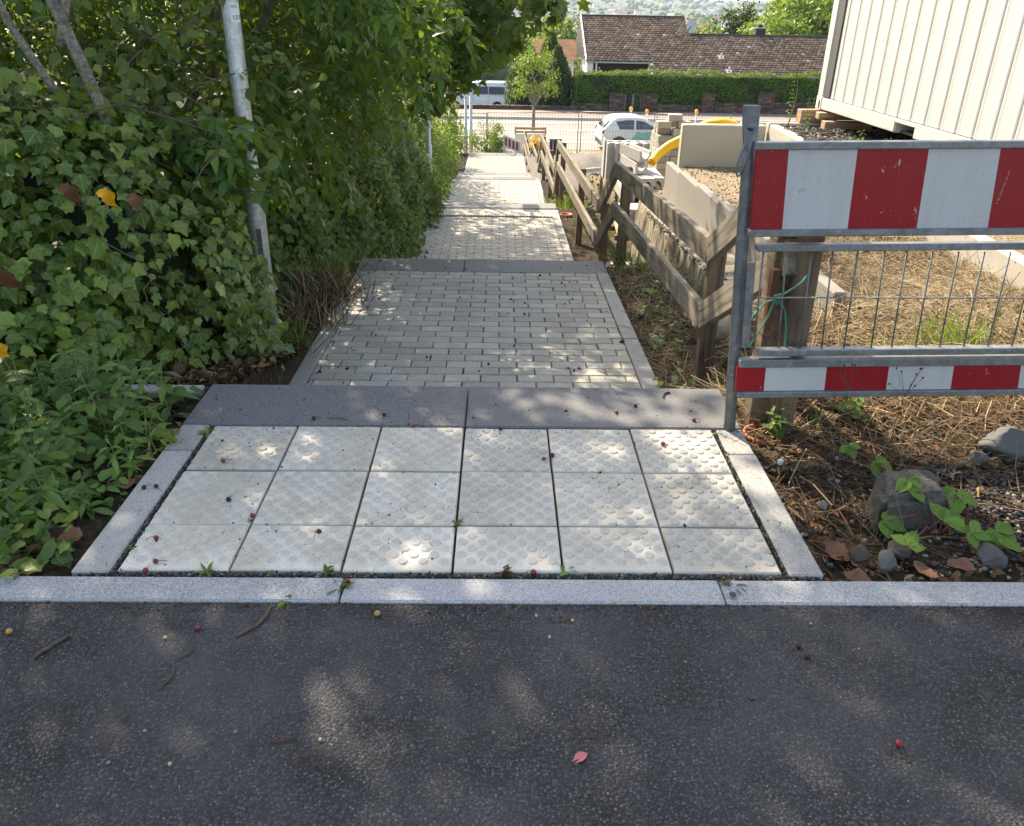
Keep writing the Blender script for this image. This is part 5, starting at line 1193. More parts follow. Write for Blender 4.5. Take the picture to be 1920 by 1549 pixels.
def town():
    hv = []
    def house_mesh(w, d, h, rh, wall, roof):
        m = MB(); m.box((-w/2, -d/2, -3), (w/2, d/2, h), 0)
        m.add([(-w/2-.4, -d/2-.5, h), (w/2+.4, -d/2-.5, h), (w/2+.4, d/2+.5, h), (-w/2-.4, d/2+.5, h), (-w/2-.4, 0, h+rh), (w/2+.4, 0, h+rh)], [(0, 1, 5, 4), (2, 3, 4, 5), (3, 0, 4), (1, 2, 5)], 1)
        for fl in range(2):
            for k in range(4):
                x = -w/2+w*(k+.5)/4; m.add([(x-.5, -d/2-.05, 1+fl*2.8), (x+.5, -d/2-.05, 1+fl*2.8), (x+.5, -d/2-.05, 2.4+fl*2.8), (x-.5, -d/2-.05, 2.4+fl*2.8)], [(0, 1, 2, 3)], 2)
        return m.mesh('town_house', [M[wall], M[roof], M['glass_dark']])
    hv = [house_mesh(11, 9, 6, 4, 'town_white', 'town_roof'), house_mesh(13, 9, 5.5, 4.5, 'town_cream', 'town_grey'), house_mesh(10, 8, 7, 3.5, 'town_white', 'town_grey'), house_mesh(14, 10, 6, 4, 'town_white', 'town_roof')]
    r = np.random.default_rng(3)
    for k in range(300):
        y = math.exp(r.uniform(math.log(720), math.log(2900))); x = y*r.uniform(-.02, .46); cl = math.sin(x*.012)*math.sin(y*.009)
        if cl < -.45: continue
        o = mobj('town_house', hv[r.integers(0, 4)], None, Matrix.Translation((x, y, float(gz(x, y)))) @ Matrix.Rotation(r.uniform(-.6, .6), 4, 'Z') @ Matrix.Scale(r.uniform(.8, 1.25), 4))
        tag(o, 'small pale house of the hazy town across the valley', 'house', 'houses of the town across the valley')
    hall = MB().box((-28, -14, -3), (28, 14, 9), 0).box((-28.5, -14.5, 9), (28.5, 14.5, 9.8), 1).mesh('town_hall_building', [M['town_white'], M['town_grey']])
    for i, (x, y, s, rz_) in enumerate(((95, 900, .9, .1), (150, 960, 1.1, -.1), (250, 880, 1.0, .2), (285, 930, .8, 0), (350, 900, 1.3, -.1), (170, 1300, 1.2, .1))):
        o = mobj('industrial_hall', hall, None, Matrix.Translation((x, y, float(gz(x, y)))) @ Matrix.Rotation(rz_, 4, 'Z') @ Matrix.Scale(s, 4)); tag(o, 'long flat white hall of the town across the valley', 'hall', 'white halls in the valley')
    # woodland between the houses: reads as one mass
    n = 3600; y = np.exp(r.uniform(math.log(260), math.log(3800), n)); x = y*r.uniform(-.12, .60, n); keep = (np.sin(x*.011+2)*np.sin(y*.008+1) > -.45); x, y = x[keep], y[keep]; n = len(x)
    z = gz(x, y); S = np.clip(r.uniform(4, 8, n)*np.where(y > 2300, 1.6, 1), 3, 15)
    pv, pf = T_pebble(5); V0 = np.concatenate([pv*np.array([1, 1, 1.7]) + o for o in ((0, 0, .35), (.35, .2, .15), (-.35, -.15, .2))]); F0 = np.concatenate([pf, pf+12, pf+24])
    V = np.stack([x, y, z+S*.1], -1)[:, None, :] + S[:, None, None]*V0[None]*r.uniform(.8, 1.25, (n, len(V0), 1)); F = (F0[None]+(np.arange(n)*len(V0))[:, None, None]).reshape(-1, 3)
    t = NT('far_woodland'); col = t.ramp(t.attr('rnd'), [(0, (.020, .045, .018)), (.6, (.045, .085, .028)), (1, (.09, .13, .04))])
    o = mobj('woodland', npmesh('woodland', V.reshape(-1, 3), F, t.fin(col, .95), attrs={'rnd': ('FLOAT', np.repeat(r.uniform(0, 1, n), len(V0)))})); tag(o, 'hazy woodland between the houses across the valley', 'woodland', kind='stuff')
town()
# ------------------------------------------------------------------ greenery left of the path
def vis_weight(P, N, S):
    d = P - CAMP; r = np.linalg.norm(d, axis=1); f = -(N*d).sum(1)/r
    return S/r*np.clip(f+.3, 0, 1.3)
def surf_noise(P): return (np.sin(P[:, 0]*4.1+P[:, 2]*3.3)*np.sin(P[:, 1]*3.7+1)+np.sin(P[:, 0]*9+P[:, 1]*7.7)*np.sin(P[:, 2]*8.3)*.5)
def ellipsoid_leaves(cs, n, layers=3, dz=.05, lump=.09):
    Ps, Ns, Ls = [], [], []
    area = np.array([c[3]*c[4]+c[4]*c[5]+c[3]*c[5] for c in cs]); area = area/area.sum()
    for c, w in zip(cs, area):
        m = int(n*w); d = rdir(m*2); d = d[d[:, 2] > -.35][:m]; R = np.array(c[3:6]); P = d*R; N = unit(d/R); P = P+np.array(c[:3])
        L = rng.integers(0, layers, len(P)); P = P + N*(surf_noise(P)*lump - L*dz - U(0, dz, len(P)))[:, None]
        Ps.append(P); Ns.append(N); Ls.append(L)
    P, N, L = map(np.concatenate, (Ps, Ns, Ls)); ok = np.ones(len(P), bool)
    for c in cs:
        q = (P-np.array(c[:3]))/(np.array(c[3:6])-.30); ok &= (q*q).sum(1) > .95
    return P[ok], N[ok], L[ok]
def blob_core(mb, c, shrink=.16, n=14):
    m = max(6, n//2); base = len(mb.v)
    for i in range(m+1):
        th = math.pi*i/m
        for k in range(n):
            a = 2*math.pi*k/n; q = 1+.05*math.sin(3*a+i)
            mb.v.append((c[0]+(c[3]-shrink)*q*math.sin(th)*math.cos(a), c[1]+(c[4]-shrink)*q*math.sin(th)*math.sin(a), c[2]+(c[5]-shrink)*math.cos(th)))
    for i in range(m):
        for k in range(n): mb.f.append((base+i*n+k, base+(i+1)*n+k, base+(i+1)*n+(k+1) % n, base+i*n+(k+1) % n)); mb.m.append(0)
def vine(mb, pts, r=.004): mb.tube(pts, r, 5)
def build_ivy():
    t = thing('ivy_bush', (-2.0, 3.4, -.2), 'mound of lobed green ivy left of the lamp post with a yellow leaf on it', 'ivy')
    cs = [(-2.12, 3.78, -.18, .94, 1.02, 1.20), (-2.05, 2.95, -.28, .62, .50, .55), (-1.50, 4.0, -.52, .24, .40, .36), (-2.5, 3.35, -.05, .75, .7, .95), (-1.76, 3.30, -.25, .44, .44, .62)]
    P, N, L = ellipsoid_leaves(cs, 18000, 3, .06, .13)
    keep = (N @ np.array([.45, -.8, .35])) > -.35; P, N, L = P[keep], N[keep], L[keep]; n = len(P)
    nrm = unit(N*1.0 + np.array([.05, -.15, .45]) + rng.normal(size=(n, 3))*.5); tip = unit(np.array([.05, -.1, -1.0]) + N*.35 + rng.normal(size=(n, 3))*.45)
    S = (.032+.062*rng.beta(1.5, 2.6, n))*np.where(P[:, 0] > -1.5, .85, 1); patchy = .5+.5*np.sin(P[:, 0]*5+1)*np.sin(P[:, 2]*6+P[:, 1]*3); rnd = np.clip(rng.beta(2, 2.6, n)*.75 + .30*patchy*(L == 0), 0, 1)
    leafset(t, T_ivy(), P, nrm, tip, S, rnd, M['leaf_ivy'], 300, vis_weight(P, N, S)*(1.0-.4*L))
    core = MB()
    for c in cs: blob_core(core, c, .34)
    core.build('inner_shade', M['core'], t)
    for k in range(10):
        v = MB(); x = U(-2.3, -1.25); y = U(2.8, 3.6); z = U(-.1, .6); pts = [(x, y, z)]
        for q in range(6): pts.append((pts[-1][0]+U(-.06, .10), pts[-1][1]+U(-.05, .03), pts[-1][2]-U(.02, .10)))
        vine(v, pts, U(.0012, .0024)); v.build('vine_stem', M['twig'], t, smooth=True)
    for (x, y, z, s, mt, lb) in ((-1.41, 2.86, .77, .048, 'leaf_yellow', 'bright yellow leaf caught high on the ivy mound'), (-1.53, 2.84, .79, .050, 'leaf_brown', 'curled brown leaf on the ivy left of the yellow leaf'),
                                 (-1.70, 2.50, .33, .05, 'leaf_yellow', 'yellow leaf at the picture edge in the lower ivy'), (-1.32, 2.88, .75, .045, 'leaf_brown', 'brown leaf right of the bright yellow leaf'), (-1.645, 2.52, .58, .06, 'leaf_brown', 'dry brown leaf at the picture edge in the middle of the ivy')):
        tv, tf = T_toothed(.95, 9); tv = tv*np.array([1.2, 1.5, 1.0]); tv[:, 2] += U(.1, .5)*tv[:, 0]**2 - U(0, .4)*tv[:, 1]**2; tv[:, 0] += .12*np.sin(tv[:, 1]*7); a = np.array([[x, y, z]]); xx, yy, nn = frames(np.array([[.2, -1, .3]]), np.array([[.3, -.1, -1]])); w = a + s*(tv[:, 0:1]*xx + tv[:, 1:2]*yy*.9 + tv[:, 2:3]*nn*3)
        o = mobj('fallen_leaf', npmesh('fallen_leaf', w, tf, M[mt])); tag(o, lb, 'leaf', 'dead leaves caught in the ivy')
build_ivy()
def sprays(starts, dirs, lengths, droop, node=.055, T=None):
    """arching shoots: returns stem polylines and leaf positions / outward dirs"""
    stems, P, N, TP = [], [], [], []
    for s, d, L in zip(starts, dirs, lengths):
        p = np.array(s, float); v = unit(np.array(d, float)); pts = [p.copy()]; k = int(L/node)
        for i in range(k):
            v = unit(v + np.array([0, 0, -droop*node*(1+2*i/k)]) + rng.normal(size=3)*.05); p = p + v*node; pts.append(p.copy())
            side = unit(np.cross(v, [0, 0, 1]))*(1 if i % 2 else -1)
            P.append(p.copy()); N.append(unit(np.array([0, -.25, .8]) + side*.5 + rng.normal(size=3)*.25)); TP.append(unit(side*.7 + v*.5 + np.array([0, 0, -.55]) + rng.normal(size=3)*.25))
        stems.append(pts)
    return stems, np.array(P), np.array(N), np.array(TP)
def build_laburnum():
    t = thing('compound_leaf_shrub', (-2.2, 5.6, -.3), 'large shrub with hanging three-part leaves arching over the lamp post', 'shrub')
    m = MB(); trunk0 = (-2.5, 5.6, -.4)
    for k in range(9): limb(m, trunk0, (U(-2.6, -1.0), U(4.4, 7.6), U(1.4, 2.8)), .04, .012, .07, 8, 6)
    st, d, L = [], [], []
    for k in range(420):
        y = U(4.2, 7.6); x = U(-2.4, -.55) if k % 3 else U(-1.5, -.45); z = U(.5, 1.9)
        if z < .9 and x > -1.0: z += .6
        st.append((x-.25, y+.1, z+.25)); d.append((U(.2, 1.0), U(-.8, .3), U(-.35, .45))); L.append(U(.35, .95))
    for k in range(34):    # spray hanging in front of the lamp post
        st.append((U(-1.75, -1.42), U(3.8, 4.15), U(.66, .90))); d.append((U(.2, 1), U(-.5, .3), U(-.2, .3))); L.append(U(.15, .38))
    st2 = [(a, b_, c) for a, b_, c in zip(st, d, L) if not (a[1] < 4.75 and a[0] < -.9 and a[2] > .95)]; st, d, L = zip(*st2)
    stems, P, N, TP = sprays(st, d, L, 1.6)
    tm = MB()
    for pts in stems: tm.tube(pts[::3]+[pts[-1]] if len(pts) % 3 != 1 else pts[::3], .0028, 3, caps=False)
    m.build('branch', M['bark_lichen'], t, smooth=True); o = tm.build('shoots', M['stem'], t); o['kind'] = 'stuff'
    n = len(P); S = U(.062, .105, n); keep = ~((P[:, 0] > -.25) & (P[:, 2] < .75)); P, N, TP, S = P[keep], N[keep], TP[keep], S[keep]; n = len(P)
    leafset(t, T_trif(), P, N, TP, S, np.clip(rng.beta(2, 2, n)+.05, 0, 1), M['leaf_lab'], 300, vis_weight(P, N, S)*(P[:, 2] < 1.6))
    # dense inner foliage
    B = [(-2.0, 5.3, .9, .75, .8, 1.0), (-1.75, 6.6, .8, .65, .9, 1.0), (-1.7, 8.0, .6, .65, .9, 1.0), (-2.4, 4.6, 1.4, .6, .6, .8)]
    Q, NQ = crown_pts(B, 9000, 70, .13, .45); n_, t_ = leaf_dirs(NQ, .4, .7, .7)
    inst('inner_foliage', T_simple(.45), Q, n_, t_, U(.05, .085, len(Q)), U(0, .75, len(Q)), M['leaf_lab'], t, kind='stuff')
build_laburnum()
def build_round_shrub():
    t = thing('round_leaf_shrub', (-2.4, 4.3, 0), 'open shrub with rounded leaves and bare twigs behind the ivy mound', 'shrub')
    m = MB(); trunks = MB()
    limb(trunks, (-1.76, 3.72, .2), (-1.86, 3.62, 1.45), .028, .024, .02, 8, 9); limb(trunks, (-1.86, 3.62, 1.40), (-1.75, 3.9, 2.8), .024, .015, .04, 6, 8)
    limb(trunks, (-1.84, 3.55, .98), (-2.02, 3.45, 1.6), .017, .015, .03, 6, 8); limb(trunks, (-1.84, 3.62, 1.2), (-1.76, 3.6, 1.55), .02, .016, .03, 5, 8)
    trunks.build('trunk', M['bark_lichen'], t, smooth=True)
    P, TP = [], []
    for k in range(60):
        a = (U(-2.3, -1.5), U(3.7, 4.6), U(.6, 1.5)); b = (a[0]+U(-.1, .75), a[1]+U(-.4, .2), a[2]+U(-.35, .35)); pts = limb(m, a, b, .0038, .0014, .09, 7, 4)
        for p in pts[2:]:
            for q in range(2): P.append(tuple(p + Vector(rng.normal(size=3)*.03))); TP.append((U(-.6, .6), U(-.6, .3), -U(.2, 1)))
    limb(m, (-1.9, 3.55, 1.02), (-1.20, 3.55, .86), .008, .003, .05, 8, 5); limb(m, (-1.75, 3.4, .93), (-1.50, 3.45, 1.02), .008, .003, .05, 6, 5); limb(m, (-1.2, 3.6, .85), (-1.35, 3.5, .62), .006, .003, .08, 6, 5)
    m.build('twigs', M['twig'], t)
    P = np.array(P); n = len(P); nrm = unit(rng.normal(size=(n, 3))*.6+np.array([.1, -.5, .6])); v, f = T_simple(.75, .05)
    leafset(t, (v, f), P, nrm, np.array(TP), U(.045, .085, n), rng.beta(2, 2.5, n), M['leaf_round'], 250, None)
    B = [(-2.6, 4.6, 1.0, .8, .5, .8), (-2.1, 4.7, .6, .8, .4, .7), (-3.0, 3.8, 1.2, .6, .7, .9)]
    Q, NQ = crown_pts(B, 5000, 70, .13, .4); n_, t_ = leaf_dirs(NQ, .4, .7, .7)
    inst('inner_foliage', T_simple(.7), Q, n_, t_, U(.05, .08, len(Q)), U(0, .7, len(Q)), M['leaf_round'], t, kind='stuff')
build_round_shrub()
def build_ivy_hedge():
    t = thing('ivy_hedge', (-1.6, 9, -1), 'dense ivy hedge of small leaves along the left edge of the path', 'hedge')
    n = 16000; y = U(4.7, 13.4, n); v = U(0, 1, n); base = pz(y)
    xs = np.interp(y, [4.5, 5.2, 6.5, 8, 9, 12, 13.5], [-1.75, -1.5, -1.3, -1.05, -.97, -.98, -1.08]); top = np.interp(y, [4.5, 7, 10, 13.5], [1.2, 1.5, 1.7, 1.6])
    z = base + v*top; P = np.stack([xs - .05 - .55*v**2.2, y, z-.03], -1); L = rng.integers(0, 3, n)
    N = unit(np.stack([np.full(n, 1.0), np.full(n, -.35), .15+1.0*v**2], -1)); lump = surf_noise(P*1.3)*.12
    P = P + N*(lump - L*.06 - U(0, .06, n))[:, None]
    foot = (v < .14); P[foot, 0] += U(-.05, .10, foot.sum())
    nrm = unit(N + np.array([.1, -.3, .35]) + rng.normal(size=(n, 3))*.5); tip = unit(np.array([.1, -.1, -.9]) + rng.normal(size=(n, 3))*.5); S = U(.035, .07, n)
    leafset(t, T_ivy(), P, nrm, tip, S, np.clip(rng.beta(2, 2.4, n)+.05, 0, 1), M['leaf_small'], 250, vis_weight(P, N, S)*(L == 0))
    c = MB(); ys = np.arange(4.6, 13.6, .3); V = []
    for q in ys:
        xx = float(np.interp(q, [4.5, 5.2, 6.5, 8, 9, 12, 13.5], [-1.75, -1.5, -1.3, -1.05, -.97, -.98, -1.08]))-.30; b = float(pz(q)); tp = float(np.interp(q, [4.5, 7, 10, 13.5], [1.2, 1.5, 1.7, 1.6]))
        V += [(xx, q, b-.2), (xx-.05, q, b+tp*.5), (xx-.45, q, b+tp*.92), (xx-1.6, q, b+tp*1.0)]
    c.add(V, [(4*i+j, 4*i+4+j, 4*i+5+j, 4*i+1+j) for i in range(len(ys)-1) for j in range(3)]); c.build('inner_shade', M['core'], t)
build_ivy_hedge()
def edge_bush(label, cs, n, mat, size, T=None, nobj=0):
    t = thing('shrub', (cs[0][0], cs[0][1], cs[0][2]-cs[0][5]), label, 'shrub', 'shrubs along the left edge of the path'); P, N = crown_pts(cs, n, 45, .15, .5); n_, t_ = leaf_dirs(N, .5, .6, .5); S = U(.65, 1.3, len(P))*size
    leafset(t, T or T_simple(.5), P, n_, t_, S, U(0, 1, len(P)), mat, nobj, vis_weight(P, N, S))
    m = MB()
    for c in cs:
        for k in range(7): limb(m, (c[0]-.1, c[1], c[2]-c[5]), (c[0]+U(-.6, .6)*c[3], c[1]+U(-.6, .6)*c[4], c[2]+U(.1, .7)*c[5]), .012, .004, .08, 5, 4)
    m.build('stems', M['twig'], t)
edge_bush('small-leaved shrub spilling over the path edge beside the second ramp', [(-1.12, 8.6, -.95, .28, .5, .38), (-1.2, 9.6, -.9, .3, .6, .45)], 2600, M['leaf_small'], .05, None, 100)
edge_bush('low shrub over the end of the second step row', [(-1.12, 11.4, -1.0, .36, .7, .45), (-.98, 11.0, -1.15, .22, .35, .2)], 2400, M['leaf_lab'], .055)
edge_bush('grassy green shrub beside the third ramp', [(-1.35, 14.4, -1.4, .42, .9, .6), (-1.3, 16.2, -1.5, .42, .9, .6)], 3600, M['leaf_small'], .06)
edge_bush('yellow-green shrub beside the fourth steps', [(-1.55, 18.5, -1.7, .5, 1.0, .8), (-1.45, 20.8, -2.2, .4, .9, .8)], 3200, M['leaf_bright'], .09)
edge_bush('dark shrub in the gap behind the thin lamp post', [(-2.1, 15.5, -.6, .8, 1.4, 1.2), (-2.3, 19, -1.0, .8, 1.6, 1.5)], 6000, M['leaf_small'], .08)
# trees whose crowns shade the path; unseen crown blobs placed for that shade
def shade_tree(name, label, base, fork, r0, blobs, n, mat, T, size, sig=.15, clumps=40, shell=.35, limbs=None, low=None, lowS=None):
    t = thing(name, base, label, 'tree', 'trees shading the path'); m = MB(); limb(m, base, fork, r0, r0*.75, .03, 8, 10)
    for b in blobs: limb(m, fork, (b[0], b[1], b[2]), r0*.5, r0*.12, .07, 9, 6)
    m.build('trunk', M['bark'], t, smooth=True); P, N = crown_pts(blobs, n, clumps, sig, shell); n_, t_ = leaf_dirs(N, .6, .6, .5)
    inst('crown', T, P, n_, t_, U(.7, 1.25, len(P))*size, U(0, 1, len(P)), mat, t, kind='stuff')
    return t
shade_tree('cherry_tree', 'cherry tree on the bank whose crown shades the tiled landing', (-3.6, 4.6, .3), (-3.3, 4.9, 2.2), .11,
    [(-2.6, 5.3, 4.0, 1.15, 1.3, .75), (-3.5, 4.6, 4.3, 1.2, 1.3, .9), (-1.75, 5.3, 4.7, .75, 1.25, .6), (-3.3, 3.6, 4.1, 1.0, .9, .7), (-2.0, 4.2, 4.9, .8, .8, .6), (-3.0, 6.4, 4.6, 1.0, .9, .7), (-1.35, 5.2, 5.0, .6, 1.0, .5), (-2.2, 5.9, 5.4, 1.1, .9, .5), (-3.0, 6.2, 5.7, 1.4, .5, .3)], 13500, M['leaf_lab'], T_quad(.55), .112, .21, 55)
def maple():
    B = [(-2.3, 8.6, 4.4, 1.1, 1.6, .9), (-3.3, 8.2, 4.9, .9, 1.2, .6), (-2.6, 11.2, 4.2, 1.1, 1.6, .9), (-1.9, 10.0, 3.6, .9, 1.3, .7), (-3.2, 13.0, 4.0, 1.1, 1.6, .9), (-1.2, 8.4, 2.5, .9, 1.0, .6), (-1.35, 9.0, 4.7, .55, 1.5, .4), (-1.5, 11.0, 4.3, .6, 1.3, .45), (-.75, 10.0, 4.8, .5, 1.3, .32), (-2.4, 13.2, 3.2, .9, 1.4, .6), (-2.8, 15.0, 3.9, 1.0, 1.2, .6), (-1.8, 12.6, 2.8, .6, 1.2, .4)]
    t = shade_tree('maple_tree', 'maple tree on the bank with dark lobed leaves hanging over the path', (-3.3, 9.6, -.6), (-3.0, 9.5, 1.8), .16, B, 13000, M['leaf_maple'], T_quad(.7), .125, .17, 45)
    low = [(-.55, 8.1, 1.25, .62, .7, .55), (.10, 7.6, 1.42, .38, .5, .30), (-.25, 7.9, 1.05, .45, .5, .30), (-.15, 8.4, 1.7, .75, .7, .4), (.42, 7.5, 1.40, .18, .25, .16), (-.62, 8.6, .75, .35, .6, .35)]
    P, N = crown_pts(low, 1500, 26, .17, .4); n = len(P); nrm = unit(np.array([.1, -.45, .55])+rng.normal(size=(n, 3))*.45); tip = unit(np.array([.25, -.2, -.9])+rng.normal(size=(n, 3))*.35); S = U(.075, .13, n)
    leafset(t, T_maple(), P, nrm, tip, S, rng.beta(2, 2.5, n), M['leaf_maple'], 200, vis_weight(P, N, S)*(P[:, 2] < 1.5), 'low_foliage')
    m = MB()
    for b in low: limb(m, (-1.6, 8.8, 2.1), (b[0], b[1], b[2]), .02, .005, .05, 8, 5)
    m.build('low_branch', M['bark'], t)
maple()
shade_tree('bank_tree', 'tall tree farther along the bank beside the third ramp', (-3.8, 17.0, -1.2), (-3.6, 17, 1.0), .14,
    [(-3.3, 17.2, 2.8, 1.2, 1.8, 1.2), (-4.0, 19.0, 2.6, 1.4, 1.8, 1.3), (-2.7, 19.2, 1.6, .8, 1.4, .9), (-3.6, 15.4, 2.2, 1.2, 1.5, 1.2)], 6500, M['leaf_small'], T_quad(.5), .14)
shade_tree('bank_tree', 'slim tree on the bank near the foot of the path', (-3.9, 25, -2.8), (-3.8, 25, -.8), .10,
    [(-3.5, 25.2, .6, 1.1, 1.5, 1.2), (-3.0, 28.2, -.2, .8, 1.3, 1.2)], 4500, M['leaf_bright'], T_quad(.5), .14)
# thicket behind everything on the bank
def thicket():
    for i, (lb, B) in enumerate((('dense thicket on the bank behind the ivy mound', [(-4.6, 4.2, 1.0, 1.0, 1.6, 1.5), (-5.2, 6.0, 1.2, 1.2, 1.6, 1.8), (-4.0, 5.6, .8, .9, 1.0, 1.3)]), ('dense thicket on the bank behind the hanging shrub', [(-4.2, 7.6, .8, 1.1, 1.6, 1.7), (-3.4, 6.6, .8, .8, 1.2, 1.3), (-3.0, 9.2, .4, .9, 1.5, 1.5)]),
          ('dense thicket on the bank behind the maple', [(-3.6, 12, .2, 1.2, 2.2, 1.8), (-2.6, 11.4, .0, .8, 1.6, 1.4), (-3.2, 15, -.4, 1.2, 2.0, 1.8)]), ('thicket on the lower bank', [(-3.8, 21, -1.4, 1.3, 2.4, 2.0), (-4.0, 26, -2.6, 1.3, 2.4, 2.0), (-4.2, 30, -3.2, 1.4, 2.4, 2.0)]))):
        t = thing('thicket', (B[0][0], B[0][1], B[0][2]-B[0][5]), lb, 'thicket', 'thickets on the left bank'); P, N = crown_pts(B, 8000, 60, .14, .5); n_, t_ = leaf_dirs(N, .5, .6, .5)
        inst('foliage', T_quad(.55), P, n_, t_, U(.07, .12, len(P)), U(0, .85, len(P)), M['leaf_small' if i != 1 else 'leaf_lab'], t, kind='stuff')
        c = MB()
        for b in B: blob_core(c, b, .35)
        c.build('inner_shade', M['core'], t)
thicket()
# galvanised lamp post in the ivy
def near_pole():
    t = thing('lamp_post', (-1.34, 4.3, -.45), 'leaning galvanised lamp post rising out of the ivy', 'lamp post')
    p0, p1, p2 = Vector((-1.31, 4.25, -.5)), Vector((-1.31, 4.25, .62)), Vector((-1.305, 4.25, 5.2)); MB().tube([p0, (-1.31, 4.25, .3), (-1.31, 4.25, .52), (-1.31, 4.25, .62), p2], [.050, .050, .050, .043, .036], 20).build('pole', M['pole'], t, smooth=True)
    MB().tube([(-1.305, 4.25, 5.2), (-1.29, 4.4, 5.35), (-1.2, 5.1, 5.42)], .03, 10).build('arm', M['pole'], t, smooth=True)
    MB().box((-1.3, 4.9, 5.36), (-1.1, 5.5, 5.46)).build('lamp_head', M['galv'], t, bevel=.03)
    MB().box((-.012, -.004, 0), (.014, .004, .30)).build('hatch_seam', M['galv_dark'], t, m=Matrix.Translation((-1.293, 4.204, -.02)))
    a0, r = math.radians(-75), .0415
    def curved(z0, z1, b0, b1, mat, name, rr=r):
        n = 7; V = []
        for k in range(n+1):
            a = b0+(b1-b0)*k/n; V += [(-1.3085+rr*math.cos(a), 4.25+rr*math.sin(a), z0), (-1.3085+rr*math.cos(a), 4.25+rr*math.sin(a), z1)]
        MB().add(V, [(2*k, 2*k+2, 2*k+3, 2*k+1) for k in range(n)]).build(name, mat, t)
    curved(1.288, 1.375, math.radians(-78), math.radians(-10), M['sticker'], 'sticker', .0432)
    curved(1.352, 1.366, math.radians(-70), math.radians(-25), M['sticker_blue'], 'sticker_print', .0436)
    text_mesh('lettering', '127', .026, M['text_dark'], t, Matrix.Translation((-1.292, 4.2075, 1.302)) @ Matrix.Rotation(math.radians(28), 4, 'Z') @ Matrix.Rotation(math.radians(90), 4, 'X'))
near_pole()
# ------------------------------------------------------------------ ground cover and small things
def scatter_ground(name, label, cat, T, n, xr, yr, size, mat, dens=None, tilt=.25, lift=.0, rndf=None, Tw=None):
    x = U(*xr, n); y = U(*yr, n)
    if dens is not None: k = U(0, 1, n) < dens(x, y); x, y = x[k], y[k]
    n = len(x); P = np.stack([x, y, gz(x, y)+lift+U(0, .012, n)], -1); nrm = unit(np.array([0, 0, 1.]) + rng.normal(size=(n, 3))*tilt); tip = unit(rng.normal(size=(n, 3))*np.array([1, 1, .2]))
    S = U(size[0], size[1], n); rnd = rndf(n) if rndf else U(0, 1, n); o = inst(name, T, P, nrm, tip, S, rnd, mat); return tag(o, label, cat, kind='stuff')
patch = lambda x, y, f=3.: .5+.5*np.sin(x*f+1.3*np.sin(y*f*.7))*np.sin(y*f*.9+1.1*np.sin(x*f*.6)+.7)
R_ = (.90, 3.6); 
scatter_ground('dry_grass', 'matted dry stalks and straw on the ground right of the path', 'dry grass', T_straw(.020), 46000, (.92, 2.95), (2.05, 6.6), (.06, .22), M['straw'], lambda x, y: np.where(y < 2.5, .02, np.where(y < 2.75, .35, .95))*(.4+.6*patch(x, y)), .30, .006)
scatter_ground('dry_grass', 'thin brown dead stalks on the dark earth in front of the barrier', 'dry grass', T_straw(.014), 3800, (.92, 2.4), (1.75, 2.85), (.04, .20), M['straw'], lambda x, y: .25+.75*np.clip((y-1.9)/.5, 0, 1), .35, .006, lambda n: U(0, .55, n))
scatter_ground('dry_grass', 'loose dry stalks on the earth beside the fence', 'dry grass', T_straw(.022), 5000, (.90, 1.8), (3.3, 12), (.05, .16), M['straw'], lambda x, y: .3+.7*patch(x, y), .3, .004)
scatter_ground('leaf_litter', 'brown leaf litter on the earth beside the road', 'leaf litter', T_simple(.6, .2), 3800, (.91, 3.0), (1.70, 4.0), (.010, .040), M['deadleaf'], lambda x, y: np.where(y < 2.7, .7, .15), .6, .006)
scatter_ground('leaf_litter', 'brown leaf litter below the ivy beside the steps', 'leaf litter', T_simple(.6, .2), 1800, (-1.75, -1.13), (1.75, 6.3), (.025, .08), M['deadleaf'], lambda x, y: np.where(y < 2.9, .35, np.where(y < 4, 1., .4)), .5, .006)
scatter_ground('leaf_litter', 'twigs among the litter beside the road', 'twigs', T_straw(.03), 700, (.91, 2.4), (1.72, 2.9), (.05, .24), M['deadleaf'], None, .15, .008)
Tp = T_pebble(1)
scatter_ground('gravel', 'small grey gravel scattered on the earth beside the road', 'gravel', Tp, 4200, (.91, 2.6), (1.70, 2.75), (.008, .024), M['gravel'], lambda x, y: .25+.75*np.clip((x-1.1)/.6, 0, 1)*(y < 2.4), .4)
scatter_ground('gravel', 'dense dark gravel at the road edge on the right', 'gravel', T_pebble(2), 9000, (1.45, 2.6), (1.70, 2.25), (.010, .022), M['gravel_dark'], lambda x, y: np.clip((x-1.45)/.25, 0, 1), .4, .006)
scatter_ground('gravel', 'dark gravel spread under the container', 'gravel', T_pebble(3), 15000, (3.02, 5.0), (5.0, 9.0), (.016, .05), M['gravel_dark'], None, .4, .004)
scatter_ground('gravel', 'dark stony soil between the fence and the edging wall', 'gravel', T_pebble(4), 4500, (1.0, 1.6), (4.2, 9.2), (.010, .035), M['gravel_dark'], lambda x, y: np.clip((x-1.05)*3, 0, 1), .4)
scatter_ground('gravel', 'coarse rubble gravel beyond the fence', 'gravel', T_pebble(6), 7000, (1.05, 3.4), (12.5, 24), (.03, .10), M['gravel'], None, .4)
scatter_ground('leaf_litter', 'thick brown leaf litter at the left end of the top step', 'leaf litter', T_simple(.6, .25), 2600, (-1.62, -1.08), (2.9, 4.3), (.015, .06), M['deadleaf'], None, .9, .006)
n_ = 1200; _x = U(1.52, 1.80, n_); _y = U(4.0, 8.2, n_); _o = inst('gravel', T_pebble(13), np.stack([_x, _y, -.225-.012*(_y-3.95)*6.05], -1), unit(np.array([0, 0, 1.])+rng.normal(size=(n_, 3))*.4), rdir(n_), U(.008, .028, n_), U(0, 1, n_), M['gravel']); tag(_o, 'loose stones on the foundation strip below the edging wall', 'gravel', kind='stuff')
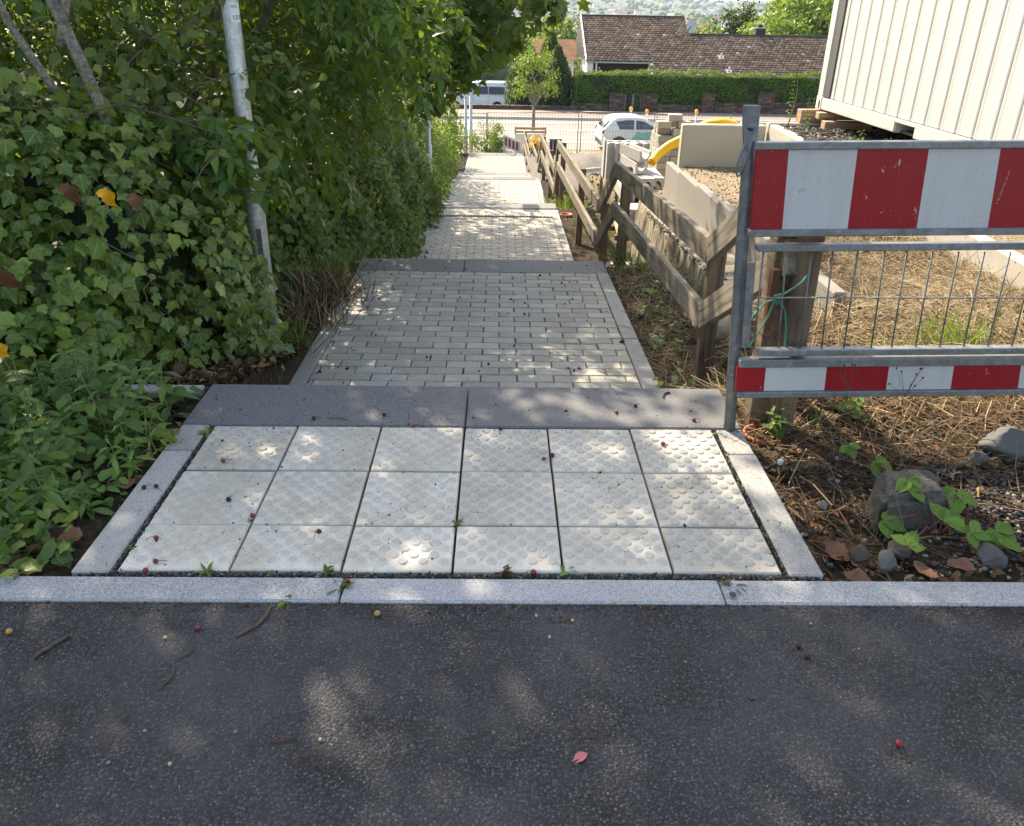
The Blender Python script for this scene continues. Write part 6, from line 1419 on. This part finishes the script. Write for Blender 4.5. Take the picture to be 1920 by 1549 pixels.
scatter_ground('gravel', 'pale crushed stone on the sandy slope above the edging wall', 'gravel', T_pebble(7), 3000, (1.9, 2.95), (4.6, 9.0), (.006, .022), M['gravel'], lambda x, y: .3+.7*patch(x, y), .4)
scatter_ground('gravel', 'dark gravel strip beside the lowest ramp', 'gravel', T_pebble(8), 2500, (-2.0, -1.13), (23, 30), (.03, .08), M['gravel_dark'], None, .4)
# joint dirt and grit in the gaps of the landing
def joint_grit():
    n = 2600; x = U(-1.12, .88, n); y = 1.697+rng.normal(size=n)*.007; n2 = 500
    xa = np.concatenate([x, np.full(n2, -1.026)+rng.normal(size=n2)*.004, np.full(n2, .795)+rng.normal(size=n2)*.004]); ya = np.concatenate([y, U(1.7, 2.52, n2), U(1.7, 2.52, n2)]); n = len(xa)
    P = np.stack([xa, ya, U(-.014, -.004, n)], -1); o = inst('joint_grit', T_pebble(9), P, unit(np.array([0, 0, 1])+rng.normal(size=(n, 3))*.5), rdir(n), U(.003, .010, n), U(0, 1, n)**2, M['gravel'])
    tag(o, 'dark grit lying in the joint between kerb and white tiles', 'grit', kind='stuff')
    n = 1500; x = U(-1.1, .85, n); y = U(1.72, 2.85, n); P = np.stack([x, y, np.full(n, .001)], -1)
    o = inst('crumbs', T_pebble(10), P, unit(np.array([0, 0, 1])+rng.normal(size=(n, 3))*.5), rdir(n), np.exp(rng.normal(size=n)*.5)*.0030, U(0, .45, n)**1.3, M['deadleaf']); tag(o, 'crumbs of dirt scattered over the tiled landing', 'dirt crumbs', kind='stuff')
    n = 1500; x = U(-2.2, 2.2, n); y = 1.588-np.abs(rng.normal(size=n))*.02; P = np.stack([x, y, np.full(n, -.006)], -1)
    o = inst('crumbs', T_pebble(14), P, unit(np.array([0, 0, 1])+rng.normal(size=(n, 3))*.5), rdir(n), np.exp(rng.normal(size=n)*.45)*.0032, U(0, .8, n), M['deadleaf']); tag(o, 'brown dirt gathered along the road side of the kerb', 'dirt crumbs', kind='stuff')
    n = 260; x = U(-2.2, 2.2, n); y = U(.9, 1.57, n); P = np.stack([x, y, np.full(n, -.006)], -1)
    o = inst('crumbs', T_pebble(11), P, unit(np.array([0, 0, 1])+rng.normal(size=(n, 3))*.5), rdir(n), np.exp(rng.normal(size=n)*.45)*.0042, U(.3, 1, n), M['gravel']); tag(o, 'pale grit scattered over the dark asphalt', 'grit', kind='stuff')
    n = 900; x = np.concatenate([U(-1.0, .77, 500), U(-1.02, -.75, 400)]); y = U(3.6, 11.2, n); P = np.stack([x, y, pz(y)+.004], -1)
    o = inst('crumbs', T_pebble(12), P, unit(np.array([0, 0, 1])+rng.normal(size=(n, 3))*.5), rdir(n), np.exp(rng.normal(size=n)*.5)*.007, U(0, .5, n), M['deadleaf']); tag(o, 'bits of dirt and dead leaf along the ramps', 'dirt crumbs', kind='stuff')
joint_grit()
def tuft(label, x, y, n, h, mat, spread=.05, z=None, cat='grass tuft', group='grass tufts and small weeds', lean=.5, T=None, name='grass_tuft'):
    z = float(gz(x, y)) if z is None else z; t = rng.normal(size=(n, 2))*spread; P = np.stack([x+t[:, 0], y+t[:, 1], np.full(n, z)], -1); tip = unit(np.concatenate([rng.normal(size=(n, 2))*lean, np.ones((n, 1))], 1)); nrm = rdir(n)
    o = inst(name, T or T_blade(.035, .25), P, nrm, tip, U(.5, 1.1, n)*h, U(0, 1, n), mat); return tag(o, label, cat, group)
for i, (x, y, n, h, mt, sp, lb) in enumerate(((-1.28, 5.35, 420, .34, 'straw', .16, 'large tuft of dry brown grass right of the lamp post'), (-1.22, 4.75, 200, .26, 'straw', .10, 'dry grass tuft nearer the lamp post foot'), (-1.30, 5.9, 160, .30, 'leaf_weed', .12, 'green grass tuft at the left end of the second step row'),
      (-1.16, 4.15, 120, .20, 'leaf_weed', .06, 'bright green weed tuft at the edge of the nearest ramp'), (1.75, 3.1, 160, .18, 'leaf_bright', .10, 'sunlit green grass tuft behind the barrier grid, left one'), (2.15, 3.4, 160, .20, 'leaf_bright', .07, 'sunlit green grass tuft behind the barrier grid, right one'), (1.55, 3.9, 140, .16, 'leaf_bright', .12, 'low bright grass at the back of the dry patch'),
      (1.15, 6.3, 160, .20, 'leaf_weed', .10, 'weed tuft between the fence posts at the second step row'), (1.12, 12.4, 160, .35, 'leaf_bright', .14, 'yellow-green grass at the fence beside the third steps'), (1.15, 14.5, 140, .3, 'leaf_bright', .2, 'grass patch right of the third ramp'), (1.4, 10.6, 140, .25, 'leaf_weed', .18, 'weeds near the fence beside the second ramp'), (-1.12, 2.95, 30, .07, 'leaf_weed', .03, 'tiny green sprouts at the left end of the top step'), (1.45, 9.25, 90, .25, 'leaf_weed', .1, 'weeds growing round the pallet'), (3.7, 34.1, 300, .25, 'leaf_bright', .8, 'strip of weeds along the street edge below the mesh fence'), (6.2, 34.1, 200, .22, 'leaf_bright', .6, 'weeds along the street edge near the white car'))):
    tuft(lb, x, y, n, h, M[mt], sp)
def plant(name, label, x, y, h, nodes, leaf, T, mat, stems=3, spread=.12, cat='weed', group='weeds at the path edge', z=None, pair=True, stemr=.003, nobj=True, lean=(0, 0)):
    z = float(gz(x, y)) if z is None else z; t = thing(name, (x, y, z), label, cat, group); m = MB(); P, N, TP, S = [], [], [], []
    for s in range(stems):
        a = U(0, 6.28); hx = h*U(.7, 1.1); tipx = Vector((x+lean[0]+spread*math.cos(a)*U(.3, 1.2), y+lean[1]+spread*math.sin(a)*U(.3, 1.2), z+hx)); b = Vector((x+spread*.25*math.cos(a), y+spread*.25*math.sin(a), z-.02)); pts = limb(m, b, tipx, stemr, stemr*.5, .04, 7, 5)
        for i in range(nodes):
            f = (i+1)/nodes; q = b.lerp(tipx, f); r = U(0, 6.28) if not pair else i*1.57+s
            for k in ((0, math.pi) if pair else (0,)):
                dr = np.array([math.cos(r+k), math.sin(r+k), .15+.5*(f > .85)]); P.append(q); TP.append(dr+np.array([0, 0, -.25*(1-f)])); N.append(np.array([0, -.15, 1.])+dr*.2); S.append(leaf*U(.75, 1.15)*(1.0-.45*f*(f > .6)))
    m.build('stem', M['stem'], t, smooth=True); P = np.array([tuple(p) for p in P]); leaf_objects('leaf', T, P, np.array(N), np.array(TP), np.array(S), U(0, .95, len(P)), mat, t, 4)
lance = T_simple(.28, .08); ov = T_toothed(.58, 7)
plant('nettle', 'clump of dark green nettles at the left edge of the landing', -1.32, 2.38, .34, 6, .075, ov, M['leaf_weed'], 7, .14)
plant('nettle', 'second nettle clump nearer the road at the left', -1.48, 2.18, .28, 5, .07, ov, M['leaf_weed'], 6, .13)
plant('nettle', 'nettle patch along the left picture edge above the dock', -1.62, 2.25, .25, 5, .065, ov, M['leaf_weed'], 8, .18)
plant('nettle', 'low nettles in front of the recessed concrete pad', -1.40, 2.62, .20, 4, .06, ov, M['leaf_weed'], 6, .12)
plant('dock_plant', 'dock leaves at the left picture edge by the kerb', -1.50, 1.92, .18, 4, .12, lance, M['leaf_weed'], 3, .08)
plant('ivy_sprig', 'ivy creeping between the docks at the lower left', -1.42, 1.85, .08, 4, .07, T_ivy(), M['leaf_ivy'], 8, .2, pair=False)
plant('nettle', 'nettles against the ivy foot at the left', -1.62, 2.55, .3, 5, .07, ov, M['leaf_lab'], 6, .14)
plant('willowherb', 'upright plant with long narrow leaves at the left end of the top step', -1.20, 2.60, .33, 6, .13, lance, M['leaf_weed'], 1, .02, pair=True, stemr=.004)
plant('willowherb', 'young long-leaved plant below the nettles by the left edging', -1.20, 2.20, .18, 5, .07, lance, M['leaf_bramble'], 3, .05)
plant('dock_plant', 'leafy dock plant near the front kerb at the left', -1.34, 1.98, .20, 4, .15, lance, M['leaf_weed'], 2, .05)
plant('dock_plant', 'low dock leaves right of the leafy dock by the left edging', -1.23, 2.03, .10, 3, .08, lance, M['leaf_weed'], 3, .05)
plant('balsam', 'pale small-leaved weed at the inner left edging', -1.16, 2.34, .17, 5, .055, lance, M['leaf_bramble'], 2, .03)
plant('ivy_sprig', 'ivy runners lying at the front left corner by the kerb', -1.28, 1.80, .06, 4, .075, T_ivy(), M['leaf_ivy'], 6, .14, pair=False)
plant('ivy_sprig', 'small ivy sprig on the left edging below the willowherb', -1.16, 2.43, .10, 4, .07, T_ivy(), M['leaf_ivy'], 3, .05, pair=False)
plant('ivy_sprig', 'ivy runner spilling onto the left front kerb', -1.10, 1.745, .04, 3, .065, T_ivy(), M['leaf_ivy'], 4, .09, pair=False)
for i, (x, y, lb) in enumerate(((1.05, 4.5, 'ivy patch on the earth below the nearest fence rail'), (1.12, 5.6, 'ivy patch in front of the terracotta pipe end'), (.98, 3.9, 'grey-green ivy at the foot of the nearest fence valley'), (1.2, 4.9, 'ivy leaves under the lower rail of the nearest fence section'), (1.02, 5.1, 'ivy sprig creeping onto the nearest ramp edging'))):
    plant('ivy_sprig', lb, x, y, .10, 4, .06, T_ivy(), M['leaf_ivy'], 6, .16, pair=False)
plant('weed', 'fresh weed growing in the terracotta pot', 1.03, 2.54, .14, 5, .045, ov, M['leaf_weed'], 4, .05)
plant('weed', 'bright weeds at the foot of the fence post by the second step row', 1.02, 6.45, .3, 6, .06, lance, M['leaf_weed'], 5, .08)
plant('weed', 'seedling weeds behind the bottom board of the barrier', 1.35, 2.66, .12, 4, .07, ov, M['leaf_weed'], 3, .06)
plant('weed', 'leafy weed stem leaning behind the barrier grid on the right', 2.05, 3.05, .42, 5, .06, ov, M['leaf_weed'], 1, .08)
plant('weed', 'seedling by the leaning post', 1.22, 2.58, .06, 3, .035, ov, M['leaf_bramble'], 3, .06)
plant('mullein', 'tall pale spike of weed beside the container corner', 3.12, 8.9, .62, 16, .05, lance, M['leaf_bright'], 1, .02, z=.25, stemr=.008)
plant('mullein', 'short yellow-green weed at the timber blocks', 3.28, 8.75, .28, 8, .05, lance, M['leaf_bright'], 2, .05, z=.27)
plant('weed', 'yellow-green weed growing from the dark gravel', 3.3, 7.4, .16, 5, .05, lance, M['leaf_bright'], 2, .05, z=.28)
plant('weed', 'weed in front of the container fork pocket', 3.38, 7.05, .14, 5, .04, lance, M['leaf_bright'], 2, .05, z=.26)
n_ = 900; _x = U(-1.80, -1.16, n_); _y = U(1.74, 2.80, n_); _k = _x < -1.17-.10*np.sin(_y*9)**2; _x, _y = _x[_k], _y[_k]; n_ = len(_x)
_o = inst('undergrowth', T_toothed(.6, 5), np.stack([_x, _y, gz(_x, _y)+U(.0, .13, n_)*np.clip((-1.1-_x)*4, .2, 1)], -1), unit(np.array([.1, -.3, 1.])+rng.normal(size=(n_, 3))*.45), unit(rng.normal(size=(n_, 3))*np.array([1, 1, .3])), U(.025, .07, n_), U(0, .95, n_), M['leaf_weed']); tag(_o, 'low leafy undergrowth between the nettles at the left', 'undergrowth', kind='stuff')
# dried seed heads in front of the lower board
def seedhead(x, y, h, label):
    t = thing('dry_weed', (x, y, -.02), label, 'dry weed', 'dried seed heads at the barrier'); m = MB(); s = MB()
    top = Vector((x, y-.02, h*.72)); m.tube([(x, y, -.03), (x+.005, y, h*.4), top], [.0016, .0013, .001], 4)
    for k in range(9):
        a = U(0, 6.28); e = top + Vector((U(-.055, .055), U(-.03, .03), U(.01, .28*h))); m.tube([top+Vector((0, 0, -.02)), e], .0007, 3); s.lathe([(0, -.003), (.0035, 0), (.003, .004), (0, .006)], e, 6)
    m.build('stalk', M['twig'], t); s.build('seed_heads', M['straw'], t)
seedhead(1.20, 2.43, .33, 'dried seed head in front of the red block of the lower barrier board'); seedhead(1.40, 2.43, .30, 'forked dry stalk in front of the white block of the lower barrier board')
# bramble shoots with bright leaves
def bramble():
    t = thing('bramble', (1.30, 1.90, -.03), 'bramble shoot with bright green toothed leaves beside the big stone', 'bramble'); m = MB()
    P, N, TP, S = [], [], [], []
    for (x, y, z, s, r) in ((1.25, 2.02, .10, .062, .3), (1.155, 1.93, .02, .058, 1.1), (1.30, 1.88, .055, .072, 2.0), (1.44, 1.85, .045, .068, .6), (1.165, 1.80, .03, .05, 2.6), (1.41, 2.02, .06, .066, -.4), (1.24, 2.20, .06, .045, .9), (1.20, 2.32, .05, .04, .2), (1.36, 1.84, .05, .05, 1.2)):
        m.tube([(1.33, 1.93, -.03), ((x+1.33)/2, (y+1.93)/2, z*.6+.03), (x, y, z)], [.0022, .0016, .0012], 5)
        for k in (-1.15, 0, 1.15):
            a = r+k; P.append((x, y, z)); TP.append((math.sin(a), -math.cos(a)*.9, -.15+(.12 if k else 0))); N.append((0, -.45+U(-.15, .15), 1)); S.append(s*1.12*(1.1 if k == 0 else .95))
    m.build('stem', plain('bramble_stem', (.16, .05, .05), .6), t); leaf_objects('leaf', T_toothed(.80, 9), np.array(P), np.array(N), np.array(TP, float), np.array(S), U(0, .9, len(P)), M['leaf_bramble'], t, 5)
bramble()
# stones
def rock(label, x, y, z, sx, sy, sz, mat, seed, name='stone', flat=.75):
    r = np.random.default_rng(seed); bm = bmesh.new(); bmesh.ops.create_icosphere(bm, subdivisions=4, radius=1.0)
    dirs = unit(r.normal(size=(15, 3))); off = r.uniform(.55, .95, 15)
    for v in bm.verts:
        c = np.array(v.co); k = 1.
        for d, o in zip(dirs, off):
            q = c@d
            if q > 1e-6 and o/q < k: k = o/q
        v.co = Vector(c*k*(1+.05*math.sin(c[0]*7+seed)*math.sin(c[1]*9+c[2]*5)+.025*math.sin(c[0]*23)*math.sin(c[1]*19+seed)*math.sin(c[2]*21)))
    me = bpy.data.meshes.new(name); bm.to_mesh(me); bm.free(); me.materials.append(mat); me.polygons.foreach_set('use_smooth', [True]*len(me.polygons))
    o = mobj(name, me, None, Matrix.Translation((x, y, z)) @ Matrix.Rotation(r.uniform(0, 3), 4, 'Z') @ Matrix.Diagonal((sx, sy, sz, 1))); return tag(o, label, 'stone', 'stones beside the road')
def big_stone():
    c = [(-.125, -.085, -.09), (.085, -.10, -.10), (.125, .07, -.09), (-.10, .08, -.09), (-.13, -.065, .055), (.105, -.075, .075), (.115, .06, .10), (-.07, .075, .105)]
    m = MB().hexa(c); me = m.mesh('stone', M['rock'], bevel=.022, seg=2); bm = bmesh.new(); bm.from_mesh(me); bmesh.ops.triangulate(bm, faces=bm.faces[:]); bmesh.ops.subdivide_edges(bm, edges=bm.edges[:], cuts=3, use_grid_fill=True)
    for v in bm.verts:
        x, y, z = v.co; v.co += v.normal*(.006*math.sin(x*47+z*31)*math.sin(y*53+1)+.004*math.sin(x*110+y*90)*math.sin(z*120))
    bm.to_mesh(me); bm.free(); o = mobj('stone', me, None, Matrix.Translation((1.262, 2.03, .018)) @ Matrix.Rotation(.12, 4, 'Z') @ Matrix.Scale(.92, 4)); tag(o, 'large blocky grey-brown stone beside the bramble', 'stone', 'stones beside the road')
big_stone()
rock('smaller rounded grey stone by the kerb right of the bramble', 1.405, 1.785, .0, .05, .045, .045, M['rock_dark'], 8)
rock('lump of rubble at the right picture edge', 1.80, 2.40, .02, .10, .07, .06, M['gravel_dark'] if False else M['rock_dark'], 12)
for i, (x, y, s, lb) in enumerate(((1.035, 1.80, .035, 'dark split stone near the front kerb'), (1.10, 1.77, .045, 'slate-coloured stone left of the bramble'), (1.16, 1.83, .04, 'grey angular stone below the big stone'), (1.02, 2.05, .025, 'pale pebble between edging and big stone'), (1.55, 2.05, .03, 'pebble right of the bramble'), (1.68, 2.35, .04, 'stone left of the rubble lump'))):
    rock(lb, x, y, -.02+s*.4, s, s*.8, s*.65, M['rock_dark' if i % 2 else 'rock'], 20+i)
rock('pale rubble stone behind the fence valley', 1.32, 4.6, -.38, .15, .12, .12, M['concrete_cream'], 33)
rock('small grey stone lying on the front kerb', .62, 1.615, .008, .011, .010, .008, M['rock_dark'], 41)
# big curled dead leaves near the kerb
for i, (x, y, s, r, lb) in enumerate(((.985, 1.84, .10, .5, 'large curled brown leaf beside the right edging'), (1.03, 1.79, .07, 2.2, 'brown leaf next to the large curled leaf'), (1.0, 1.72, .08, 1.0, 'tan leaf against the front kerb'), (1.20, 1.74, .07, 3., 'dry leaf under the bramble'), (1.30, 1.75, .07, 4., 'pale dry leaf by the kerb under the bramble'), (1.52, 1.76, .06, 5., 'dry leaf near the right picture edge'), (1.06, 2.42, .07, .2, 'folded tan leaf below the terracotta pot'), (-1.22, 1.86, .08, 1.5, 'brown leaf under the dock by the left edging'), (-1.17, 2.14, .06, .4, 'orange-brown leaf beside the left edging'), (1.85, 2.9, .09, 1., 'pale dry leaf on the straw behind the barrier'), (1.5, 2.95, .08, 2., 'curled pale leaf on the straw behind the grid'))):
    tv, tf = T_toothed(.75, 9); w = tv.copy(); w[:, 1] -= .5; w[:, 0] += .15*np.sin(w[:, 1]*4+r); w[:, 2] = .9*w[:, 0]**2+.5*w[:, 1]**2+U(-.05, .05, len(w)); c, s_ = math.cos(r), math.sin(r); V = np.stack([w[:, 0]*c-w[:, 1]*s_, w[:, 0]*s_+w[:, 1]*c, w[:, 2]], -1)*s + np.array([x, y, float(gz(x, y))+.015])
    o = mobj('fallen_leaf', npmesh('fallen_leaf', V, tf, M['leaf_brown'])); tag(o, lb, 'leaf', 'large dead leaves on the ground')
tv, tf = T_simple(.5, .12); a = 2.2; V = np.stack([tv[:, 0]*math.cos(a)-tv[:, 1]*math.sin(a), tv[:, 0]*math.sin(a)+tv[:, 1]*math.cos(a), tv[:, 2]], -1)*.045+np.array([.195, 1.14, -.008]); o = mobj('fallen_leaf', npmesh('fallen_leaf', V, tf, M['leaf_pink'])); tag(o, 'single pink leaf on the asphalt', 'leaf')
o = MB().box((0, 0, 0), (.018, .014, .02)).build('foam_bit', M['white_plastic'], bevel=.003, m=Matrix.Translation((.965, 2.30, -.018)) @ Matrix.Rotation(.4, 4, 'Z')); tag(o, 'small white foam cube on the earth beside the right edging', 'litter')
# cherries dropped from the tree
CH = [(-.906, 2.263, 'cherry', 'row of the far tiles, second tile from the left edge'), (-.961, 1.841, 'cherry', 'near left tile corner'), (-.922, 1.737, 'cherry', 'leftmost tile at the front joint'), (-.933, 1.697, 'cherry', 'front joint at the far left'), (-1.065, 2.107, 'cherry_dark', 'left edging stone'), (-1.10, 2.10, 'cherry_dark', 'left edging stone, outer of the two'),
      (-.299, 2.518, 'cherry', 'joint below the top step, left half'), (.16, 2.294, 'cherry', 'fourth far tile'), (.19, 2.316, 'cherry_dark', 'joint right of the fourth far tile'), (.014, 2.50, 'cherry_dark', 'fourth far tile near the step'), (.584, 2.402, 'cherry', 'sixth far tile'), (-.818, 2.036, 'cherry_dark', 'first middle tile'), (-.722, 1.953, 'cherry', 'joint right of the first middle tile'),
      (-.509, 1.876, 'cherry_dark', 'second near tile'), (-.418, 2.602, 'cherry_dark', 'top step, left slab'), (.452, 2.641, 'cherry', 'top step, middle of the right slab'), (.733, 2.583, 'cherry', 'top step beside the barrier post'), (.533, 2.696, 'cherry_dark', 'top step, back of the right slab'), (-.671, 2.568, 'cherry_dark', 'top step near the left slab front'),
      (-.725, 1.491, 'cherry', 'asphalt left of the middle'), (-.295, 1.545, 'cherry_yellow', 'asphalt just below the kerb'), (-1.172, 1.477, 'cherry_yellow', 'asphalt at the left picture edge'), (.735, 1.44, 'cherry_dark', 'asphalt right of the middle, upper of two'), (.746, 1.407, 'cherry_dark', 'asphalt right of the middle, lower of two'), (.851, 1.158, 'cherry', 'asphalt at the lower right'), (.103, 1.70, 'cherry', 'front joint in the middle'), (-.39, 1.66, 'cherry', 'kerb beside the red weed'),
      (.40, 4.05, 'cherry_dark', 'nearest ramp, right half'), (.43, 4.02, 'cherry_dark', 'nearest ramp, right half, middle of three'), (.46, 4.05, 'cherry_dark', 'nearest ramp, right half, rightmost of three'), (.10, 4.4, 'cherry_dark', 'nearest ramp centre'), (.18, 5.0, 'cherry_dark', 'nearest ramp, farther up the middle'), (-.05, 4.1, 'cherry_dark', 'nearest ramp, lower middle')]
def cherry(x, y, mat, label):
    z = (-.008 if y < 1.585 else 0.0) if y < 2.87 else float(pz(y)); r = U(.0068, .0085)
    t = thing('cherry', (x, y, z), label, 'cherry', 'cherries dropped from the tree'); m = MB().lathe([(0, 0), (r*.6, r*.15), (r, r*.8), (r*.95, r*1.25), (r*.5, r*1.75), (r*.12, r*1.7), (0, r*1.6)], (x, y, z), 12); m.build('fruit', M[mat], t, smooth=True)
    a = U(0, 6.28); MB().tube([(x+r*.5*math.cos(a), y+r*.5*math.sin(a), z+r*1.3), (x+.014*math.cos(a), y+.014*math.sin(a), z+.010), (x+.03*math.cos(a+.3), y+.03*math.sin(a+.3), z+.002)], .0009, 4).build('stalk', M['twig'], t)
colr = {'cherry': 'red', 'cherry_dark': 'dark', 'cherry_yellow': 'yellow'}
for (x, y, mt, w) in CH: cherry(x, y, mt, f'{colr[mt]} fallen cherry on the {w}')
for i, (x, y, w) in enumerate(((-.793, 1.462, 'left half of the asphalt'), (.105, 1.543, 'asphalt below the kerb, middle'), (.195, 1.527, 'asphalt beside the dark smear'), (-.65, 1.11, 'bottom left asphalt'), (-.361, 1.169, 'asphalt near the bottom left of the middle'), (.134, 1.469, 'asphalt in the middle'))):
    o = MB().lathe([(0, 0), (.003, .001), (.0042, .004), (.003, .007), (0, .008)], (x, y, -.008), 8).build('cherry_stone', M['pit'], smooth=True); tag(o, f'bare cherry stone on the {w}', 'cherry stone', 'cherry stones on the asphalt')
for i, (pts, lb) in enumerate(([[(-1.072, 1.393), (-1.05, 1.43), (-1.024, 1.466)], 'mossy twig on the asphalt at the left'], [[(-.739, 1.39), (-.717, 1.423)], 'short twig on the asphalt left of the middle'], [[(-.627, 1.468), (-.585, 1.52), (-.571, 1.572)], 'curved twig on the asphalt below the kerb'], [[(-.749, 1.299), (-.736, 1.365)], 'thin stalk on the asphalt left of the middle'], [[(-.478, 1.174), (-.445, 1.168), (-.412, 1.177)], 'reddish pine needle on the asphalt'], [[(.654, 2.767), (.668, 2.80), (.692, 2.816)], 'small mossy twig on the top step slab'], [[(-.55, 2.56), (-.62, 2.575)], 'dark curled scrap on the top step'])):
    z = .004 if i >= 5 else -.005; rr = .0045 if i in (0, 2, 5) else .0022 if i != 4 else .0014
    mb = MB(); q0, q1 = pts[0], pts[-1]; off = (pts[1][0]-(q0[0]+q1[0])/2, pts[1][1]-(q0[1]+q1[1])/2) if len(pts) > 2 else (.006, .004)
    mb.tube([(q0[0]+(q1[0]-q0[0])*k/9+off[0]*math.sin(math.pi*k/9)*1.6+U(-.002, .002), q0[1]+(q1[1]-q0[1])*k/9+off[1]*math.sin(math.pi*k/9)*1.6+U(-.002, .002), z+U(0, .003)) for k in range(10)], [rr*(.55+.6*math.sin(math.pi*(k+1)/11)+U(-.12, .12)) for k in range(10)], 6)
    o = mb.build('twig', M['twig'] if i != 4 else M['rust'], smooth=True); tag(o, lb, 'twig', 'twigs lying on the paving')
# rotten fruit smears
for i, (x, y, s, lb) in enumerate(((-.921, 1.254, .018, 'squashed dark fruit at the left of the asphalt'), (.208, 1.182, .035, 'dark smear of crushed fruit beside the pink leaf'), (.164, 1.528, .028, 'dark crushed fruit below the kerb'), (-.36, 1.113, .03, 'crushed fruit at the bottom edge'), (.844, 1.131, .022, 'crushed fruit beside the cherry at the lower right'), (-.788, 1.221, .022, 'dark stain of fruit on the left asphalt'))):
    m = MB()
    for k in range(22):
        a, q = U(0, 6.28), s*U(0, 1.1); n = 9; rr = s*U(.05, .22); b = (x+q*math.cos(a)*1.4, y+q*math.sin(a)*.6)
        m.add([(b[0]+rr*math.cos(2*math.pi*j/n)*U(.4, 1.5), b[1]+rr*math.sin(2*math.pi*j/n)*U(.4, 1.3), -.0065) for j in range(n)]+[(b[0], b[1], -.0065+s*.05)], [(j, (j+1) % n, n) for j in range(n)])
    o = m.build('crushed_fruit', M['cherry_dark']); tag(o, lb, 'crushed fruit', 'crushed fruit on the asphalt')
# weeds in the joints
for i, (x, y, h, mt, n, lb) in enumerate(((-.773, 1.703, .035, 'leaf_weed', 12, 'small green weed in the front joint at the left'), (-.606, 1.705, .02, 'leaf_weed', 7, 'tiny weed in the front joint, second from left'), (-.455, 1.707, .03, 'leaf_weed', 9, 'light weed in the front joint left of the red weed'), (-.41, 1.645, .045, 'leaf_round', 20, 'reddish weed growing over the front kerb joint'), (-.538, 1.592, .03, 'leaf_round', 9, 'drooping weed at the road side of the kerb'), (-.121, 1.93, .035, 'leaf_small', 16, 'olive weed in the joint between the middle tiles'), (.02, 1.705, .04, 'deadleaf', 12, 'purple-brown weed in the front joint, middle'), (.196, 1.722, .035, 'leaf_bramble', 12, 'fresh green weed at the tile corner right of the middle'), (.637, 1.66, .05, 'leaf_round', 12, 'star-shaped weed on the right part of the kerb'), (.80, 2.50, .03, 'leaf_bramble', 8, 'small clover-like weed at the barrier post'), (.795, 2.35, .02, 'leaf_weed', 6, 'tiny weed in the right edging joint'), (-1.025, 2.46, .035, 'leaf_bramble', 14, 'small fern-like weed at the top left tile corner'), (-.418, 2.527, .015, 'leaf_weed', 5, 'tiny sprout at the step joint'), (-1.02, 1.80, .02, 'leaf_weed', 8, 'mossy sprout in the left edging joint'))):
    P = np.tile(np.array([[x, y, -.004]]), (n, 1)); tip = unit(np.concatenate([rng.normal(size=(n, 2)), U(.15, .9, (n, 1))], 1)); o = inst('joint_weed', T_simple(.42, .06), P, unit(np.array([0, 0, 1.])+rng.normal(size=(n, 3))*.3), tip, U(.6, 1.2, n)*h, U(0, .9, n), M[mt]); tag(o, lb, 'weed', 'weeds in the paving joints')

# ------------------------------------------------------------------ the air over the valley
hz = MB().box((-6100, -70, -48), (6100, 8050, 130)).build('haze', None); hz.data.materials.clear()
_hm = bpy.data.materials.new('valley_haze'); _hm.use_nodes = True; _t = _hm.node_tree; _t.nodes.remove(_t.nodes['Principled BSDF'])
_v = _t.nodes.new('ShaderNodeVolumePrincipled'); _v.inputs['Color'].default_value = (.62, .78, 1.0, 1); _v.inputs['Density'].default_value = .00011; _v.inputs['Anisotropy'].default_value = .2
_t.links.new(_v.outputs[0], _t.nodes['Material Output'].inputs['Volume']); hz.data.materials.append(_hm); hz['kind'] = 'stuff'; hz['label'] = 'thin haze in the air over the valley'
